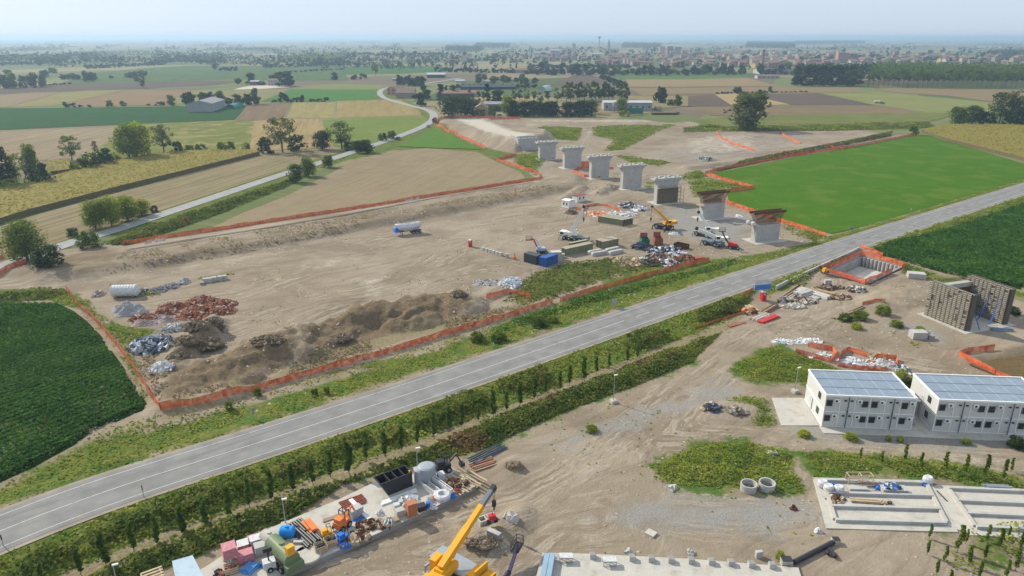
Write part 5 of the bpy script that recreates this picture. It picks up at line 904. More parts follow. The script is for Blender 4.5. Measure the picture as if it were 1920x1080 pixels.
# ---------------------------------------------------------------- excavation
pt = [Vector((*P0(u, v), 0)) for u, v in PIT]
ex = empty('sheet_piled_pit', sum(pt, Vector()) / 4, 0, 'square excavation lined with concrete piles beside the road', 'excavation'); cc = ex.location.copy()
for i in range(4):
    a, b = pt[i] - cc, pt[(i + 1) % 4] - cc; d = (b - a); L = d.length; d.normalize(); nn = Vector((-d.y, d.x, 0))
    if nn.dot(-(a + b)) < 0: nn = -nn
    t = MB(); t.bar(a + Vector((0, 0, -1.75)), b + Vector((0, 0, -1.75)), .35, 3.9, 0); t.bar(a - nn * .3 + Vector((0, 0, .2)), b - nn * .3 + Vector((0, 0, .2)), .4, .3, 0)
    n = int(L / 1.15)
    for j in range(n):
        q = a + d * (L * (j + .5) / n) + nn * .3; t.cyl(q + Vector((0, 0, -3.4)), q + Vector((0, 0, -.1)), .42, n=8, m=1)
    t.build('pile_wall', [M_concd, M_conc, M_conc], ex)
t = MB(); q = [(p - cc) * .86 for p in pt]; q = [(p.x, p.y) for p in q]
if sum(q[i][0] * q[(i + 1) % 4][1] - q[(i + 1) % 4][0] * q[i][1] for i in range(4)) < 0: q.reverse()
t.prism(q, -3.5, -2.6); t.build('foundation_slab', M_conc2, ex)
# ---------------------------------------------------------------- cabin blocks
M_cab = mat('cabin wall panel', (.56, .555, .53), .55, .05, .4, grime=.10)
def cabins(u0, v0, u1, v1, n, label, seed, uB=None):
    a = Vector((*P0(u0, v0, .15), 0)); b = Vector((*P0(u1, v1, .15), 0)); d = (b - a); W = d.length * n / n; d.normalize(); rz = math.atan2(d.y, d.x); n_ = n; cw = W / n; D = 9.2; Hs = 2.74; z0 = .15
    root = empty('cabin_block', a, rz, label, 'site offices', 'two storey cabin blocks'); r = random.Random(seed)
    b_ = MB()
    for s in range(2):
        for i in range(n): b_.box(i * cw + .03, (i + 1) * cw - .03, .04, D - .04, z0 + s * Hs + .02, z0 + (s + 1) * Hs - .03)
    b_.build('wall', M_cab, root)
    f = MB()
    for s in range(3): z = z0 + s * Hs; f.box(-.05, W + .05, -.05, .06, max(z0, z - .07), z + .07); f.box(-.05, .06, .06, D + .05, max(z0, z - .07), z + .07); f.box(W - .06, W + .05, .06, D + .05, max(z0, z - .07), z + .07); f.box(.06, W - .06, D - .06, D + .05, max(z0, z - .07), z + .07)
    for i in range(n + 1): x = min(max(i * cw, .02), W - .02); f.box(x - .07, x + .07, -.07, .05, z0 + .07, z0 + 2 * Hs - .07)
    f.build('frame', mat('cabin frame paint', (.78, .77, .73), .5, .05), root)
    t = MB(); zt = z0 + 2 * Hs; t.box(0, W, 0, D, zt + .07, zt + .12)
    t.build('roof', M_ribbed, root)
    g = MB()
    for i in range(n + 1): x = i * cw; g.box(x - .03, x + .03, .12, D - .12, zt + .12, zt + .15, 2)
    for j in (1, 2): y = D * j / 3; g.box(0, W, y - .1, y + .1, zt + .12, zt + .15, 1)
    g.box(-.1, W + .1, -.1, .12, zt + .07, zt + .3); g.box(-.1, .12, .12, D - .12, zt + .07, zt + .3); g.box(W - .12, W + .1, .12, D - .12, zt + .07, zt + .3); g.box(-.1, W + .1, D - .12, D + .1, zt + .07, zt + .3)
    g.build('gutter', [mat('cabin frame paint', (.78, .77, .73)), mat('dark roof joint', (.13, .18, .24), .6), mat('roof seam', (.38, .43, .48), .5)], root)
    for s in range(2):
        for i in range(n):
            x = i * cw; z = z0 + s * Hs; k = i % 5
            if k in (1, 4):
                for xx in (cw * .34, cw * .76):
                    w_ = MB(); w_.box(x + xx - .2, x + xx + .2, -.10, -.045, z + 1.95, z + 2.2); w_.build('small_window', M_glass, root)
            else:
                wx = x + (cw * .28 if k == 0 or k == 3 else cw * .66)
                w_ = MB(); w_.box(wx - .5, wx + .5, -.09, -.04, z + 1.0, z + 2.15, 1); w_.box(wx - .43, wx + .43, -.11, -.09, z + 1.07, z + 2.08, 0)
                w_.build('window', [M_glass, mat('window frame', (.25, .24, .22), .5)], root)
                ax = x + (cw * .72 if k in (0, 3) else cw * .25); q = MB(); q.box(ax - .38, ax + .38, -.42, -.08, z + 1.85, z + 2.4); q.cyl((ax - .08, -.425, z + 2.13), (ax - .08, -.44, z + 2.13), .2, n=10, m=1); q.box(ax - .3, ax - .25, -.3, -.04, z + 1.72, z + 1.85); q.build('air_conditioner', [mat('unit white', (.74, .74, .72), .45), M_blk], root)
    for i in (1, 4):
        if i < n: x = i * cw + cw * .55; q = MB(); q.cyl((x, -.16, z0), (x, -.16, z0 + 2 * Hs), .07, n=7); q.cyl((x + .0, -.16, z0 + Hs), (x + .0, -.16, z0 + Hs + .25), .12, n=7); q.build('drain_pipe', mat('dark blue pipe', (.06, .09, .15), .5), root)
    for s, y, hh in ((1, 2.2, 1.1), (0, 5.4, 2.1), (0, 2.2, 1.1)):
        q = MB(); q.box(-.09, -.05, y, y + .95, z0 + s * Hs + (1.0 if hh < 2 else .1), z0 + s * Hs + (2.1)); q.build('window' if hh < 2 else 'door', M_glass if hh < 2 else mat('door grey', (.5, .5, .48), .5), root)
    return root, a, d, W, rz
c1_, a1, d1, W1, rz1 = cabins(1540, 799, 1707, 806, 6, 'western two storey block of white office cabins with blue grey roof', 1)
c2_, a2, d2, W2_, rz2 = cabins(1748, 808, 1920 + 43, 817, 7, 'eastern two storey block of white office cabins cut by the frame', 2)
nn = Vector((-d1.y, d1.x, 0)); st = a1 + d1 * W1
sp = empty('concrete_apron', a1 - nn * 0, rz1, 'concrete apron in front of and between the cabin blocks', 'slab'); t = MB(); t.box(-.3, W1 + W2_ + 9, -2.1, 0, -.2, .13); t.box(W1 + .05, W1 + 3.4, 0, 9, -.2, .12); t.box(-.3, W1, 0, 9.4, -.2, .1); t.box(W1 + 3.4, W1 + W2_ + 9, 0, 9.4, -.2, .1); t.build('slab', M_conc2, sp)
stair = empty('walkway_stair', st + d1 * .3 + nn * 4.6, rz1, 'raised metal walkway and stair between the two cabin blocks', 'stair')
t = MB(); t.box(0, 3.0, 0, 1.8, 2.85, 2.95); t.build('landing', M_steel, stair); t = MB()
for x in (.1, 2.9):
    t.bar((x, 0, 0), (x, 0, 2.85), .1); t.bar((x, 1.8, 0), (x, 1.8, 2.85), .1); t.bar((x, 0, 2.95), (x, 0, 4), .05)
for z in (3.4, 3.95): t.bar((0, 0, z), (3, 0, z), .05)
t.build('railing', M_steel, stair); t = MB()
for i in range(12): t.box(.3, 1.2, -3.2 + i * .27, -2.95 + i * .27, .24 * i, .24 * i + .05)
t.bar((.3, -3.2, 0), (.3, 0, 2.85), .08); t.bar((1.2, -3.2, 0), (1.2, 0, 2.85), .08); t.build('stair_flight', M_steel, stair)
pb = Vector((*P0(1462, 800), 0)); t = MB(); q = [P0(1447, 747), P0(1505, 747), P0(1535, 799), P0(1465, 799)]; q = [(x - pb.x, y - pb.y) for x, y in q]; q.reverse(); t.prism(q, -.2, .14)
tag(t.build('concrete_pad', M_conc2, loc=pb), 'pale bare concrete pad beside the western cabins', 'slab')
# ---------------------------------------------------------------- ribbed foundation slab
def ribbed(corners, label, ribs, dz=.32):
    c = [Vector((*P0(u, v, .3), 0)) for u, v in corners]; o = c[3]; ex_ = (c[2] - c[3]); W = ex_.length; ex_.normalize(); ey = Vector((-ex_.y, ex_.x, 0)); D = (c[0] - c[3]).dot(ey); sk = (c[0] - c[3]).dot(ex_); rz = math.atan2(ex_.y, ex_.x)
    root = empty('ribbed_foundation', o, rz, label, 'foundation', 'ribbed cabin foundations')
    b = MB(); sh = lambda y: sk * y / D
    def sl(x0, x1, y0, y1, z0, z1): b.add([(x0 + sh(y0), y0, z0), (x1 + sh(y0), y0, z0), (x1 + sh(y1), y1, z0), (x0 + sh(y1), y1, z0), (x0 + sh(y0), y0, z1), (x1 + sh(y0), y0, z1), (x1 + sh(y1), y1, z1), (x0 + sh(y1), y1, z1)], [(0, 3, 2, 1), (4, 5, 6, 7), (0, 1, 5, 4), (1, 2, 6, 5), (2, 3, 7, 6), (3, 0, 4, 7)], 0)
    sl(-1.4, W + 1.0, -1.2, D + 1.2, -.3, .16); b.build('slab', M_conc2, root)
    for y in ribs: b = MB(); sl(0, W, D * y, D * y + .45, .16, .16 + dz + .12); b.build('rib', M_conc, root)
    for x in (-.3, W - .2): b = MB(); sl(x, x + .5, 0.5, D - .2, .162, .16 + dz + .02); b.build('edge_beam', M_conc2, root)
    return root
ribbed([(1545, 903), (1715, 917), (1776, 984), (1567, 978)], 'western ribbed concrete foundation stacked with bags and pallets', (0, .33, .66, 1.0))
ribbed([(1780, 918), (1935, 930), (2010, 999), (1832, 991)], 'eastern ribbed concrete foundation cut by the frame', (0, .33, .66, 1.0))
t = MB(); q = [P0(1724, 912, .1), P0(1766, 910, .1), P0(1826, 996, .1), P0(1782, 992, .1)]; pb = Vector((*q[3], 0)); q = [(x - pb.x, y - pb.y) for x, y in q]; q.reverse(); t.prism(q, -.2, .12); tag(t.build('concrete_path', M_conc2, loc=pb), 'pale concrete strip between the two ribbed foundations', 'slab')
# ---------------------------------------------------------------- yard slab (lower left) and plinth slab (bottom)
def polyslab(name, pts, z, label, th=.9, m=None):
    q = [P0(u, v, z) for u, v in pts]; o = Vector((*q[0], 0)); q = [(x - o.x, y - o.y) for x, y in q]
    if sum(q[i][0] * q[(i + 1) % len(q)][1] - q[(i + 1) % len(q)][0] * q[i][1] for i in range(len(q))) < 0: q.reverse()
    b = MB(); b.prism(q, z - th, z, 0, 1); return tag(b.build(name, [m or M_concd, m or M_conc2], loc=o), label, 'slab')  # sides take the darker concrete, top the pale one
YZ = .75
polyslab('storage_slab', [(420, 1040), (470, 1005), (530, 980), (640, 934), (700, 905), (845, 875), (872, 893), (893, 911), (780, 968), (640, 1030), (520, 1082), (470, 1110), (330, 1180), (200, 1180)], YZ, 'long concrete slab crowded with materials below the thicket', 1.6)
polyslab('plinth_slab', [(1017, 1036), (1100, 1038), (1300, 1048), (1497, 1064), (1512, 1110), (1540, 1180), (980, 1180)], .35, 'concrete slab with small plinths at the bottom of the frame', .8)
# ---------------------------------------------------------------- farm and town buildings
def wm(n, c, **kw): c = tuple(x * .82 for x in c); return mat(n, c, .85, .12, kw.get('sc', .15), grime=kw.get('g', .15))
W_ = {'white': wm('lime white wall', (.50, .47, .43)), 'cream': wm('cream wall', (.42, .33, .23)), 'yellow': wm('yellow wall', (.50, .38, .14)), 'pink': wm('salmon wall', (.52, .27, .2)), 'brick': wm('brick wall', (.33, .16, .11)), 'stone': wm('grey rubble wall', (.33, .28, .23)), 'grey': wm('grey panel wall', (.36, .37, .38)), 'dark': wm('dark opening', (.05, .05, .05))}
R_ = {'tile': wm('clay tile roof', (.27, .135, .09)), 'tile2': wm('old tile roof', (.23, .15, .115)), 'grey': wm('fibre cement roof', (.30, .29, .285)), 'light': wm('light sheet roof', (.5, .52, .53)), 'blue': wm('dark blue roof', (.03, .045, .08)), 'teal': wm('teal sheet', (.03, .24, .20))}
def gable_mesh(b, L, D, H, R, along=True, ov=.4):
    """walls slot 0, roof slot 1"""
    b.box(0, L, 0, D, -.3, H, 0)
    if R <= 0: b.box(-ov, L + ov, -ov, D + ov, H, H + .3, 1); return
    if along:
        b.add([(0, 0, H), (0, D, H), (0, D / 2, H + R), (L, 0, H), (L, D, H), (L, D / 2, H + R)], [(0, 2, 1), (3, 4, 5)], 0)
        k = ov * R / (D / 2)
        for y0, y1 in ((-ov, D / 2), (D + ov, D / 2)):
            za, zb = H - k, H + R; b.add([(-ov, y0, za), (L + ov, y0, za), (L + ov, y1, zb), (-ov, y1, zb), (-ov, y0, za + .2), (L + ov, y0, za + .2), (L + ov, y1, zb + .2), (-ov, y1, zb + .2)], [(0, 1, 2, 3), (4, 5, 6, 7), (0, 1, 5, 4), (0, 3, 7, 4), (1, 2, 6, 5)], 1)
    else:
        b.add([(0, 0, H), (L, 0, H), (L / 2, 0, H + R), (0, D, H), (L, D, H), (L / 2, D, H + R)], [(0, 1, 2), (3, 5, 4)], 0)
        k = ov * R / (L / 2)
        for x0, x1 in ((-ov, L / 2), (L + ov, L / 2)):
            za, zb = H - k, H + R; b.add([(x0, -ov, za), (x0, D + ov, za), (x1, D + ov, zb), (x1, -ov, zb), (x0, -ov, za + .2), (x0, D + ov, za + .2), (x1, D + ov, zb + .2), (x1, -ov, zb + .2)], [(0, 1, 2, 3), (4, 5, 6, 7), (0, 1, 5, 4), (0, 3, 7, 4), (1, 2, 6, 5)], 1)
def bld(name, u0, u1, v, vt, D, R, wall, roof, label, cat='building', rz=0, along=True, win=0, wrows=1, dark=False, group=None, wz=.5):
    a = Vector((*P0(u0, v), 0)); L = (u1 - u0) / ppm(u0, v); Ht = ztop(a.y, vt); Ht = max(2.5, Ht); R = R * Ht; H = Ht - R
    root = empty(name, a, rz, label, cat, group); b = MB(); gable_mesh(b, L, D, H, R, along)
    fw = [i for i, m in enumerate(b.m) if m == 0]; w = MB(); w.v = b.v; w.f = [b.f[i] for i in fw]; w.m = [0] * len(fw); w.build('wall', W_[wall], root)
    r = MB(); r.v = b.v; r.f = [b.f[i] for i, m in enumerate(b.m) if m == 1]; r.m = [0] * len(r.f); r.build('roof', R_[roof], root)
    for o in root.children[-2:]:  # drop unused vertices
        import bmesh
        bm = bmesh.new(); bm.from_mesh(o.data); bmesh.ops.delete(bm, geom=[x for x in bm.verts if not x.link_faces], context='VERTS'); bm.to_mesh(o.data); bm.free()
    if dark: q = MB(); q.box(L * .04, L * .96, -.06, -.01, 0.1, H * .8); q.build('painted_dark_front', W_['dark'], root)  # wall stays closed; the open bay's inner shade is painted as a dark panel
    for i in range(win):
        for j in range(wrows):
            x = L * (i + .5) / win; z = H * (j + wz) / wrows; q = MB(); q.box(x - .7, x + .7, -.08, -.01, z - .8, z + .8); q.build('window', W_['dark'], root)
    return root
bld('barn', 352, 397, 210.5, 189, 42, .28, 'grey', 'grey', 'large grey barn standing alone in the deep green crop', 'barn', .12, False, 0)
bld('farmhouse', 502, 519, 160.5, 148, 10, .2, 'white', 'tile2', 'white two storey farmhouse by the dusty western farmyard', 'farmhouse', 0, True, 3, 2); bld('farm_shed', 469, 485, 160, 151.5, 12, .15, 'brick', 'light', 'low shed in the dusty western farmyard', 'shed', 0, True, 3)
tag(polyslab('farmyard', [(438, 168), (500, 166), (545, 163), (528, 158), (470, 161), (452, 164)], .25, 'pale dusty yard of the western farm', .4, mat('dusty yard', (.45, .38, .30), .9, .2, .1)), cat='yard')
bld('farmhouse', 726, 742, 178, 162.5, 26, .25, 'pink', 'tile2', 'salmon gabled farmhouse at the bend of the country road', 'farmhouse', -.25, False, 2, 2); bld('stone_barn', 743, 777, 184.5, 166, 22, .45, 'stone', 'tile2', 'long stone barn with brown tiled roof by the road bend', 'barn', .05, True, 0)
bld('cattle_barn', 817, 892, 182.5, 171, 24, .35, 'stone', 'tile', 'long cattle barn with pinkish tiled roof behind the poplars', 'barn', 0, True, 0, dark=True); bld('farmhouse', 890, 914, 216, 196, 20, .38, 'yellow', 'tile2', 'yellow walled farmhouse among garden trees', 'farmhouse', 0, False, 2, 2)
bld('open_barn', 906, 952, 209, 192, 16, .2, 'stone', 'grey', 'open fronted barn with grey roof beside the yellow farmhouse', 'barn', 0, True, 0, dark=True); bld('long_barn', 864, 966, 168, 161, 40, .3, 'dark', 'blue', 'very long dark roofed shed behind the farm', 'shed', 0, True, 0)
bld('store_shed', 1128 + 4, 1222, 208, 190.5, 22, .12, 'grey', 'light', 'long grey storage shed east of the cypress row', 'shed', -.03, True, 8); bld('white_shed', 854, 871, 155, 150, 14, .3, 'white', 'light', 'small white shed north of the farm', 'shed')
bld('farm_shed', 905, 930, 157, 151, 14, .3, 'grey', 'grey', 'grey shed among the trees north of the farm', 'shed'); bld('farm_shed', 800, 835, 146, 137, 18, .3, 'stone', 'light', 'dark farm shed with pale roof behind the hedge', 'shed', 0, True, 0, dark=True); bld('farm_shed', 735, 752, 152, 147, 14, .3, 'stone', 'grey', 'small shed left of the stone farm', 'shed')
bld('shed', 950, 990, 137, 128, 20, .4, 'stone', 'tile', 'low tiled shed at the west edge of town', 'shed'); bld('white_gabled_house', 1420, 1461, 147.5, 140, 14, .4, 'white', 'tile2', 'long white house with dark roof before the poplar wood', 'house', 0, True, 5); bld('factory', 1424, 1487, 139, 130, 34, .1, 'white', 'blue', 'long pale factory with blue edged roof behind the white house', 'factory', 0, True, 0)
def arch(name, u0, u1, v, vt, D, m, label, rz=0):
    a = Vector((*P0(u0, v), 0)); L = (u1 - u0) / ppm(u0, v); Ht = ztop(a.y, vt); b = MB(); pr = [(L / 2 - L / 2 * math.cos(t), Ht * math.sin(t)) for t in [PI * i / 10 for i in range(11)]]
    b.add([(x, 0, z) for x, z in pr] + [(x, D, z) for x, z in pr], [(i, i + 1, 12 + i, 11 + i) for i in range(10)] + [tuple(range(11)), tuple(reversed(range(11, 22)))]); return tag(b.build(name, m, None, True, a, rz), label, 'tunnel shed')
arch('tunnel_shed', 421, 441, 204.5, 195.5, 22, R_['teal'], 'green arched tunnel shed beside the grey barn'); arch('tunnel_shed', 1008, 1024, 172, 161.5, 26, mat('tunnel film', (.42, .5, .48), .5), 'pale arched tunnel shed behind the paddock', -.35)
# silo, container, panels, timber and trailer in the farmyard
a = G(1151.5, 211); t = MB(); t.lathe([(.3, 0), (.3, 1.4), (1.55, 3), (1.55, ztop(a.y, 193)), (.5, ztop(a.y, 190.5))], 14); tag(t.build('feed_silo', W_['grey'], None, True, a), 'upright grey feed silo at the corner of the storage shed', 'silo')
def container(u, v, rz, m, label, L=6.06, W=2.44, H=2.6, loc=None, name='shipping_container', cat='container', open_top=False):
    """(u, v): near left bottom corner"""
    a = loc if loc is not None else G(u, v); root = empty(name, a, rz, label, cat)
    b = MB(); d = .03
    n = int(L / .28)
    if open_top: b.box(0, L, 0, .06, .1, H); b.box(0, L, W - .06, W, .1, H); b.box(0, .06, .06, W - .06, .1, H); b.box(L - .06, L, .06, W - .06, .1, H); b.box(.06, L - .06, .06, W - .06, .1, .3)
    else: b.box(.06, L - .06, .06, W - .06, .12, H - .04)
    for i in range(n): x = .12 + (L - .24) * i / n; b.box(x, x + .13, .02, .06 if not open_top else -.0, .2, H - .12); b.box(x, x + .13, W - .06 if not open_top else W, W - .02 if not open_top else W + .04, .2, H - .12)
    n = int(W / .3)
    for i in range(n): y = .12 + (W - .24) * i / n; b.box(.02, .06, y, y + .14, .2, H - .12)
    b.build('body', m, root); f = MB()
    for x in (0, L - .12):
        for y in (0, W - .12): f.box(x, x + .12, y, y + .12, 0, H + .005)
    for z0, z1 in ((0, .16), (H - .1, H + .004)):
        for y in (0, W - .1): f.box(.12, L - .12, y, y + .1, z0, z1)
        for x in (0, L - .1): f.box(x, x + .1, .12, W - .12, z0, z1)
    f.build('corner_frame', m, root)
    if not open_top:
        for i in range(2): g = MB(); y = .1 + i * (W - .2) / 2; g.box(L - .05, L + .01, y + .02, y + (W - .2) / 2 - .02, .2, H - .14); g.cyl((L + .03, y + .4, .2), (L + .03, y + .4, H - .14), .02, n=5); g.build('door', m, root)
    return root
container(1176, 213, 0, R_['teal'], 'long teal skip container in front of the grey storage shed', 13, 2.6, 4.6, name='skip_container')
t = MB(); [t.add([(i * 1.8, 0, .2), (i * 1.8 + 1.7, 0, .2), (i * 1.8 + 3.2, 4, 3), (i * 1.8 + 1.5, 4, 3), (i * 1.8, 0, .1), (i * 1.8 + 1.7, 0, .1), (i * 1.8 + 3.2, 4, 2.9), (i * 1.8 + 1.5, 4, 2.9)], [(0, 1, 2, 3), (7, 6, 5, 4), (0, 4, 5, 1), (1, 5, 6, 2), (2, 6, 7, 3), (3, 7, 4, 0)]) for i in range(4)]; tag(t.build('sloping_panels', M_tarp, loc=G(1129, 205.5)), 'row of white sloping panels beside the feed silo', 'panels')
t = MB(); [t.cyl((0, (j % 4) * .9 + (j // 4) * .45, .45 + (j // 4) * .8), (7, (j % 4) * .9 + (j // 4) * .45, .45 + (j // 4) * .8), .43, n=7) for j in range(11) if j < 10]; tag(t.build('log_pile', M_wood2, loc=G(1231, 205), rz=.7), 'pile of pale logs east of the storage shed', 'log pile')
t = MB(); t.box(0, 22, 0, 5, 1.2, 1.5); [t.bar((x, .3, 0), (x, .3, 1.2), .3) for x in (1, 6, 11, 16, 21)]; t.box(.5, 21, 1, 5, 0, 1.1); tag(t.build('low_shelter', [M_rust], loc=G(1222, 215.5)), 'long low rusty shelter at the edge of the farmyard', 'shelter')
# town
proto_h = []
def house_proto(seed, wall, roof):
    r = random.Random(seed); b = MB(); L, D, H, R = r.uniform(9, 16), r.uniform(8, 11), r.uniform(4.5, 7.5), r.uniform(1.6, 2.6); gable_mesh(b, L, D, H, R, r.random() < .7)
    n = int(L / 3)
    for i in range(n):
        for z in (1.2, 4.0):
            if z + 1.4 < H: x = L * (i + .5) / n; b.box(x - .5, x + .5, -.06, -.01, z, z + 1.4, 2)
    return b.build('house', [W_[wall], R_[roof], W_['dark']])
HP = [house_proto(i, *wr) for i, wr in enumerate([('white', 'tile'), ('cream', 'tile2'), ('pink', 'tile2'), ('stone', 'tile'), ('brick', 'tile2'), ('cream', 'tile'), ('white', 'grey'), ('stone', 'tile2'), ('yellow', 'tile2')])]
hu = [False] * len(HP); rh = random.Random(21)
def house(u, v, label, group, s=1):
    i = rh.choice([0, 1, 2, 3, 3, 3, 4, 4, 5, 7, 7, 7, 8]); p = Vector((*P0(u, v), 0)); rz = rh.choice([0, .1, -.2, PI / 2, .15]) + rh.uniform(-.1, .1)
    if not hu[i]: hu[i] = True; o = HP[i]; o.location = p; o.rotation_euler = (0, 0, rz); o.scale = (s,) * 3
    else: o = dup(HP[i], p, rz, s)
    tag(o, label, 'house', group)
TOWN = [(985, 112), (1000, 106), (1060, 103), (1180, 104), (1290, 99), (1420, 98), (1530, 100), (1640, 96), (1720, 101), (1800, 106), (1930, 108), (1930, 122), (1700, 121), (1490, 130), (1400, 128), (1290, 127), (1180, 126), (1080, 120)]
tp = np.array(TOWN, float); n = 0
while n < 285:
    u, v = rh.uniform(985, 1930), rh.uniform(97, 130)
    if float(sdf(np.array([u]), np.array([v]), tp)[0]) < 0: continue
    house(u, v, 'small tiled house in the distant hazy town', 'houses of the distant town', rh.uniform(1.1, 1.8)); n += 1
for i in range(34): house(rh.uniform(590, 970), rh.uniform(106, 119), 'small house of the hazy hamlet west of the town', 'houses of the western hamlet', rh.uniform(.8, 1.2))
for u, v, vt, u1, wl, rf, lb in [(866, 117, 104, 878, 'white', 'tile', 'tall white house of the western hamlet'), (853, 113, 103, 860, 'yellow', 'tile', 'yellow house of the western hamlet'), (876, 116, 108, 884, 'white', 'tile2', 'bright white gabled house at the hamlet edge'), (1616, 120, 112, 1627, 'yellow', 'tile2', 'bright yellow gabled hall above the plantation'), (1370, 126, 112, 1383, 'brick', 'tile', 'brick red block at the near edge of town'), (1410, 124, 112, 1424, 'cream', 'tile', 'cream apartment house near the tall chimney'), (1109, 106, 99.5, 1126, 'yellow', 'light', 'long yellowish hall below the church'), (1200, 121, 115, 1225, 'pink', 'tile', 'long reddish building on the near side of town'), (1300, 122, 116, 1322, 'white', 'tile2', 'white block house on the near side of town'), (1150, 120, 116, 1162, 'white', 'light', 'white villa behind the tree belt'), (1000, 104, 97, 1030, 'grey', 'light', 'western warehouse on the town skyline'), (1032, 100, 93, 1050, 'grey', 'light', 'second warehouse on the town skyline'), (508, 106.5, 102, 513, 'white', 'light', 'tiny white building far beyond the western farmhouse'), (126, 88, 85, 142, 'white', 'light', 'white hall far out in the western haze'), (1480, 101, 97, 1500, 'grey', 'light', 'pale warehouse at the back of town'), (1508, 105, 101, 1530, 'white', 'light', 'long pale warehouse east of the chimney'), (1650, 107, 102, 1657, 'yellow', 'tile', 'ochre house among the eastern roofs'), (1700, 109, 103, 1712, 'brick', 'tile', 'red roofed house among the eastern roofs')]:
    bld('town_building', u, u1, v, vt, 14, .2, wl, rf, lb, 'building', 0, True, 3, 2 if v - vt > 8 else 1)
for i, o in enumerate(HP):
    if not hu[i]: bpy.data.objects.remove(o)
def block(u0, u1, v, vt, m, label, D=14, bands=None, name='apartment_block'):
    a = Vector((*P0(u0, v), 0)); L = (u1 - u0) / ppm(u0, v); H = ztop(a.y, vt); root = empty(name, a, 0, label, 'apartment block' if name[0] == 'a' else 'factory'); b = MB(); b.box(0, L, 0, D, -.3, H); b.build('wall', m, root); nf = max(2, int(H / 3.1)); nw = max(2, int(L / 4.5))
    b = MB(); b.box(-.3, L + .3, -.3, D + .3, H, H + .6); b.build('roof', R_['grey'], root)
    for j in range(nf): b = MB(); [b.box(L * (i + .2) / nw, L * (i + .8) / nw, -.08, -.01, H * (j + .3) / nf, H * (j + .75) / nf) for i in range(nw)]; b.build('window_row', W_['dark'] if not bands else bands, root)
block(1237, 1246, 103, 87, W_['pink'], 'red and white apartment tower on the town skyline', bands=W_['white']); block(1251, 1262, 102, 87, W_['brick'], 'middle apartment tower on the town skyline'); block(1265, 1276, 102, 88, W_['pink'], 'eastern apartment tower on the town skyline'); block(1570, 1590, 118, 99, W_['pink'], 'large salmon apartment block right above the plantation'); block(1591, 1606, 116, 101, W_['brick'], 'darker apartment block beside the large salmon one'); block(1676, 1684, 110, 96, W_['brick'], 'dark slender block in the eastern town')
block(1052, 1072, 101, 90, W_['white'], 'white windowless mill on the town skyline', 22, W_['white'], 'mill'); block(1072, 1079.5, 99, 82, W_['white'], 'tall pale mill tower beside the white mill', 12, W_['grey'], 'mill_tower')
a = Vector((*P0(1139, 99.5), 0)); zt = ztop(a.y, 72.5); ch = empty('church', a, 0, 'parish church with pointed bell tower above the town roofs', 'church'); t = MB(); t.box(0, 9, 0, 9, 0, zt * .66); t.build('bell_tower', W_['stone'], ch); t = MB(); t.add([(-.5, -.5, zt * .66), (9.5, -.5, zt * .66), (9.5, 9.5, zt * .66), (-.5, 9.5, zt * .66), (4.5, 4.5, zt)], [(0, 1, 4), (1, 2, 4), (2, 3, 4), (3, 0, 4), (3, 2, 1, 0)]); t.build('spire', R_['grey'], ch)
t = MB(); gable_mesh(t, 34, 18, 12, 5); t.at((11, 0, 0)); t.M = Matrix.Identity(4); t.v = [v + Vector((11, 0, 0)) for v in t.v]; t.build('nave', [W_['stone'], R_['tile2']], ch); t = MB(); t.lathe([(7.5, 0), (7.5, 15), (7, 17), (4, 19.5), (.3, 20.5)], 12, c=(-9, 4)); t.build('apse', W_['cream'], ch)
a = Vector((*P0(1123, 98), 0)); zt = ztop(a.y, 68); t = MB(); t.lathe([(2.2, 0), (1.8, zt * .8), (2, zt * .84), (7, zt * .93), (7, zt * .98), (2, zt)], 14); tag(t.build('water_tower', W_['grey'], loc=a), 'grey mushroom shaped water tower beside the church', 'water tower')
a = Vector((*P0(1429, 128), 0)); zt = ztop(a.y, 92.5); t = MB(); t.lathe([(2.6, 0), (1.9, zt * .86), (3.2, zt * .9), (3.2, zt * .97), (2.4, zt)], 12); tag(t.build('chimney_tower', mat('sooty brick', (.14, .11, .1)), loc=a), 'tall dark chimney tower rising in front of the town', 'tower')
for u, v, vt, lb in [(738, 100, 76, 'lattice mast far north of the hamlet'), (1525, 104, 84, 'thin mast above the eastern town')]:
    a = Vector((*P0(u, v), 0)); zt = ztop(a.y, vt); t = MB(); [t.bar((x, y, 0), (0, 0, zt), .5) for x, y in ((-2, -2), (2, -2), (2, 2), (-2, 2))]; [t.bar((-3, 0, zt * f_), (3, 0, zt * f_), .4) for f_ in (.75, .88)]; tag(t.build('mast', M_steel, loc=a), lb, 'mast')
for u, v, vt, lb in [(724, 187, 164, 'wooden utility pole at the road bend by the salmon farmhouse'), (816, 207, 190, 'wooden utility pole in the tan plot before the grove'), (776, 123, 106, 'utility pole in the northern meadow')]:
    a = G(u, v); zt = ztop(a.y, vt) - a.z; t = MB(); t.cyl((0, 0, 0), (0, 0, zt), .16, .1, 6); t.bar((-1, 0, zt - .5), (1, 0, zt - .5), .12); tag(t.build('utility_pole', M_wood, loc=a), lb, 'utility pole')
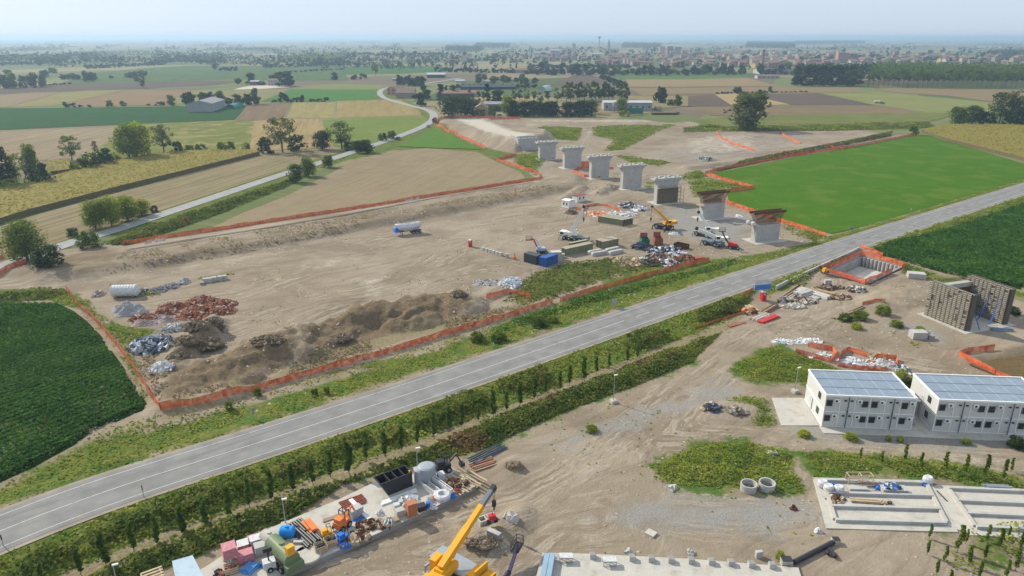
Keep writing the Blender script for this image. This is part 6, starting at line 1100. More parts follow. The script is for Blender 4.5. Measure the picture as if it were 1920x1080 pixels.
# ---------------------------------------------------------------- vehicles on roads and fields
def wheels(root, spots, r=.33, w=.24, m=None):
    for x, y in spots:
        t = MB(); t.cyl((x, y - w / 2, r), (x, y + w / 2, r), r, n=14); o = t.build('wheel', m or M_dark, root); t = MB(); t.cyl((x, y - w / 2 - .012, r), (x, y + w / 2 + .012, r), r * .55, n=10); t.build('rim', M_steel, o)
def car(p, rz, col, label, name='parked_car', cat='car'):
    root = empty(name, p, rz, label, cat); b = MB(); W = .88
    pr = [(-2.15, .35), (-2.2, .75), (-1.95, .98), (-1.1, 1.02), (-.55, 1.42), (.95, 1.45), (1.75, 1.02), (2.15, .95), (2.2, .4)]
    b.add([(x, -W, z) for x, z in pr] + [(x, W, z) for x, z in pr], [(i, (i + 1) % 9, 9 + (i + 1) % 9, 9 + i) for i in range(9)] + [tuple(reversed(range(9))), tuple(range(9, 18))]); b.build('body', col, root)
    g = MB(); 
    for y in (-W - .01, W + .01): g.add([(-1.0, y, 1.04), (-.5, y, 1.36), (.9, y, 1.38), (1.5, y, 1.04)], [(0, 1, 2, 3)])
    g.add([(-1.13, -.75, 1.06), (-1.13, .75, 1.06), (-.6, .7, 1.41), (-.6, -.7, 1.41)], [(0, 1, 2, 3)]); g.add([(1.72, -.75, 1.08), (1.72, .75, 1.08), (1.02, .7, 1.45), (1.02, -.7, 1.45)], [(0, 1, 2, 3)]); g.build('glazing', M_glass, root)
    wheels(root, [(-1.35, -.8), (-1.35, .8), (1.35, -.8), (1.35, .8)]); return root
M_cd = mat('dark car paint', (.03, .035, .05), .3); M_cg = mat('grey car paint', (.25, .27, .3), .3)
def on_road2(u, v):
    x, y = P0(u, v, .22); i = int(np.argmin(((ROAD2_C - [x, y]) ** 2).sum(1))); d = ROAD2_C[min(i + 2, len(ROAD2_C) - 1)] - ROAD2_C[max(i - 2, 0)]; return Vector((x, y, .22)), math.atan2(d[1], d[0])
p, r_ = on_road2(746, 261); car(p, r_, M_cd, 'dark car driving on the country road', 'car'); p, r_ = on_road2(803, 238); car(p, r_, M_cg, 'grey car following the red truck round the bend', 'car')
for u, v, rz, m, lb in [(936, 217.5, 0, M_cd, 'dark car parked beside the yellow farmhouse'), (955, 218, .3, M_cd, 'dark car parked west of the cypress row'), (1077, 218.5, 0, M_white, 'white van like car parked before the cypress row'), (1269, 213.5, .4, M_blk, 'black vehicle at the end of the low shelter'), (1112, 218, .2, M_cg, 'grey car parked under the grey green tree')]: car(G(u, v), rz, m, lb)
p, r_ = on_road2(815, 229); tr = empty('tipper_truck', p, r_, 'red tipper truck driving away along the country road', 'truck')
t = MB(); t.box(2.6, 4.6, -1.2, 1.2, .7, 3.1); t.build('cab', M_red, tr); t = MB(); t.box(4.6, 4.64, -1.05, 1.05, 1.9, 2.9); t.build('windscreen', M_glass, tr); t = MB(); t.box(-4.2, 2.4, -1.25, 1.25, 1.2, 1.4); t.box(-4.2, 2.4, -1.25, -1.15, 1.4, 2.7); t.box(-4.2, 2.4, 1.15, 1.25, 1.4, 2.7); t.box(-4.2, -4.1, -1.15, 1.15, 1.4, 2.6, 1); t.box(2.3, 2.4, -1.15, 1.15, 1.4, 2.8); t.box(-4.0, 2.3, -1.15, 1.15, 1.4, 2.3, 1); t.build('tipper_body', [M_redbr, M_rust], tr); t = MB(); t.box(-4.2, 4.4, -.5, .5, .7, 1.2); t.build('chassis', M_blk, tr); wheels(tr, [(3.6, -1), (3.6, 1), (-1.6, -1), (-1.6, 1), (-3, -1), (-3, 1)], .5, .35)
p = G(1653, 195.5); tc = empty('tractor', p, -.25, 'blue tractor working in the yellow green field', 'tractor'); t = MB(); t.box(.2, 2.3, -.5, .5, .9, 1.8); t.box(-1.1, .2, -.7, .7, 1.0, 1.6); t.build('body', M_blue, tc); t = MB(); t.box(-1, .2, -.65, .65, 1.6, 2.7); t.build('cab', M_glass, tc); t = MB(); t.box(-1.1, .3, -.75, .75, 2.7, 2.85); t.build('cab_roof', M_white, tc); wheels(tc, [(-.6, -.9), (-.6, .9)], .9, .5); wheels(tc, [(1.8, -.8), (1.8, .8)], .6, .4)
p = G(1645, 194.3); tk = empty('slurry_tanker', p, -.25, 'cream slurry tanker towed by the blue tractor', 'trailer'); t = MB(); t.cyl((-3, 0, 1.9), (2, 0, 1.9), 1.05, n=14); t.build('tank', mat('cream paint', (.6, .55, .42), .5), tk); t = MB(); t.bar((2, 0, .9), (3.4, 0, .8), .15); t.box(-2.6, 1.8, -.4, .4, .8, 1.0); t.build('drawbar', M_blk, tk); wheels(tk, [(-1, -1.1), (-1, 1.1)], .75, .45)
# ---------------------------------------------------------------- heaps
def heap(name, u, v, wpx, dpx, h, m, label, chunks=0, csz=.4, cm=None, seed=1, cat='heap', parts=None, z=None):
    """uneven mound centred on (u, v); wpx by dpx is its outline in survey pixels"""
    c = G(u, v) if z is None else Vector((*P0(u, v, z), z)); s = 1 / ppm(u, v); rx = wpx * s / 2; y0 = P0(u, v + dpx / 2)[1]; y1 = P0(u, v - dpx / 2)[1]; ry = (y1 - y0) / 2
    r = np.random.RandomState(seed); n = 22; V = []; F = []
    ph = r.uniform(0, 6, 6)
    for i in range(n + 1):
        for j in range(n + 1):
            a, b = 2 * i / n - 1, 2 * j / n - 1; x, y = a * math.sqrt(1 - b * b / 2), b * math.sqrt(1 - a * a / 2); q = math.hypot(x, y); w = 1 + .18 * math.sin(3 * math.atan2(y, x) + ph[0]) + .1 * math.sin(5 * math.atan2(y, x) + ph[1])
            z_ = h * max(0, 1 - q ** 1.6) * (.7 + .35 * math.sin(a * 5 + ph[2]) * math.sin(b * 4 + ph[3]) + r.uniform(-.14, .14)); V.append((x * rx * w, y * ry * w, z_ - (.12 if q > .97 else 0)))
    for i in range(n):
        for j in range(n): k_ = i * (n + 1) + j; F.append((k_, k_ + n + 1, k_ + n + 2, k_ + 1))
    mb = MB(); mb.add(V, F, 0)
    for _ in range(chunks):
        a, q = r.uniform(0, 6.28), math.sqrt(r.uniform(0, 1)) * 1.02; x, y = q * math.cos(a), q * math.sin(a); zz = h * max(0, 1 - q ** 1.6) * .8; sz = csz * r.uniform(.4, 1.3)
        mb.at((x * rx, y * ry, zz), r.uniform(0, 6), r.uniform(-.7, .7), r.uniform(-.7, .7)).box(-sz / 2, sz / 2, -sz * .35, sz * .35, -sz * .2, sz * r.uniform(.1, .3), 1 + r.randint(0, len(cm) if cm else 1)); mb.at()
    o = mb.build(name, [m] + (cm or [m]), loc=c); return tag(o, label, cat)
M_grv = mat('grey crushed stone', (.29, .29, .29), .95, .15, 3, bump=.5); M_rub = mat('red brick rubble', (.24, .095, .055), .95, .3, 1.2, bump=.5); M_rub2 = mat('pale rubble', (.42, .29, .22), .95, .2, 2); M_soil = mat('dark clods', (.13, .095, .06), .95, .3, 1.5, bump=.6); M_soil2 = mat('lighter clods', (.22, .17, .115), .95, .25, 1.5); M_pink = mat('pinkish stone', (.33, .25, .23), .95, .15, 1.5, bump=.4); M_pvc = mat('dark blue foil', (.055, .075, .115), .4, .5, 1.2); M_pvc2 = mat('pale foil', (.42, .46, .52), .4, .3, 2)
heap('gravel_pile', 236, 579, 46, 16, 2.2, M_grv, 'grey gravel pile, the rear of the overlapping pair', seed=1); heap('gravel_pile', 250, 586, 56, 20, 2.4, M_grv, 'grey gravel pile, the front of the overlapping pair', seed=2)
for i, (u, v, w, d, h, lb) in enumerate([(380, 566, 62, 14, 1.7, 'dark red rubble heap at the back of the rubble field'), (325, 577, 60, 14, 1.5, 'red rubble heap behind the gravel piles'), (420, 572, 50, 14, 1.5, 'red rubble heap at the east end of the rubble field'), (372, 584, 64, 16, 1.8, 'central red rubble heap'), (415, 584, 56, 14, 1.4, 'low red rubble heap beside the bare ground'), (275, 598, 64, 14, 1.5, 'dark red rubble heap curving round the gravel'), (312, 588, 50, 12, 1.5, 'small red rubble heap in the middle of the field'), (360, 594, 66, 14, 1.5, 'nearest red rubble heap')]):
    heap('rubble_heap', u, v, w, d, h, M_rub, lb, 150, .65, [M_rub, M_rub2, M_rub], 10 + i)
heap('stone_heap', 272, 607, 52, 13, 1.2, M_pink, 'pale pinkish stone heap', 30, .3, [M_pink], 31); heap('stone_heap', 308, 600, 54, 15, 1.4, M_pink, 'violet grey stone heap beside the red rubble', 30, .3, [M_pink], 32)
heap('concrete_rubble', 328, 616, 52, 14, .9, M_grv, 'grey broken concrete heap', 120, .9, [M_grv, M_conc, M_concd], 33)
for i, (u, v, w, d, h) in enumerate([(398, 606, 34, 12, 1.5), (385, 625, 50, 18, 1.6), (372, 640, 46, 16, 1.5), (350, 655, 46, 16, 1.3), (333, 668, 34, 12, 1.1), (408, 612, 22, 8, .8), (860, 556, 30, 8, 1.0), (505, 660, 60, 16, .9), (640, 640, 40, 14, .8)]):
    heap('soil_heap', u, v, w, d, h, M_soil, ['dark soil heap at the top of the clod line', 'large dark clod heap below the topmost', 'middle dark clod heap', 'dark clod heap beside the foil pile', 'lowest dark clod heap', 'small dark clod heap off the line', 'dark clods on the east end of the spoil ridge', 'dark clods on the western spoil ridge', 'dark clods beneath the spoil crest'][i], 170, .7, [M_soil, M_soil2], 40 + i)
heap('foil_heap', 284, 649, 72, 34, 2.0, M_pvc, 'crumpled dark blue foil heap', 260, 1.3, [M_pvc, M_pvc2, M_grv, M_pvc], 51); heap('bag_heap', 304, 690, 42, 20, 1.3, M_tarp, 'whitish heap of plastic bags near the fence corner', 160, .7, [M_tarp, M_conc, M_tarp], 52)
heap('bag_heap', 958, 531, 44, 20, 1.4, M_tarp, 'whitish heap of plastic rubble by the bent orange fence', 150, .8, [M_tarp, M_conc, M_pvc2], 53); heap('stone_heap', 912, 530, 50, 14, .7, M_grv, 'low stony heap west of the plastic rubble', 80, .5, [M_conc, M_soil2], 54)
heap('stone_heap', 1180, 492, 62, 16, .6, M_rub2, 'spread of broken pale planks and stones below the beams', 160, 1.1, [M_wood2, M_rub2, M_wood], 55); heap('bag_heap', 1206, 487, 26, 9, .8, M_tarp, 'small whitish heap beside the broken planks', 40, .6, [M_tarp], 56)
M_scrap = mat('scrap iron', (.10, .06, .045), .8, .5, 1.5)
for i, (u, v, w, d, h, m, cm, lb) in enumerate([(1205, 464, 40, 10, 1.6, M_blk, [M_blk, M_pvc], 'black tarpaulin heap by the open containers'), (1227, 472 - 2, 38, 9, .9, M_blk, [M_blk, M_pvc2], 'black sheeting heap east of the tarpaulin'), (1256, 468, 36, 8, .8, M_blk, [M_blk, M_pvc2], 'third black sheeting heap near the rusty crate'),
  (1238, 484, 60, 12, 1.2, M_scrap, [M_scrap, M_blk, M_wood], 'tangled scrap iron heap in the middle of the dump'), (1272, 478, 34, 8, .9, M_tarp, [M_tarp, M_blk, M_pvc2], 'white sacks lying on the scrap dump'), (1220, 494, 46, 12, 1.0, M_scrap, [M_scrap, M_blk], 'brown scrap heap on the near side of the dump'), (1252, 494, 42, 12, 1.4, M_tarp, [M_tarp, M_blk, M_scrap], 'big heap of white sacks beside the fence'), (1286, 486, 40, 12, 1.1, M_scrap, [M_scrap, M_rust, M_redbr], 'rusty brown scrap heap at the east of the dump'),
  (1178, 386, 38, 9, 1.6, M_blk, [M_concd, M_blk, M_pvc2], 'grey and black sheets heaped behind the olive beams'), (1198, 392, 34, 8, 1.3, M_tarp, [M_tarp, M_blk, M_pvc2], 'white and black sheets heaped by the fourth pier'), (1160, 402, 70, 10, .5, M_tarp, [M_tarp, M_conc2], 'white plastic strewn behind the olive beams'), (1120, 402, 50, 10, .5, M_tarp, [M_orange, M_orange, M_tarp], 'white plastic strewn beside the orange netting')]):
    heap('scrap_heap', u, v, w, d, h, m, lb, 110, 1.0, cm, 60 + i)
heap('brush_pile', 1072, 399, 22, 8, 1.3, M_soil, 'dark roll of roots beside the white hut', 60, .6, [M_soil], 80)
heap('rock_pile', 1323, 299, 34, 8, 1.4, mat('greenish stone', (.16, .2, .15), .9, .3, 1), 'dark green heap of sheets on the bare ground', 60, 1.0, [M_blk, M_conc], 81)
for u, v, lb in [(765, 376, 'western boulder by the orange fence'), (772, 375, 'middle boulder by the orange fence'), (783, 373, 'eastern boulder by the orange fence'), (278, 456, 'western boulder at the start of the long fence'), (294, 453, 'middle boulder at the start of the long fence'), (304, 452, 'eastern boulder at the start of the long fence'), (901, 1031, 'small boulder below the dug earth')]: heap('boulder', u, v, 9, 6, 1.1, M_conc, lb, 0, seed=u, cat='boulder')
# ---------------------------------------------------------------- blocks, beams, huts
def hd(p, q): a, b = P0(*p), P0(*q); return math.atan2(b[1] - a[1], b[0] - a[0])
def slabbox(name, u, v, rz, L, W, H, m, label, cat, z=None, grp=None, build=None, topm=None):
    """box thing whose near left bottom corner stands at (u, v)"""
    a = G(u, v) if z is None else Vector((*P0(u, v, z), z)); b = MB(); bv = min(.05, H * .1); q = [(bv, 0), (L - bv, 0), (L, bv), (L, W - bv), (L - bv, W), (bv, W), (0, W - bv), (0, bv)]; b.prism(q, 0, H - bv, 0); n = len(q); c = [(min(max(x, bv), L - bv), min(max(y, bv), W - bv)) for x, y in q]
    b.add([(x, y, H - bv) for x, y in q] + [(x, y, H) for x, y in c], [(i, (i + 1) % n, n + (i + 1) % n, n + i) for i in range(n)] + [tuple(range(n, 2 * n))], 1); o = b.build(name, [m, topm or m], loc=a, rz=rz); return tag(o, label, cat, grp)
# olive bridge girders
def girder(u, v, rz, L, label, H=2.3, W=.95):
    a = G(u, v); root = empty('bridge_girder', a, rz, label, 'steel girder', 'olive steel bridge girders'); b = MB(); b.box(0, L, .1, W - .1, .12, H - .12); b.build('web', M_olive, root); f = MB(); f.box(-.02, L + .02, 0, W, 0, .12); f.box(-.02, L + .02, 0, W, H - .12, H); f.build('flange', M_olive2, root); s = MB()
    for i in range(int(L / 3) + 1): x = i * 3; s.box(x, x + .08, .02, .1, .12, H - .12); s.box(x, x + .08, W - .1, W - .02, .12, H - .12)
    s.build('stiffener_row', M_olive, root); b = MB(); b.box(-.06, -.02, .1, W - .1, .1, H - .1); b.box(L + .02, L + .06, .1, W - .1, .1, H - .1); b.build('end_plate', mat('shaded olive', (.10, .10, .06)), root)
for i in range(4):
    r_ = hd((1121, 417), (1178, 427)); o = G(1121, 417) + Vector((-math.sin(r_), math.cos(r_), 0)) * i * 1.3; girder(1121, 417, r_, 9.6, ['frontmost olive girder of the rear stack', 'second olive girder of the rear stack', 'third olive girder of the rear stack', 'rearmost olive girder of the rear stack'][i]); [x for x in COL.objects if x.name.startswith('bridge_girder')][-1].location = o + Vector((math.cos(r_), math.sin(r_), 0)) * i * .4
def girders(u, v, u2, v2, L, labels, W=.95, gap=1.15, H=2.3):
    r_ = hd((u, v), (u2, v2)); 
    for i, lb in enumerate(labels): girder(u, v, r_, L, lb, H, W); g = GL()[-1]; g.location = G(u, v) + Vector((-math.sin(r_), math.cos(r_), 0)) * i * gap
def GL(): return sorted([x for x in COL.objects if x.name.startswith('bridge_girder')], key=lambda x: x.name)
girders(1061, 481, 1127, 466, 10.6, ['nearest olive girder beside the blue container', 'second olive girder beside the blue container']); girders(1130, 467, 1167, 459, 6.4, ['nearest short olive girder behind the concrete beams', 'second short olive girder behind the concrete beams', 'third short olive girder behind the concrete beams']); girders(1070, 463, 1110, 455, 7, ['low olive girder behind the nearest pair'], H=1.2)
def cbeam(u, v, u2, v2, L, lb): r_ = hd((u, v), (u2, v2)); a = G(u, v); b = MB(); b.add([(0, 0, 0), (L, 0, 0), (L, 1, 0), (0, 1, 0), (0, 0, .8), (.35, 0, 1.05), (L - .35, 0, 1.05), (L, 0, .8), (0, 1, .8), (.35, 1, 1.05), (L - .35, 1, 1.05), (L, 1, .8)], [(0, 3, 2, 1), (0, 1, 7, 6, 5, 4), (3, 8, 9, 10, 11, 2), (4, 5, 9, 8), (5, 6, 10, 9), (6, 7, 11, 10), (0, 4, 8, 3), (1, 2, 11, 7)]); tag(b.build('concrete_beam', M_conc, loc=a, rz=r_), lb, 'concrete beam', 'precast concrete beams')
cbeam(1111, 481, 1143, 476, 5, 'front western precast concrete beam'); cbeam(1105, 478, 1130, 473, 4.8, 'rear western precast concrete beam'); cbeam(1144, 479, 1177, 472, 5.2, 'front eastern precast concrete beam'); cbeam(1138, 474, 1170, 467, 5.2, 'rear eastern precast concrete beam')
slabbox('concrete_block', 1047, 484, .15, 1.9, 1.3, 1.1, M_conc, 'concrete block between white container and girders', 'block')
# containers
r_ = hd((982, 491), (1008, 498)); container(982, 491, r_, mat('anthracite container', (.06, .07, .085), .5), 'dark anthracite container at the west of the container group', 4.6); container(1010, 498, r_, mat('blue container', (.03, .09, .30), .5), 'royal blue container in the middle of the container group', 2.4, 5.5); container(1034, 490, r_ + .9, mat('cream container', (.50, .48, .40), .5), 'cream white container at the east of the container group', 3, 2.4)
for u, v, m, lb, tilt in [(1203, 463, mat('green container', (.02, .16, .09), .5), 'open green scrap container', 0), (1228, 461, M_redbr, 'open red scrap container filled with orange plastic', 0)]:
    c = container(u, v, .05, m, lb, 2.4, 3.2, 2.3, open_top=True); t = MB(); t.box(.1, 2.3, 3.05, 3.16, 2.3, 3.6); t.build('raised_lid', M_redbr, c); t = MB(); [t.at((.5 + .3 * (i % 6), .5 + .4 * (i // 6), 1.4), i, .3 * i).box(-.3, .3, -.2, .2, 0, .3) for i in range(36)]; t.at(); t.build('contents', M_orange if 'red' in lb else M_scrap, c)
r_ = hd((1262, 465), (1286, 470)); container(1262, 464, r_, M_rust, 'low rusty open skip next to the black sheeting', 4.0, 2.6, 1.3, open_top=True, name='rusty_skip', cat='skip'); slabbox('steel_plate_stack', 1298, 490, hd((1298, 490), (1325, 485)), 4.6, 2.6, .6, M_redbr, 'flat rusty plate stack at the end of the scrap dump', 'plate stack')
# white huts
def hut(u, v, rz, L, W, H, lb, roofm):
    root = empty('site_hut', G(u, v), rz, lb, 'hut'); b = MB(); b.box(0, L, 0, W, 0, H); b.build('wall', M_white, root); b = MB(); b.add([(-.15, -.15, H), (L + .15, -.15, H), (L + .15, W + .15, H), (-.15, W + .15, H), (-.15, -.15, H + .12), (L + .15, -.15, H + .12), (L + .15, W + .15, H + .12), (-.15, W + .15, H + .12), (0, W / 2, H + .45), (L, W / 2, H + .45)], [(0, 1, 2, 3), (4, 5, 9, 8), (6, 7, 8, 9), (0, 4, 5, 1), (2, 6, 7, 3), (4, 8, 7), (5, 6, 9)]); b.build('roof', roofm, root)
    for x in (L * .3, L * .72): b = MB(); b.box(x - .3, x + .3, -.04, -.002, 1.0, 1.9); b.build('window', M_glass, root)
    return root
hut(1053, 388, hd((1053, 388), (1071, 392)), 3.5, 3.4, 2.6, 'white site hut with flat pale roof', M_white); hut(1082, 380, hd((1082, 380), (1105, 376)) + .1, 5, 2.6, 2.4, 'white site hut with rusty brown roof', M_redbr)
# portable toilets
def toilet(u, v, lb, rz=0):
    root = empty('portable_toilet', G(u, v), rz, lb, 'portable toilet', 'red portable toilets'); b = MB(); b.box(-.58, .58, -.58, .58, .08, 2.05); b.build('cabin', M_red, root); b = MB(); b.lathe([(.78, 2.05), (.78, 2.12), (.3, 2.3), (.1, 2.33)], 4); b.build('roof', M_tarp, root); b = MB(); b.box(-.4, .4, -.61, -.582, .15, 1.95); b.build('door', M_red, root); b = MB(); b.box(-.28, .28, -.63, -.612, 1.5, 1.75); b.build('sign_panel', M_tarp, root)
toilet(882, 462.5, 'red portable toilet alone on the bare site'); toilet(1430, 563, 'red portable toilet beside the blue and white site sign', .3)
# white concrete barriers row and bits beside the toilet
r_ = hd((902, 468), (936, 479))
for i in range(6):
    p_ = (902 + i * 6.4, 469 + i * 2.0); slabbox('barrier_block', p_[0], p_[1], r_, 1.15, .8, 1.0, M_conc2, ['westernmost pale block of the short row', 'second pale block of the short row', 'third pale block of the short row', 'fourth pale block of the short row', 'fifth pale block of the short row', 'easternmost pale block of the short row'][i], 'block')
t = MB(); [t.bar((x, y, 0), (x, y, .8), .06) for x in (0, 1.2, 2.4) for y in (0, .9)]; [t.bar((0, y, z), (2.4, y, z), .06) for y in (0, .9) for z in (.1, .8)]; [t.bar((x, 0, .8), (x, .9, .8), .06) for x in (0, .6, 1.2, 1.8, 2.4)]; tag(t.build('pipe_rack', M_steel, loc=G(934, 479), rz=r_), 'empty steel rack at the end of the pale block row', 'rack')
slabbox('cement_drum', 948, 484, 0, .9, .9, 1.2, M_conc2, 'pale square tub beside the orange lighting mast', 'tub')
root = empty('warning_pump', G(965, 486.5), 0, 'small orange and yellow pump with upright stack', 'pump'); t = MB(); t.box(-.4, .5, -.3, .3, .2, .9); t.build('body', M_orange, root); t = MB(); t.cyl((0, 0, .9), (0, 0, 2.1), .12, .07, 8); t.build('stack', M_redbr, root)
root = empty('warning_post', G(966, 366.5), 0, 'small red and yellow post on the terrace bank', 'post'); t = MB(); t.cyl((0, 0, 0), (0, 0, 2.6), .12, n=7); t.build('pole', M_redbr, root); t = MB(); t.box(-.4, .4, -.2, .2, 0, 1.0); t.build('base', M_yel, root)
# ---------------------------------------------------------------- silo trailer
p = G(740, 443); q = G(789, 436.5); r_ = math.atan2(q.y - p.y, q.x - p.x); tt = empty('silo_trailer', p + (q - p) * .5 + Vector((0, .8, 0)), r_, 'white bulk silo trailer with blue nose parked on the bare site', 'trailer')
t = MB(); pr = []
L = (q - p).length
def ring(b, x0, secs, n=14, m=0):
    vs = []; fs = []
    for x, ry, rz_, zc in secs:
        for i in range(n): a = 2 * PI * i / n; vs.append((x, ry * math.cos(a), zc + rz_ * math.sin(a)))
    for s_ in range(len(secs) - 1):
        for i in range(n): fs.append((s_ * n + i, s_ * n + (i + 1) % n, (s_ + 1) * n + (i + 1) % n, (s_ + 1) * n + i))
    fs += [tuple(range(n)), tuple(reversed(range((len(secs) - 1) * n, len(secs) * n)))]; b.add(vs, fs, m)
ring(t, 0, [(-L / 2, .5, .5, 2.9), (-L / 2 + .4, 1.05, .95, 2.75), (-L / 2 + 1.6, 1.2, 1.15, 2.5), (-L * .1, 1.2, 1.35, 2.25), (L * .1, 1.2, 1.35, 2.25), (L / 2 - .8, 1.2, 1.1, 2.6), (L / 2 - .2, .9, .8, 2.8), (L / 2, .5, .5, 2.85)]); t.build('tank', M_tarp, tt, True)
t = MB(); t.add([(-L / 2 - .1, -1, 2.5), (-L / 2 - .1, 1, 2.5), (-L / 2 - .3, -1, 1.1), (-L / 2 - .3, 1, 1.1), (-L / 2 + 1.9, -1.22, 1.1), (-L / 2 + 1.9, 1.22, 1.1), (-L / 2 + .3, -1.15, 2.9), (-L / 2 + .3, 1.15, 2.9)], [(0, 2, 3, 1), (0, 6, 4, 2), (1, 3, 5, 7), (0, 1, 7, 6), (2, 4, 5, 3)]); t.build('nose_shield', M_blue, tt)
t = MB(); t.box(-L / 2 + 1, L / 2 - .2, -.5, .5, .95, 1.15); t.bar((-L / 2 + 2.2, -.9, 0), (-L / 2 + 2.2, -.9, 1.1), .14); t.bar((-L / 2 + 2.2, .9, 0), (-L / 2 + 2.2, .9, 1.1), .14); t.build('chassis', M_blk, tt); t = MB(); t.box(-L * .35, L * .35, -.25, .25, 3.45, 3.6); [t.cyl((x, 0, 3.5), (x, 0, 3.75), .28, n=10) for x in (-L * .25, 0, L * .25)]; t.build('walkway', M_steel, tt); wheels(tt, [(x, y) for x in (L * .16, L * .29, L * .42) for y in (-1, 1)], .5, .35)
t = MB(); t.box(-L * .3, L * .4, -1.23, -1.205, 2.1, 2.16); t.build('blue_stripe', M_blue, tt)
# lying white silo, far left
p = G(207, 561); q = G(258, 560); d_ = (q - p); r_ = math.atan2(d_.y, d_.x); L = d_.length; root = empty('lying_silo', p + d_ * .5 + Vector((0, 1.6, 0)), r_, 'white ribbed silo lying on its side near the left field', 'silo'); t = MB(); secs = []
for i in range(9): x = -L / 2 + L * .86 * i / 8; secs += [(x, 1.45, 1.45, 1.6), (x + .12, 1.52, 1.52, 1.6), (x + .3, 1.45, 1.45, 1.6)]
secs += [(L / 2, .5, .5, 1.6)]; ring(t, 0, secs, 16); t.build('tank', M_tarp, root); t = MB(); [t.box(x, x + .25, -1.2, 1.2, 0, .7) for x in (-L * .35, L * .25)]; t.build('cradle', M_wood, root)
t = MB(); [t.bar((i * .5, 0, 0), (i * .5, 0, 1.2), .06) for i in range(12)]; t.bar((0, 0, 1.15), (5.5, 0, 1.15), .06); tag(t.build('railing', M_rust, loc=G(208, 541), rz=.05), 'rusty railing section behind the lying silo', 'railing'); t = MB(); [t.bar((i * .5, 0, 0), (i * .5, 0, .9), .05) for i in range(10)]; t.bar((0, 0, .85), (4.5, 0, .85), .05); tag(t.build('railing', M_wood2, loc=G(240, 541.5), rz=.05), 'pale railing section behind the lying silo', 'railing')
for i, (u, v, w, lb) in enumerate([(375, 535, 1.0, 'small dark block in the block row'), (380, 531, 2.3, 'widest concrete block of the row'), (397, 528.5, 1.2, 'concrete block second from the widest'), (408, 527, 1.2, 'concrete block third from the widest'), (417, 525.5, 1.1, 'concrete block at the east end of the row')]): slabbox('concrete_block', u, v, .25, w, 1.1, 1.15 if i else .7, M_conc if i else M_concd, lb, 'block')
for i, (u, v, lb, m) in enumerate([(314, 540, 'grey machine part heap east of the lying silo', M_concd), (326, 538, 'pale block pile in the storage line', M_conc), (270, 549, 'dark timber heap next to the lying silo', M_soil), (290, 547, 'grey netting bundle in the storage line', M_concd), (302, 545, 'tangled grey hose bundle in the storage line', M_concd), (345, 530, 'low pale rubble in the storage line', M_conc), (185, 553, 'loose pale rubble west of the lying silo', M_rub2)]): heap('material_heap', u, v, 20, 9, 1.3, m, lb, 50, .7, [m, M_conc, M_concd], 90 + i)
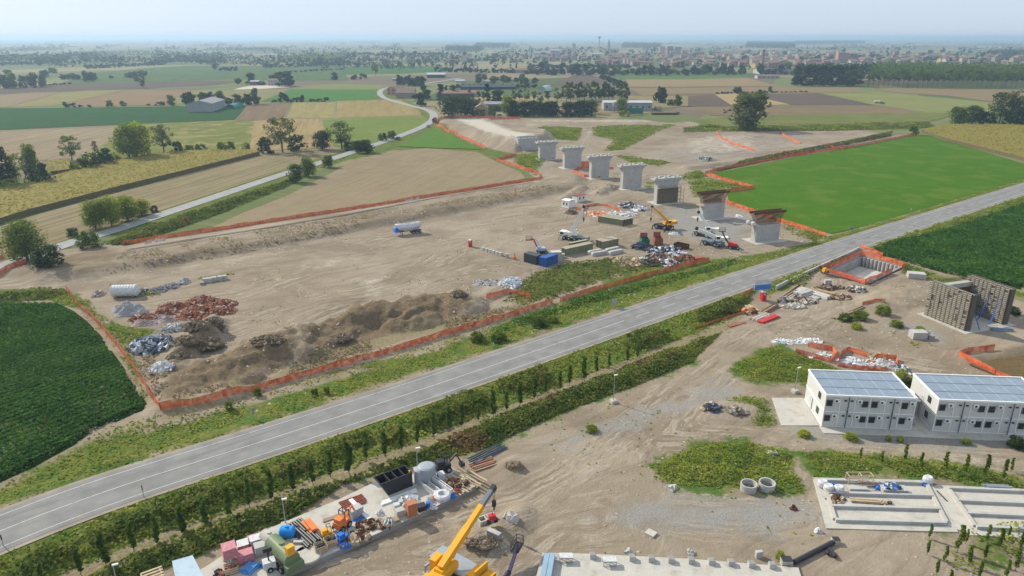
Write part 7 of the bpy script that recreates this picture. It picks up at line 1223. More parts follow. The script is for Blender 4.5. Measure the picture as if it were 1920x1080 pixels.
# ---------------------------------------------------------------- cranes
def mobile_crane(p, rz, L, axles, body, deck, cab, base, tip, label, col, bw=.75, hook=None, W=2.5, wr=.62, sections=3, grey_tip=0, outr=True, upx=0.0, name='mobile_crane'):
    """base, tip: boom pivot and head in the crane's own frame"""
    root = empty(name, p, rz, label, 'crane'); H0 = 1.45
    t = MB(); t.box(-L / 2, L / 2, -W * .36, W * .36, .75, 1.15); t.box(-L / 2 + .1, L / 2 - .1, -W / 2, W / 2, 1.15, H0); t.build('carrier', deck, root); wheels(root, [(x, y) for x in axles for y in (-W / 2 + .15, W / 2 - .15)], wr, .5)
    if cab is not None:
        t = MB(); x = cab; t.add([(x - 1, -W / 2, .8), (x + 1, -W / 2, .8), (x + 1, W / 2, .8), (x - 1, W / 2, .8), (x - .9, -W / 2, 2.6), (x + .85, -W / 2, 2.6), (x + .85, W / 2, 2.6), (x - .9, W / 2, 2.6)], [(0, 3, 2, 1), (4, 5, 6, 7), (0, 1, 5, 4), (1, 2, 6, 5), (2, 3, 7, 6), (3, 0, 4, 7)]); c = t.build('driver_cab', body, root); t = MB(); t.box(x - 1.02, x - .93, -W / 2 + .15, W / 2 - .15, 1.7, 2.45); t.box(x - .6, x + .6, -W / 2 - .02, -W / 2 + .01, 1.7, 2.4); t.build('cab_window', M_glass, c)
    d = Vector(tip) - Vector(base); az = Vector((d.x, d.y, 0)).normalized() if Vector((d.x, d.y, 0)).length > .1 else Vector((1, 0, 0)); sd = Vector((-az.y, az.x, 0)); b0 = Vector(base)
    t = MB(); c0 = Vector((b0.x, b0.y, 0)) + az * 1.0; t.cyl(c0 + Vector((0, 0, H0)), c0 + Vector((0, 0, H0 + .3)), 1.0, n=16, m=1); t.bar(c0 - az * 2.2 + Vector((0, 0, H0 + .75)), c0 + az * 1.3 + Vector((0, 0, H0 + .75)), W * .72, .9); t.bar(b0 - az * .6 - Vector((0, 0, .5)), b0 + az * .9 - Vector((0, 0, .9)), bw * 1.5, 1.2); t.bar(c0 - az * 3.0 + Vector((0, 0, H0 + .85)), c0 - az * 2.2 + Vector((0, 0, H0 + .85)), W * .9, 1.0); t.build('superstructure', [body, M_blk], root)
    t = MB(); cc = c0 + sd * (W * .55) + Vector((0, 0, H0 + .3)); t.bar(cc + Vector((0, 0, .75)) - az * .7, cc + Vector((0, 0, .75)) + az * .8, .85, 1.5); c = t.build('operator_cab', body, root); t = MB(); t.bar(cc + Vector((0, 0, 1.0)) + az * .8, cc + Vector((0, 0, 1.0)) + az * .86, .7, .9); t.bar(cc + sd * .43 + Vector((0, 0, 1.05)) - az * .4, cc + sd * .43 + Vector((0, 0, 1.05)) + az * .6, .04, .75); t.build('cab_window', M_glass, c)
    t1 = b0 + d * .02; f_ = [0, .5, .78, 1.0]
    for i in range(sections):
        t = MB(); w = bw * (1 - .16 * i); a, b = b0 + d * f_[i] * (1 if sections > 2 else 1), b0 + d * f_[i + 1] if sections > 1 else b0 + d; t.bar(a - (d * .01 if i else Vector()), b, w, w * 1.15); t.build('boom_section', (mat('slate paint', (.15, .17, .20), .5) if grey_tip and i >= grey_tip else col), root)
    t = MB(); e = Vector(tip); dn = d.normalized(); t.bar(e - dn * .1, e + dn * .7, bw * .75, bw * .9); t.cyl(e + dn * .5 - sd * .25 - Vector((0, 0, .25)), e + dn * .5 + sd * .25 - Vector((0, 0, .25)), .3, n=10); t.build('boom_head', M_blk, root)
    t = MB(); a = c0 + az * .9 + Vector((0, 0, H0 + .7)); b = b0 + d * .36 - Vector((0, 0, bw * .4)); m_ = a + (b - a) * .6; t.cyl(a, m_, .17, n=8); t.cyl(m_, b, .11, n=8, m=1); t.build('lift_cylinder', [col, M_steel], root)
    if outr:
        for x in (-L / 2 + .6, L / 2 - .6):
            for y in (-1, 1): t = MB(); t.bar((x, y * W * .4, .95), (x, y * (W * .5 + 1.2), .95), .25); t.bar((x, y * (W * .5 + 1.15), 0), (x, y * (W * .5 + 1.15), 1.1), .18); t.box(x - .3, x + .3, y * (W * .5 + 1.15) - .3, y * (W * .5 + 1.15) + .3, 0, .08); t.build('outrigger', deck, root)
    if hook:
        e2 = e + dn * .5; t = MB(); [t.cyl(e2 + sd * o_, e2 + sd * o_ * .6 - Vector((0, 0, hook)), .035, n=5) for o_ in (-.18, .18)]; t.box(e2.x - .2, e2.x + .2, e2.y - .2, e2.y + .2, e2.z - hook - .9, e2.z - hook); t.cyl(e2 - Vector((0, 0, hook + .9)), e2 - Vector((0, 0, hook + 1.4)), .1, n=6); t.build('hook_block', M_blk, root)
    return root
def local(p, rz, w): c, s = math.cos(-rz), math.sin(-rz); d = Vector(w) - p; return Vector((d.x * c - d.y * s, d.x * s + d.y * c, d.z))
def boomtip(u, v, y): x = (u - 960) * (y * math.cos(PITCH) + (CAM_H - ztop(y, v)) * math.sin(PITCH)) / FOC; return Vector((x, y, ztop(y, v)))
M_cw = mat('crane white', (.74, .73, .67), .45, .08, .6, grime=.2); M_ck = mat('crane deck', (.25, .26, .22), .6, .2, 1)
p = G(1077, 452) + Vector((0, 1.2, 0)); r_ = hd((1052, 449), (1105, 456)); mobile_crane(p, r_, 9.6, (-2.9, -1.3, .6, 2.2), M_cw, M_ck, -3.7, local(p, r_, boomtip(1070, 437, p.y)), local(p, r_, boomtip(1094, 389, p.y - 1)), 'white mobile crane with steep boom beside the olive girders', M_cw, 1.0, hook=3.6)
p = G(1244, 431) + Vector((0, 1.2, 0)); r_ = hd((1232, 428), (1262, 435)); mobile_crane(p, r_, 6.2, (-1.7, 1.7), M_yel, M_blk, None, local(p, r_, boomtip(1257, 419, p.y)), local(p, r_, boomtip(1224, 388, p.y - 1.5)), 'yellow rough terrain crane with raised boom near the fifth pier', M_yel, .65, hook=3.8, wr=.78)
p = G(1322, 446) + Vector((0, 2, 0)); r_ = hd((1308, 443), (1345, 451)); mobile_crane(p, r_, 6.4, (-1.9, 1.6), M_cw, M_ck, None, local(p, r_, boomtip(1335, 437, p.y)), local(p, r_, boomtip(1311, 399, p.y + 1.5)), 'white crane with raised boom in front of the unfinished pier', M_cw, .85, hook=2.0, wr=.75)
p = G(1337, 462) + Vector((0, 1, 0)); r_ = hd((1322, 459), (1360, 467)); mobile_crane(p, r_, 6.6, (-1.8, 1.5), M_cw, mat('blue grey deck', (.14, .18, .22), .6), None, local(p, r_, boomtip(1352, 450, p.y)), local(p, r_, boomtip(1308, 429, p.y + 1)), 'white crane with lowered boom, nearest to the road of the white pair', M_cw, 1.0, hook=None, wr=.75)
def lift(p, rz, pts, bodym, label, basket=True, name='boom_lift', w=.35, armm=None):
    root = empty(name, p, rz, label, 'boom lift'); t = MB(); t.box(-1.4, 1.4, -1.1, 1.1, .5, .9); t.build('chassis', M_blk, root); t = MB(); t.box(-1.3, .9, -.95, .95, .95, 1.7); t.box(-1.6, -.6, -.8, .8, 1.2, 2.0); t.build('engine_cover', bodym, root); wheels(root, [(-1.1, -1), (-1.1, 1), (1.1, -1), (1.1, 1)], .48, .35)
    q = [local(p, rz, x) for x in pts]
    for i in range(len(q) - 1): t = MB(); t.bar(q[i], q[i + 1], w * (1 - .15 * i), w * (1.2 - .15 * i)); t.build('arm', armm or M_blk, root)
    e = q[-1]; t = MB(); s = .9
    for z in (0, .55, 1.1):
        for a, b in (((-s, -.45), (s, -.45)), ((s, -.45), (s, .45)), ((s, .45), (-s, .45)), ((-s, .45), (-s, -.45))): t.bar((e.x + a[0], e.y + a[1], e.z + z), (e.x + b[0], e.y + b[1], e.z + z), .06)
    for a in ((-s, -.45), (s, -.45), (s, .45), (-s, .45)): t.bar((e.x + a[0], e.y + a[1], e.z), (e.x + a[0], e.y + a[1], e.z + 1.1), .06)
    t.box(e.x - s, e.x + s, e.y - .45, e.y + .45, e.z - .06, e.z - .031); t.build('basket', M_blk, root); return root
p = G(1375, 466); lift(p, -.2, [boomtip(1368, 459, p.y), boomtip(1360, 447, p.y), boomtip(1354, 434, p.y)], M_red, 'red boom lift with dark folded arm beside the white cranes')
p = G(1017, 480) + Vector((0, 3, 0)); lift(p, .1, [boomtip(1012, 473, p.y), boomtip(1000, 448, p.y), boomtip(992, 450, p.y)], mat('pale blue paint', (.30, .44, .52), .5), 'blue and red boom lift behind the containers', armm=mat('lift red', (.5, .04, .06), .45)); t = MB(); t.at(); a = boomtip(1018, 470, p.y + .6); b = boomtip(1003, 447, p.y + .6); 
o_ = [x for x in COL.objects if x.name.startswith('boom_lift')][-1]; t.bar(local(p, .1, a), local(p, .1, b), .18); t.build('upper_strut', mat('pale blue strut', (.18, .42, .62), .5), o_)
heap('bag_heap', 1262, 438, 18, 5, .5, M_tarp, 'white sacks on the ground beside the yellow crane', 14, .6, [M_tarp, M_pvc2], 101); heap('bag_heap', 1385, 405, 12, 5, .5, M_tarp, 'white sheet lying between the two unfinished piers', 6, .6, [M_tarp], 102)
for u, v, lb in [(1403, 420.5, 'white sack on the near unfinished pier'), (1412, 423, 'second white sack on the near unfinished pier')]: a = Vector((*P0(u, v, 5.3), 5.3)); t = MB(); t.lathe([(.5, 0), (.75, .4), (.7, 1.0), (.35, 1.25)], 10); tag(t.build('white_sack', M_tarp, loc=a), lb, 'sack')
# ---------------------------------------------------------------- signs, posts, lamps
def sign(u, v, lb, w, h, z0, m, rz=0, stripes=None, cat='road sign', scale=1):
    a = G(u, v); root = empty('road_sign', a, rz, lb, cat); t = MB(); [t.cyl((x, 0, 0), (x, 0, z0 + h), .05, n=6) for x in ((-w * .32, w * .32) if w > 1.2 else (0,))]; t.build('post', M_steel, root); t = MB(); t.box(-w / 2, w / 2, -.08, -.05, z0, z0 + h); t.build('panel', m, root)
    if stripes: t = MB(); t.box(-w / 2, w / 2, -.1, -.083, z0, z0 + h * .5); t.build('lower_band', stripes, root)
    return root
sign(1427, 562, 'white and blue site sign at the road edge above the red toilet', 4.4, 2.6, 2.6, M_tarp, .25, mat('sign blue', (.05, .17, .5), .4)); sign(1151, 578, 'grey backed road sign seen from behind on the verge', 1.6, 1.5, .9, M_steel, .6); sign(476, 787, 'dark road sign seen edge on above the verge', .5, 1.2, 1.0, M_concd, 1.2)
sign(1594, 438, 'small blue sign at the corner of the bright green field', .7, .9, 1.4, M_blue, .6); sign(1707, 398, 'tiny pale sign by the bright green field', .6, .8, .8, M_tarp, .5); sign(1354, 508, 'small blue sign in the weeds above the main road', .3, .8, 1.2, M_blue, .5); sign(1712, 425, 'small white round marker on the far road edge', .4, .4, .3, M_tarp, .5); sign(925, 650, 'tiny white marker on the upper verge', .25, .35, .5, M_tarp, .5)
for u, v, vt, lb in [(270, 933, 910, 'slim red and white snow pole on the lower road edge'), (7, 1025, 1003, 'dark marker post at the lower left road edge')]: a = G(u, v); t = MB(); z = ztop(a.y, vt) - a.z; t.cyl((0, 0, 0), (0, 0, z), .05, n=6); t.cyl((0, 0, z * .6), (0, 0, z), .08, n=6, m=1); tag(t.build('marker_post', [M_steel, M_redbr if 'red' in lb else M_blk], loc=a), lb, 'marker post')
def lamp(u, v, vt, lb, z=0):
    a = G(u, v, z); H = ztop(a.y, vt) - a.z; root = empty('lamp_post', a, .4, lb, 'lamp post', 'site lamp posts'); t = MB(); t.cyl((0, 0, 0), (0, 0, H), .09, .05, 8); t.build('pole', M_steel, root); t = MB(); t.box(-.1, .55, -.12, .12, H - .02, H + .12); t.build('lamp_head', M_white, root); t = MB(); t.box(-.5, .5, -.5, .5, -.1, .55); t.build('concrete_foot', M_conc2, root)
lamp(1150, 755, 704, 'lamp post with concrete foot beside the dirt track'); lamp(783, 884, 841, 'lamp post behind the grey cylindrical tank'); lamp(536, 988, 937, 'lamp post behind the blue plastic tank'); lamp(222, 1105, 1060, 'lamp post at the bottom left by the timber roof'); lamp(1490, 736, 690, 'lamp post in the weeds west of the cabins')
# concrete road barrier
bp = [(1455, 540), (1476, 529), (1500, 518), (1530, 504), (1560, 490), (1590, 477), (1611, 466)]; bq = [Vector((*P0(u, v, .5), 0)) for u, v in bp]; root = empty('concrete_barrier', bq[0], 0, 'concrete barrier wall along the road edge by the excavation', 'barrier')
for a, b in zip(bq[:-1], bq[1:]): t = MB(); t.bar(a - bq[0] + Vector((0, 0, .1)), b - bq[0] + Vector((0, 0, .1)) - (b - a).normalized() * .08, .35, 1.9, w2=.35); t.build('barrier_segment', M_conc, root)
# ---------------------------------------------------------------- storage slab, lower left
def Y(u, v, z=YZ): return Vector((*P0(u, v, z), z))
def cube(name, u, v, rz, L, W, H, m, label, cat, z=YZ, cover_=None):
    """wrapped pallet load: wooden pallet below, load above, centred on (u, v)"""
    root = empty(name, Y(u, v, z), rz, label, cat); t = MB(); [t.box(-L / 2, L / 2, y - .05, y + .05, 0, .1) for y in (-W / 2 + .06, 0, W / 2 - .06)]; [t.box(-L / 2 + i * (L - .1) / 5, -L / 2 + .1 + i * (L - .1) / 5, -W / 2, W / 2, .1, .14) for i in range(6)]; t.build('pallet', M_wood2, root)
    t = MB(); n = max(2, int(H / .28))
    for i in range(n): e = .02 * (i % 2); t.box(-L / 2 + .03 + e, L / 2 - .03 - e, -W / 2 + .03 + e, W / 2 - .03 - e, .14 + i * H / n, .14 + (i + 1) * H / n - .015)
    t.build('load', m, root)
    if cover_: t = MB(); t.box(-L / 2 - .02, L / 2 + .02, -W / 2 - .02, W / 2 + .02, .14 + H - .01, .19 + H); t.build('top_sheet', cover_, root)
    return root
ya = hd((640, 934), (845, 875)); yb = ya + PI / 2
M_pk = mat('pink wrapped blocks', (.50, .20, .23), .5, .3, 2.5); M_gw = mat('grey white bags', (.52, .52, .52), .6, .2, 3)
cube('pallet_load', 431, 1041, ya, 1.7, 1.7, 1.3, M_pk, 'lower left pallet of pink blocks, doubled by another on top', 'pallet'); cube('pallet_load', 431, 1041, ya + .05, 1.6, 1.6, 1.2, M_pk, 'pink block pallet stacked on another pink pallet', 'pallet', YZ + 1.45)
cube('pallet_load', 457, 1032, ya, 1.3, 1.3, 1.0, M_pk, 'pink sack pallet between the stacked pink pallets and the grey ones', 'pallet', cover_=M_tarp); cube('pallet_load', 461, 1052, ya, 1.9, 1.4, 1.2, M_pk, 'low pink block pallet in front of the sack pallet', 'pallet'); cube('pallet_load', 476, 1020, ya, 1.3, 1.3, .9, M_pk, 'rear pink pallet beside the thicket', 'pallet'); cube('pallet_load', 481, 1025, ya, 1.3, 1.2, 1.2, M_gw, 'white topped pallet behind the grey one', 'pallet', cover_=M_tarp); cube('pallet_load', 489, 1037, ya, 1.3, 1.2, 1.1, M_gw, 'grey white pallet next to the white tank', 'pallet', cover_=M_conc)
def tank(name, p, rz, L, r, m, label, z0=.5, end=.25, cat='tank', bands=True):
    root = empty(name, p, rz, label, cat); t = MB(); secs = [(-L / 2, r * .5, r * .5, z0 + r), (-L / 2 + end * .4, r * .85, r * .85, z0 + r), (-L / 2 + end, r, r, z0 + r), (L / 2 - end, r, r, z0 + r), (L / 2 - end * .4, r * .85, r * .85, z0 + r), (L / 2, r * .5, r * .5, z0 + r)]; ring(t, 0, secs, 24); t.build('shell', m, root); t = MB(); t.cyl((0, 0, z0 + 2 * r - .05), (0, 0, z0 + 2 * r + .15), r * .3, n=12); t.build('hatch', m, root); t = MB(); [t.box(x - .1, x + .1, -r * .8, r * .8, 0, z0 + r * .35) for x in (-L * .3, L * .3)]; t.build('cradle', M_steel, root); return root
tank('white_tank', Y(508, 1024), yb + .5, 2.6, .85, M_conc2, 'cream white tank behind the green tanker', .3); tank('blue_tank', Y(540, 1008), ya - .5, 1.9, .75, mat('bright blue plastic', (.02, .28, .72), .4, .08), 'bright blue plastic tank on the storage slab', .15)
M_grn = mat('light green paint', (.15, .20, .105), .5, .12, 1, grime=.3); gt_r = hd((508, 1032), (545, 1068)); gt = tank('green_tanker', Y(532, 1054), gt_r, 5.2, 1.0, M_grn, 'light green tank trailer with yellow box at its end', .7, cat='trailer'); t = MB(); t.box(2.3, 3.1, -1.1, 1.1, .5, 1.5); t.box(-3, 3, -.5, .5, .45, .7); t.box(-2.4, 2.4, .9, 1.25, .6, .95); t.build('frame', M_grn, gt); t = MB(); t.box(1.9, 2.6, -.55, .35, 2.6, 3.7); t.build('yellow_box', M_yel, gt); t = MB(); t.bar((-3, 0, .5), (-4.6, .2, .4), .15); t.build('drawbar', M_blk, gt); wheels(gt, [(.6, -1.1), (.6, 1.1), (1.6, -1.1), (1.6, 1.1)], .45, .3)
for u, v, lb in [(557, 1022, 'upper round concrete lid with loose blocks on it'), (577, 1042, 'lower round concrete lid lying by the slab edge')]: t = MB(); t.lathe([(1.7, 0), (1.7, .26), (1.62, .3)], 26); t.at((.2, 0, .3)).box(-.6, .6, -.2, .2, 0, .3) if 'upper' in lb else None; t.at((-.3, .5, .3), .3).box(-.5, .5, -.15, .15, 0, .22) if 'upper' in lb else None; t.at(); tag(t.build('concrete_disc', M_conc2, loc=Y(u, v)), lb, 'concrete lid')
def bundle(name, u0, v0, u1, v1, n, r, m, label, cat, z=YZ, rows=2, spread=1.0, flat=False, sub=None):
    a, b = Y(u0, v0, z), Y(u1, v1, z); d = (b - a); L = d.length; rz = math.atan2(d.y, d.x); t = MB(); rr = random.Random(n + u0)
    for i in range(n):
        k_ = i // max(1, n // rows); j = i % max(1, n // rows); y = (j - n / rows / 2) * r * 2.15 * spread + k_ * r; x0 = rr.uniform(-.2, .25); an = rr.uniform(-.02, .02) * L
        if flat: t.bar((x0, y, r * .5 + k_ * r * 1.05), (L + rr.uniform(-.3, .2), y + an, r * .5 + k_ * r * 1.05), r * 2, r, i % (len(m) if isinstance(m, list) else 1))
        else: t.cyl((x0, y, r + k_ * r * 1.8), (L + rr.uniform(-.3, .2), y + an, r + k_ * r * 1.8), r, n=8)
    return tag(t.build(name, m, loc=a, rz=rz), label, cat)
bundle('pipe_bundle', 550, 984, 592, 1024, 14, .16, M_blk, 'bundle of long black pipes on the storage slab', 'pipes'); bundle('pipe_bundle', 459, 1076, 478, 1058, 10, .13, mat('sky blue pipe', (.10, .30, .62), .4), 'short sky blue pipes in a low stack', 'pipes')
bundle('barrier_stack', 577, 982, 594, 1002, 5, .3, M_orange, 'stack of orange plastic road barriers beside the black pipes', 'barriers', flat=True, rows=2); 
def crate(u, v, rz, lb, cm, L=1.5, W=1.2, H=.9):
    root = empty('wooden_crate', Y(u, v), rz, lb, 'crate'); t = MB()
    for z in (.15, .42, .69): t.box(-L / 2, L / 2, -W / 2, -W / 2 + .04, z, z + .2); t.box(-L / 2, L / 2, W / 2 - .04, W / 2, z, z + .2); t.box(-L / 2, -L / 2 + .04, -W / 2 + .04, W / 2 - .04, z, z + .2); t.box(L / 2 - .04, L / 2, -W / 2 + .04, W / 2 - .04, z, z + .2)
    t.box(-L / 2 + .05, L / 2 - .05, -W / 2 + .05, W / 2 - .05, .05, .12); t.build('slatted_side', M_wood2, root); t = MB(); r = random.Random(u); [t.at((r.uniform(-L * .35, L * .35), r.uniform(-W * .3, W * .3), r.uniform(.2, .85)), r.uniform(0, 6), r.uniform(0, 1)).box(-.22, .22, -.1, .1, -.08, .08) for _ in range(22)]; t.at(); t.build('contents', cm, root)
crate(602, 1032, ya, 'wooden crate of dark parts at the end of the black pipes', M_blk); crate(620, 1020, ya, 'wooden crate behind the one with dark parts', M_blk); crate(434, 1072, ya, 'wooden crate filled with rusty red pieces', M_redbr)
def machine(name, u, v, rz, m, lb, cat, s=1.0, arm=False):
    root = empty(name, Y(u, v), rz, lb, cat); t = MB(); t.box(-.8 * s, .8 * s, -.5 * s, .5 * s, .35 * s, 1.0 * s); t.box(-.7 * s, .1 * s, -.4 * s, .4 * s, 1.0 * s, 1.45 * s); t.build('body', m, root); t = MB(); [t.bar((x * s, y * s, 1.0 * s), (x * s, y * s, 2.0 * s), .07 * s) for x in (.1, .7) for y in (-.4, .4)]; t.bar((.1 * s, -.4 * s, 2 * s), (.7 * s, -.4 * s, 2 * s), .07 * s); t.bar((.1 * s, .4 * s, 2 * s), (.7 * s, .4 * s, 2 * s), .07 * s); t.bar((.1 * s, -.4 * s, 2 * s), (.1 * s, .4 * s, 2 * s), .07 * s); t.build('guard_frame', M_blk, root); wheels(root, [(-.5 * s, -.5 * s), (-.5 * s, .5 * s), (.5 * s, -.5 * s), (.5 * s, .5 * s)], .35 * s, .25 * s)
    if arm: t = MB(); t.bar((.7 * s, 0, .9 * s), (1.6 * s, 0, 1.7 * s), .16 * s); t.bar((1.6 * s, 0, 1.7 * s), (2.2 * s, 0, .4 * s), .14 * s); t.box(2.0 * s, 2.5 * s, -.3 * s, .3 * s, .05 * s, .45 * s); t.build('digging_arm', m, root)
machine('mini_excavator', 642, 990, ya + .6, M_orange, 'small orange excavator folded up on the storage slab', 'excavator', 1.25, True); machine('generator', 613, 1006, ya, M_yel, 'yellow generator inside a black frame', 'generator', .8); machine('pump_set', 643, 1015, ya + .4, M_blue, 'blue pump set with yellow motor near the slab edge', 'pump', .9); machine('dumper', 830, 884, ya, M_blk, 'dark dumper like machine behind the white cube', 'dumper', 1.35, True)
heap('hose_heap', 646, 1024, 22, 9, .6, M_blue, 'blue hoses and fittings heaped at the slab edge', 40, .4, [M_blue, M_blue, M_yel], 120, z=YZ); heap('sack_heap', 630, 996, 14, 8, .9, M_tarp, 'white sack between generator and small excavator', 6, .4, [M_tarp], 121, z=YZ); heap('sack_heap', 436, 1058, 22, 10, .9, M_tarp, 'white sack behind the crate of rusty pieces', 6, .4, [M_tarp], 122, z=YZ); heap('barrier_heap', 452, 1052, 14, 8, .6, M_orange, 'tangle of orange stands beside the pink pallets', 30, .8, [M_orange, M_redbr], 123, z=YZ); heap('tub_heap', 489, 1063, 10, 6, .6, M_blue, 'round blue tub on the slab', 0, seed=124, z=YZ); heap('tarp_heap', 413, 1078, 26, 12, .7, M_blk, 'black and red covers at the lower slab edge', 10, .5, [M_redbr, M_blk], 125, z=YZ)
root = empty('light_tower', Y(506, 1067), ya, 'white mobile light tower beside the green tanker', 'light tower'); t = MB(); t.box(-.7, .7, -.55, .55, .4, 1.3); t.build('body', M_tarp, root); t = MB(); t.bar((0, 0, 1.3), (0, 0, 2.9), .16); t.box(-.5, .5, -.1, .1, 2.5, 3.0); t.build('mast', M_blk, root); wheels(root, [(0, -.65), (0, .65)], .32, .2)
# roofs of two site sheds at the bottom edge
a = P0(352, 1100, 0); root = empty('ribbed_site_shed', Vector((*a, 0)), 0, 'site shed with pale blue ribbed roof at the bottom edge', 'shed'); q = [Vector((*P0(u, v, 3), 0)) for u, v in ((322, 1051), (361, 1040), (392, 1100), (335, 1112))]; q = [(p_.x - a[0], p_.y - a[1]) for p_ in q]; q.reverse(); t = MB(); t.prism([(x * .97, y * .97) for x, y in q], 0, 2.8); t.build('wall', M_white, root); t = MB(); t.prism(q, 2.8, 2.92)
c0_, c1_2, c2_2, c3_ = [Vector((x, y, 2.92)) for x, y in q]
for i in range(22): f_ = (i + .5) / 22; t.bar(c0_.lerp(c1_2, f_), c3_.lerp(c2_2, f_), .06, .06)
t.build('roof', mat('pale blue ribbed sheet', (.42, .52, .60), .4, .08, .8, grime=.2), root)
a = P0(285, 1110, 0); root = empty('timber_platform', Vector((*a, 0)), 0, 'pale slatted timber roof at the bottom edge', 'platform'); t = MB(); t0, t1_ = Vector((*P0(264, 1076, 2.4), 2.4)), Vector((*P0(303, 1062, 2.4), 2.4)); o_ = Vector((*a, 0)); dn_ = Vector((*P0(320, 1110, 2.4), 2.4)) - t1_
for i in range(9): f_ = dn_ * (i / 9); t.bar(t0 - o_ + f_, t1_ - o_ + f_, .25, .08)
t.bar(t0 - o_, t0 - o_ + dn_, .15, .2); t.bar(t1_ - o_ - Vector((.3, 0, .12)), t1_ - o_ + dn_ - Vector((.3, 0, .12)), .15, .2); t.build('slats', M_wood2, root); t = MB(); [t.bar((p_.x, p_.y, 0), (p_.x, p_.y, 2.3), .14) for p_ in (t0 - o_, t1_ - o_, t0 - o_ + dn_)]; t.build('post', M_wood, root)
# black open steel tank
a0, a1 = Y(729, 929), Y(774, 911); r_ = math.atan2(a1.y - a0.y, a1.x - a0.x); L = (a1 - a0).length; root = empty('black_basin', a0, r_, 'big black open steel basin with three compartments', 'basin'); W, H = 2.1, 2.2; t = MB(); sl_ = .5
t.add([(0, 0, 0), (L, 0, 0), (L, W, 0), (0, W, 0), (-1.1, 0, H), (L, 0, H), (L, W, H), (-1.1, W, H)], [(0, 3, 2, 1), (0, 1, 5, 4), (1, 2, 6, 5), (2, 3, 7, 6), (3, 0, 4, 7)]); t.add([(.1, .08, .1), (L - .08, .08, .1), (L - .08, W - .08, .1), (.1, W - .08, .1), (-1.0, .08, H), (L - .08, .08, H), (L - .08, W - .08, H), (-1.0, W - .08, H)], [(0, 1, 2, 3), (4, 5, 1, 0), (5, 6, 2, 1), (6, 7, 3, 2), (7, 4, 0, 3), ])
t.build('hull', M_blk, root); t = MB(); [t.box(L * f_ - .06, L * f_ + .06, .08, W - .08, H * .5, H + .03) for f_ in (.1, .4, .7)]; t.bar((-1.1, 0, H), (L, 0, H), .14); t.bar((-1.1, W, H), (L, W, H), .14); t.bar((L, 0, H), (L, W, H), .14); t.bar((-1.1, 0, H), (-1.1, W, H), .14); t.build('rim', M_blk, root); t = MB(); t.cyl((L - .3, .2, H + .05), (L - .3, .2, H + .3), .14, n=8); t.build('yellow_valve', M_yel, root)
for u, v, vt, r0, lb in [(801, 903 - 4, 872, 1.25, 'large grey cylindrical tank behind the white trough'), (788, 902, 878, .85, 'smaller grey cylindrical tank left of the large one')]:
    p_ = Y(u, v); H = ztop(p_.y, vt) - YZ; t = MB(); t.lathe([(r0, 0), (r0, H * .93), (r0 * .8, H), (r0 * .2, H + .08)], 22); tag(t.build('grey_tank', mat('grey plastic tank', (.30, .33, .36), .5, .15, 2), None, False, p_), lb, 'tank')
cube('pallet_load', 827, 899, ya, 1.0, 1.0, 1.0, M_tarp, 'white cube shaped load in front of the dark machine', 'pallet')
r_ = hd((785, 904), (830, 938))
for du, lb in ((0, 'white steel trough, nearer of the long pair'), (14, 'tall white steel form, farther of the long pair')):
    a = Y(786 + du, 908 - du * .7); L = (Y(830, 938) - Y(785, 904)).length; t = MB(); h = .6 if du == 0 else 1.1; t.box(0, L, 0, .12, 0, h); t.box(0, L, .9 if du == 0 else .35, 1.02 if du == 0 else .47, 0, h); t.box(0, L, .12, .9 if du == 0 else .35, 0, .1); [t.box(x, x + .1, .12, .9 if du == 0 else .35, .1, h) for x in ((0, L - .1) if du == 0 else (0, L * .25, L * .5, L * .75, L - .1))]; tag(t.build('steel_trough', M_tarp, loc=a, rz=r_), lb, 'steel form')
p_ = Y(829, 933); t = MB(); t.lathe([(1.15, 0), (1.2, .5), (1.0, .7), (.55, .72), (.5, .3)], 18); tag(t.build('rolled_hose', M_tarp, loc=p_), 'thick white ring of rolled hose at the end of the trough', 'hose roll')
bundle('white_beam', 714, 944, 782, 919, 2, .2, M_white, 'long white beam lying below the black basin', 'beam', flat=True, rows=1); heap('sheet_heap', 765, 940, 34, 18, .8, M_tarp, 'crumpled white sheet beside the orange brick pallet', 24, .9, [M_tarp], 130, z=YZ)
cube('brick_pallet', 772, 966, ya, 1.35, 1.2, 1.9, M_brick, 'tall pallet of orange bricks at the slab edge', 'pallet'); cube('pallet_load', 750, 966, ya, 1.2, 1.0, .8, M_conc, 'grey block pallet left of the orange bricks', 'pallet'); cube('pallet_load', 744, 953, ya, .9, .8, .6, M_gw, 'small white drum load behind the grey block pallet', 'pallet'); cube('pallet_load', 739, 979, ya, 1.3, 1.0, .35, M_wood, 'low brown pallet at the slab edge', 'pallet'); cube('pallet_load', 667, 966, ya + .3, 1.8, 1.3, 1.1, M_conc, 'grey wrapped load standing on a blue sheet', 'pallet'); cube('pallet_load', 784, 951, ya, 1.2, 1.0, .5, M_wood, 'brown load behind the black bin', 'pallet')
t = MB(); t.lathe([(1.3, 0), (1.3, .03)], 14); tag(t.build('blue_sheet', M_blue, loc=Y(668, 967)), 'blue ground sheet under the grey wrapped load', 'sheet'); root = empty('black_bin', Y(790, 955), ya, 'black plastic bin with a blue drum beside the bricks', 'bin'); t = MB(); t.box(-.6, .6, -.5, .5, 0, .7); t.build('tub', M_blk, root); t = MB(); t.cyl((1, 0, 0), (1, 0, .8), .3, n=12); t.build('blue_drum', M_blue, root)
for u, v, m, lb in [(806, 940, M_tarp, 'white sack at the slab edge, western'), (812, 951, M_tarp, 'white sack at the slab edge, eastern'), (713, 964, M_tarp, 'white sack in the middle of the slab'), (815, 936, M_orange, 'orange red plastic piece beside the white sacks'), (848, 930, M_blue, 'small blue object by the slab end'), (857, 922, M_redbr, 'small rusty plate by the slab end')]: heap('sack_heap', u, v, 14, 8, .7, m, lb, 5, .4, [m], u, z=YZ)
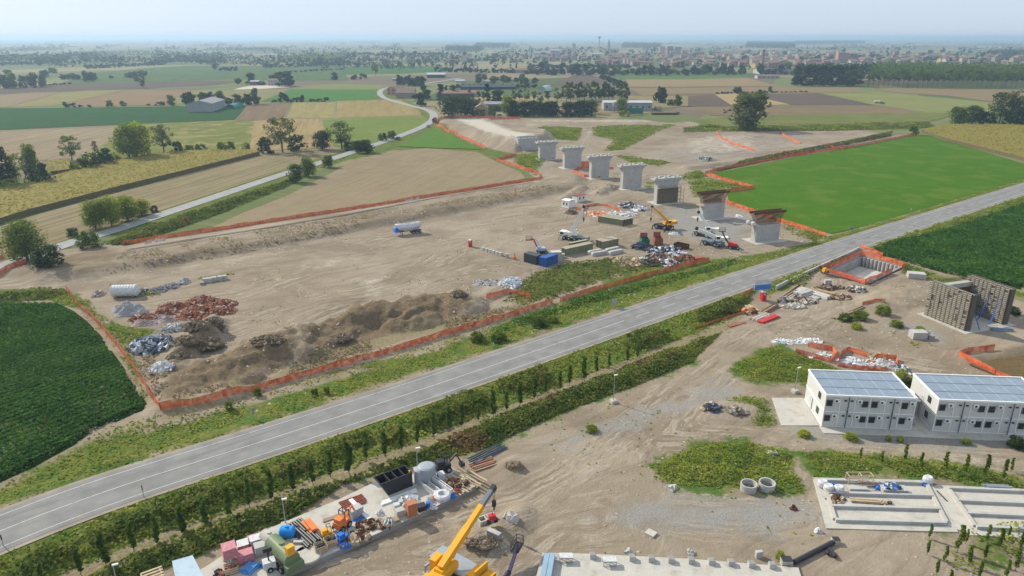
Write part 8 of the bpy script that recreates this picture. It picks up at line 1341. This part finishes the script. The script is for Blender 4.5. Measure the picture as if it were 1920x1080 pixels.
for u, v, m, lb in [(691, 985, M_rust, 'rusty rebar tangle at the slab edge'), (719, 982, M_steel, 'steel scrap tangle beside the rusty rebar'), (660, 1012, M_wood2, 'wood scrap by the blue pump'), (855, 908, M_rust, 'rusty frame pieces near the planks'), (672, 1006, M_rust, 'rusty bits between pump and rebar')]: heap('scrap_tangle', u, v, 34, 14, .35, m, lb, 90, .9, [m, M_wood2, M_rust], u + 3, z=YZ)
bundle('gutter_beam', 660, 936, 697, 975, 1, .3, M_white, 'single pale beam leaning across the slab', 'beam', flat=True, rows=1); bundle('steel_bundle', 640, 949, 682, 934, 6, .12, M_redbr, 'dull red steel bars along the back of the slab', 'steel bars', rows=1, spread=1.4); bundle('plank_stack', 846, 888, 892, 914, 9, .13, [M_wood2, M_wood], 'long timber planks laid out at the slab end', 'planks', flat=True, rows=1, spread=2.2); bundle('plank_stack', 866, 886, 900, 916, 3, .12, [M_wood2, M_conc2], 'pale planks lying past the slab end', 'planks', z=.1, flat=True, rows=1, spread=2)
bundle('pipe_bundle', 880, 866, 943, 835, 5, .1, M_pvc, 'dark blue pipes lying beside the thicket', 'pipes', z=.1, rows=1, spread=2); bundle('plank_stack', 882, 876, 925, 862, 5, .12, [M_wood, M_redbr], 'brown planks lying near the dark blue pipes', 'planks', z=.1, flat=True, rows=1, spread=2); bundle('board', 606, 976, 655, 960, 2, .15, M_wood, 'brown board on the slab behind the small excavator', 'board', flat=True, rows=1)
# ---------------------------------------------------------------- big yellow crane, lower edge
p = Vector((*P0(872, 1082, 0), 0)); r_ = hd((850, 1062), (915, 1100)); base = Vector((*P0(826, 1066, 2.9), 2.9)); gp = P0(923, 983, 1.4); tip = Vector((gp[0], gp[1], ztop(gp[1], 919)))
mobile_crane(p, r_, 9.5, (-3.2, -1.6, 1.4, 3.0), M_yel, M_steel, None, local(p, r_, base), local(p, r_, tip), 'big yellow mobile crane with grey tipped boom at the bottom edge', M_yel, .76, hook=2.0, grey_tip=2, outr=True)
bc = [x for x in COL.objects if x.name.startswith('mobile_crane') and x.parent is None][-1]; t = MB(); t.box(1.2, 2.8, -1.2, 1.0, 1.46, 1.9); t.box(2.5, 2.7, -1.2, 1.0, 1.9, 3.0); t.box(3.0, 4.0, -.6, .9, 1.46, 2.2); t.build('engine_deck', M_yel, bc)
e = Vector((gp[0], gp[1], 1.9)); root = empty('red_grab', e, .3, 'red grab hanging from the big crane over the concrete shaft', 'grab'); t = MB(); t.box(-.45, .45, -.3, .3, .3, .95); t.build('body', M_red, root); t = MB(); [t.bar((x, 0, .3), (x * 1.3, 0, -.35), .12, .5) for x in (-.4, .4)]; t.bar((0, 0, .3), (0, 0, 1.5), .06); t.bar((-.5, 0, .25), (.5, 0, .25), .1); t.build('jaw', M_blk, root)
a0 = Vector((*P0(901, 993), 0)); rz_ = hd((901, 993), (931, 982)); root = empty('concrete_shaft', a0 + Vector((0, 0, .1)), rz_, 'pale concrete shaft block with two square openings', 'shaft'); t = MB(); L, W, H = 2.5, 1.15, 1.0; t.box(0, L, 0, .15, 0, H); t.box(0, L, W - .15, W, 0, H); [t.box(x, x + .16, .15, W - .15, 0, H) for x in (0, L / 2 - .25, L / 2 + .1, L - .16)]; t.box(.16, L - .16, .15, W - .15, 0, .1, 1); t.build('shell', [M_conc2, M_blk], root)
slabbox('grey_block', 912, 1003, hd((912, 1003), (934, 1013)), 1.9, .7, .75, M_concd, 'grey concrete beam block lying in the dug earth', 'block', topm=M_conc); heap('slab_rubble', 958, 975, 18, 12, .7, M_conc2, 'pale broken slabs on the dug earth', 26, 1.0, [M_conc2, M_conc], 140); heap('soil_heap', 905, 1020, 70, 22, .5, M_soil2, 'loose brown earth dug out around the concrete shaft', 120, .3, [M_soil, M_soil2], 141)
p = Vector((*P0(935, 1115, 0), 0)); lift(p, 1.2, [Vector((*P0(940, 1092, 2.2), 2.2)), Vector((*P0(955, 1072, 3.6), 3.6)), Vector((*P0(970, 1026, 4.2), 4.2))], M_blk, 'dark boom lift reaching up with an empty basket at the bottom edge', w=.4, armm=mat('dark violet paint', (.05, .04, .09), .5))
# ---------------------------------------------------------------- plinth slab details
for i, (u, v) in enumerate([(1110, 1049), (1184, 1053), (1220, 1055), (1257, 1057), (1295, 1058), (1333, 1060), (1370, 1062), (1408, 1065), (1447, 1067)]): slabbox('concrete_plinth', u - 4, v, -.03, .75, .75, .6, M_conc, 'small square plinth on the bottom slab', 'plinth', z=.35, grp='small plinths on the bottom slab', topm=M_concd)
for u, v, lb in [(1049, 1056, 'western open metal frame with white top'), (1131, 1063, 'eastern open metal frame with white top')]: t = MB(); t.box(0, 1.6, 0, .9, .72, .8, 1); [t.bar((x, y, 0), (x, y, .72), .08) for x in (.05, .8, 1.55) for y in (.05, .85)]; [t.bar((.05, y, .1), (1.55, y, .1), .06) for y in (.05, .85)]; tag(t.build('metal_frame', [M_steel, M_tarp], loc=Y(u, v, .35)), lb, 'frame')
for i, du in enumerate((0, 11)): a, b = Y(1026 + du * .9, 1040, .9), Y(1016 + du * 1.0, 1092, .9); t = MB(); t.bar((0, 0, 0), b - a, .6, .5); t.bar((0, 0, -.5), (b - a) + Vector((0, 0, -.5)), .3, .3); tag(t.build('steel_profile', mat('pale blue steel', (.26, .37, .47), .45, .1, 1), loc=a), ['outer pale blue steel profile at the west end of the bottom slab', 'inner pale blue steel profile at the west end of the bottom slab'][i], 'profile')
# concrete rings, covers, pipes
for u, v, lb in [(1403, 918, 'western of two concrete rings in the weeds'), (1437, 916, 'eastern of two concrete rings in the weeds')]: t = MB(); t.lathe([(1.12, 0), (1.12, .5), (1.16, .52), (1.16, 1.05), (.98, 1.05), (.98, .1), (.1, .1)], 26); tag(t.build('concrete_ring', M_conc, loc=G(u, v)), lb, 'concrete ring')
slabbox('cover_slab', 1208, 1001, hd((1208, 1001), (1222, 1008)), 1.3, 1.1, .25, M_conc2, 'square concrete cover lying on the open ground', 'cover'); slabbox('inlet_box', 1440, 853, 0, 1.5, .9, .3, M_conc2, 'concrete inlet box in the gap of the weeds', 'box'); slabbox('drain_box', 1562, 1022, 0, .9, .8, .7, M_conc2, 'square concrete drain box at the upper end of the black pipe', 'box', topm=M_blk); slabbox('drain_box', 1466, 1064, 0, 1.3, 1.0, .9, M_conc2, 'square concrete drain box at the lower end of the black pipe', 'box', topm=M_blk); slabbox('stone_slab', 1418, 1048, .2, .9, .5, .9, M_conc, 'upright pale block above the bottom slab', 'block')
a, b = G(1488, 1058), G(1562, 1020); t = MB(); t.cyl((0, 0, .3), b - a + Vector((0, 0, .3)), .32, n=12); tag(t.build('drain_pipe', M_blk, loc=a), 'thick black drain pipe between two concrete boxes', 'pipe'); bundle('pipe_offcut', 1558, 1030, 1569, 1046, 1, .25, M_blk, 'longer black pipe offcut below the drain box', 'pipe', z=.1, rows=1); bundle('pipe_offcut', 1553, 1036, 1558, 1044, 1, .22, M_blk, 'shorter black pipe offcut below the drain box', 'pipe', z=.1, rows=1)
for u, v, m, lb in [(1534, 996, M_tarp, 'small white scrap above the black pipe'), (1297, 1037, M_conc, 'grey crumpled sheet west on the bottom slab edge'), (1178, 1036, M_conc, 'grey tent shaped sheet by the bottom slab'), (1488, 953, M_rust, 'small rusty scrap on the gravel')]: heap('scrap_sheet', u, v, 15, 8, .5, m, lb, 5, .4, [m], u, z=.1)
# things on the ribbed foundation
FZ = .2
for u, v, lb in [(1542, 912, 'white builder sack at the back of the western foundation'), (1553, 921, 'white builder sack marked blue on the western foundation'), (1572, 923, 'white builder sack right of the marked one'), (1739, 905, 'white builder sack between the two foundations')]: t = MB(); t.lathe([(.55, 0), (.72, .3), (.7, .8), (.5, 1.05), (.15, 1.0)], 12); tag(t.build('builder_sack', M_tarp, loc=Y(u, v, FZ)), lb, 'sack')
for u, v, lb in [(1560, 912, 'blue tarp scrap between the white sacks'), (1646, 914, 'blue tarp scrap beside the loaded pallet'), (1730, 907, 'blue tarp scrap beside the eastern sack')]: heap('blue_tarp', u, v, 12, 7, .6, M_blue, lb, 6, .5, [M_blue], u, z=FZ)
cube('pallet_load', 1675, 922, -.05, 3.4, 1.3, .5, M_conc, 'long loaded pallet covered with grey and blue sheets', 'pallet', z=FZ, cover_=M_conc); heap('sheet_heap', 1673, 913, 30, 9, .6, M_conc, 'black and white bundles on the long loaded pallet', 40, .5, [M_blk, M_tarp, M_blue], 150, z=FZ + .7)
cube('pallet_load', 1608, 919, -.05, 2.6, 1.0, .35, M_conc, 'low grey pallet under the timber frame', 'pallet', z=FZ); root = empty('timber_rack', Y(1590, 910, FZ), 0, 'pale timber rack frame at the back of the western foundation', 'rack'); t = MB(); [t.bar((x, y, 0), (x, y, 1.5), .09) for x in (0, 1.8, 3.4) for y in (0, 1.0)]; [t.bar((0, y, z), (3.4, y, z), .09) for y in (0, 1) for z in (.5, 1.5)]; [t.bar((x, 0, 1.5), (x, 1, 1.5), .09) for x in (0, 1.8, 3.4)]; t.build('frame', M_wood2, root)
bundle('plank_stack', 1595, 938, 1648, 942, 6, .12, [M_wood, M_wood2], 'planks lying between the first foundation ribs', 'planks', z=FZ, flat=True, rows=2); bundle('plank_stack', 1610, 903, 1660, 908, 4, .12, [M_wood, M_conc], 'planks along the back rib of the western foundation', 'planks', z=FZ + .4, flat=True, rows=2); bundle('steel_bundle', 1846, 915, 1893, 917, 4, .15, M_steel, 'galvanised profiles behind the eastern foundation', 'profiles', z=.1); bundle('steel_bar', 1756, 919, 1777, 941, 1, .08, M_blk, 'dark bar lying on the strip between foundations', 'bar', z=.14, rows=1); heap('scrap_tangle', 1663, 945, 20, 12, .5, M_wood, 'small bundle of wedges on the western foundation', 40, .35, [M_wood2, M_blk], 151, z=FZ); heap('scrap_tangle', 1568, 937, 34, 14, .4, M_wood, 'wooden scraps with two dark rings on the western foundation', 40, .6, [M_wood2, M_rust], 152, z=FZ)
# ---------------------------------------------------------------- material yard above the cabins
for a_ in [('plank_stack', 1400, 574, 1440, 596, 10, .16, [M_wood2, M_wood, M_conc2], 'long pale planks stacked below the red toilet', 'planks'), ('plank_stack', 1411, 601, 1440, 589, 8, .2, [M_conc, M_wood], 'grey boards stacked west of the red bundle', 'planks'), ('plank_stack', 1430, 588, 1455, 574, 6, .2, [M_wood, M_rust], 'brown boards stacked right below the red toilet', 'planks'), ('red_bundle', 1424, 606, 1456, 593, 6, .2, [M_red], 'bundle of bright red boards beside the track', 'boards'), ('plank_stack', 1498, 543, 1555, 560, 8, .3, [M_tarp, M_wood2], 'white long panels in the middle of the material yard', 'panels'), ('plank_stack', 1520, 541, 1580, 556, 6, .15, [M_wood, M_wood2], 'thin timbers beyond the white panels', 'timbers'), ('plank_stack', 1465, 560, 1500, 536, 6, .15, [M_rust, M_wood], 'rusty bars along the back of the material yard', 'bars'), ('plank_stack', 1470, 565, 1490, 553, 6, .15, [M_rust, M_conc], 'grey rusty bars at the front of the material yard', 'bars'), ('formwork_stack', 1494, 556, 1518, 549, 4, .5, [M_conc], 'square grey formwork panel stack', 'formwork'), ('formwork_stack', 1520, 560, 1535, 555, 3, .3, [M_conc], 'small grey formwork stack east of the square one', 'formwork'), ('blue_planks', 1857, 618, 1898, 620, 5, .2, [mat('grey blue board', (.20, .25, .32), .6)], 'grey blue boards lying before the clad abutment', 'boards'), ('long_timber', 1561, 597, 1616, 575, 2, .3, [M_wood], 'long weathered timber beam beside the orange netting', 'beam'), ('brown_board', 1365, 612, 1395, 604, 3, .15, [M_redbr], 'brown boards by the thicket end', 'boards')]:
    bundle(a_[0], a_[1], a_[2], a_[3], a_[4], a_[5], a_[6], a_[7], a_[8], a_[9], z=.05, flat=True, rows=2 if a_[5] > 3 else 1)
for i, (u, v, w, d, h, m, cm, lb) in enumerate([(1505, 565, 50, 12, .6, M_conc, [M_conc, M_wood, M_rust], 'clutter of grey panels at the front of the material yard'), (1478, 566, 40, 12, .6, M_wood, [M_wood, M_blk, M_conc], 'clutter of dark offcuts behind the red toilet'), (1570, 558, 44, 8, .5, M_rust, [M_rust, M_wood], 'rusty clutter at the east of the material yard'), (1604, 544, 30, 10, .8, M_conc, [M_conc, M_rust], 'grey rusty mesh heap at the yard corner'), (1485, 575, 46, 8, .3, M_wood2, [M_wood2, M_conc], 'thin boards scattered at the near edge of the yard'), (1550, 541, 60, 6, .4, M_wood, [M_wood, M_rust], 'scattered timbers behind the white panels'), (1405, 585, 26, 14, .8, M_rust, [M_orange, M_rust, M_wood], 'rusty and orange tangle below the road sign')]): heap('clutter_heap', u, v, w, d, h, m, lb, 90, 1.1, cm, 170 + i)
cube('panel_stack', 1720, 634, 0, 3.1, 2.0, 1.5, M_conc, 'grey panel stack standing alone beside the track', 'panel stack', z=.0); cube('small_stack', 1744, 636, 0, 1.2, 1.2, .8, M_concd, 'dark small stack right of the lone panel stack', 'stack', z=0); cube('panel_stack', 1717, 521, -.3, 4.2, 2.6, 1.3, M_conc, 'grey panel stack beyond the excavation', 'panel stack', z=0); root = empty('pump_unit', G(1551, 535), 0, 'small grey box unit on rusty skids', 'pump'); t = MB(); t.box(-.8, .8, -.5, .5, .4, 1.5); t.build('housing', M_conc, root); t = MB(); t.box(-1, 1, -.6, -.45, 0, .4); t.box(-1, 1, .45, .6, 0, .4); t.build('skid', M_rust, root)
machine('compressor', 1547, 512, .4, M_yel, 'yellow compressor at the corner of the excavation', 'compressor', 1.0)
for i, (u, v, w, d, h, m, cm, lb) in enumerate([(1470, 641, 44, 10, .25, M_tarp, [M_tarp], 'white powder patch behind the weeds, western'), (1515, 640, 50, 12, .25, M_tarp, [M_tarp], 'white powder patch behind the weeds, eastern'), (1600, 681, 56, 22, 1.0, M_tarp, [M_tarp, M_pvc2], 'blue and white tarpaulin basin, western part'), (1655, 684, 70, 20, .9, M_conc, [M_tarp, M_conc, M_redbr], 'grey and white tarpaulin basin, middle part'), (1692, 694, 26, 18, .8, M_pvc2, [M_tarp, M_pvc], 'pale blue tarpaulin basin, eastern part'), (1537, 668, 50, 12, .4, M_conc, [M_tarp, M_conc], 'grey mud and white foil inside the netting loop'), (1652, 668, 40, 10, .5, M_wood2, [M_wood2, M_wood], 'fan of pale sticks behind the tarpaulin basin'), (1335, 765, 34, 16, .6, M_pvc, [M_blk, M_wood2, M_pvc], 'dark hoses and sticks on a soil hump'), (1380, 770, 40, 14, .8, M_soil2, [M_conc, M_soil2], 'grey rubble hump beside the pad'), (965, 874, 30, 12, .7, M_soil2, [M_soil2], 'ribbed sandy hump beside the track'), (1258, 921 - 5, 16, 8, .15, M_conc2, [M_conc2], 'pale stone patch in the middle of the track')]): heap('cover_heap', u, v, w, d, h, m, lb, 40, .7, cm, 190 + i)
for i, (u, v, vt, w, lb) in enumerate([(1585, 604 - 3, 588, 30, 'western of three round bushes by the long timber'), (1612, 598, 582, 34, 'middle of three round bushes by the long timber'), (1655, 590, 572, 30, 'eastern of three round bushes by the long timber'), (1605, 616, 605, 22, 'small weed tuft below the three bushes'), (1680, 612, 600, 26, 'weed tuft in front of the clad abutment'), (1725, 622, 612, 18, 'weed tuft beside the lone panel stack'), (1508, 818, 808, 34, 'weed tuft at the corner of the concrete pad'), (1595, 823, 812, 32, 'weed tuft before the western cabins'), (1665, 826, 820, 12, 'first small tuft before the cabins'), (1688, 828, 818, 14, 'second small tuft before the cabins'), (1812, 832, 824, 18, 'tuft before the eastern cabins'), (1905, 838, 818, 34, 'bush before the eastern cabins at the frame edge'), (1688, 715, 690, 26, 'bright bush behind the gap of the cabin blocks'), (1700, 735, 705, 34, 'dark bush between the cabin blocks'), (1462, 1050, 1032, 18, 'green tuft at the bottom drain box'), (1900, 590, 575, 26, 'dark bush beside the clad abutment'), (1110, 808, 800, 40, 'grass tuft in the middle of the track'), (590, 742, 728, 16, 'dark bush on the upper verge'), (613, 740, 724, 14, 'second dark bush on the upper verge'), (895, 640, 622, 30, 'dark bramble clump on the upper verge'), (935, 640, 625, 34, 'larger bramble clump on the upper verge'), (1010, 612, 594, 36, 'dark bramble clump below the fence gap'), (1035, 605, 592, 24, 'small bramble clump below the fence gap'), (430, 768, 752, 16, 'greyish shrub growing through the long fence'), (483, 742, 726, 18, 'brown shrub growing through the long fence')]): tree(u, v, vt, w, 'bush', 'y' if 'tuft' in lb or 'bright' in lb else 'm' if 'three' in lb or 'clump' in lb or 'verge' in lb or 'shrub' in lb else 'd', lb)
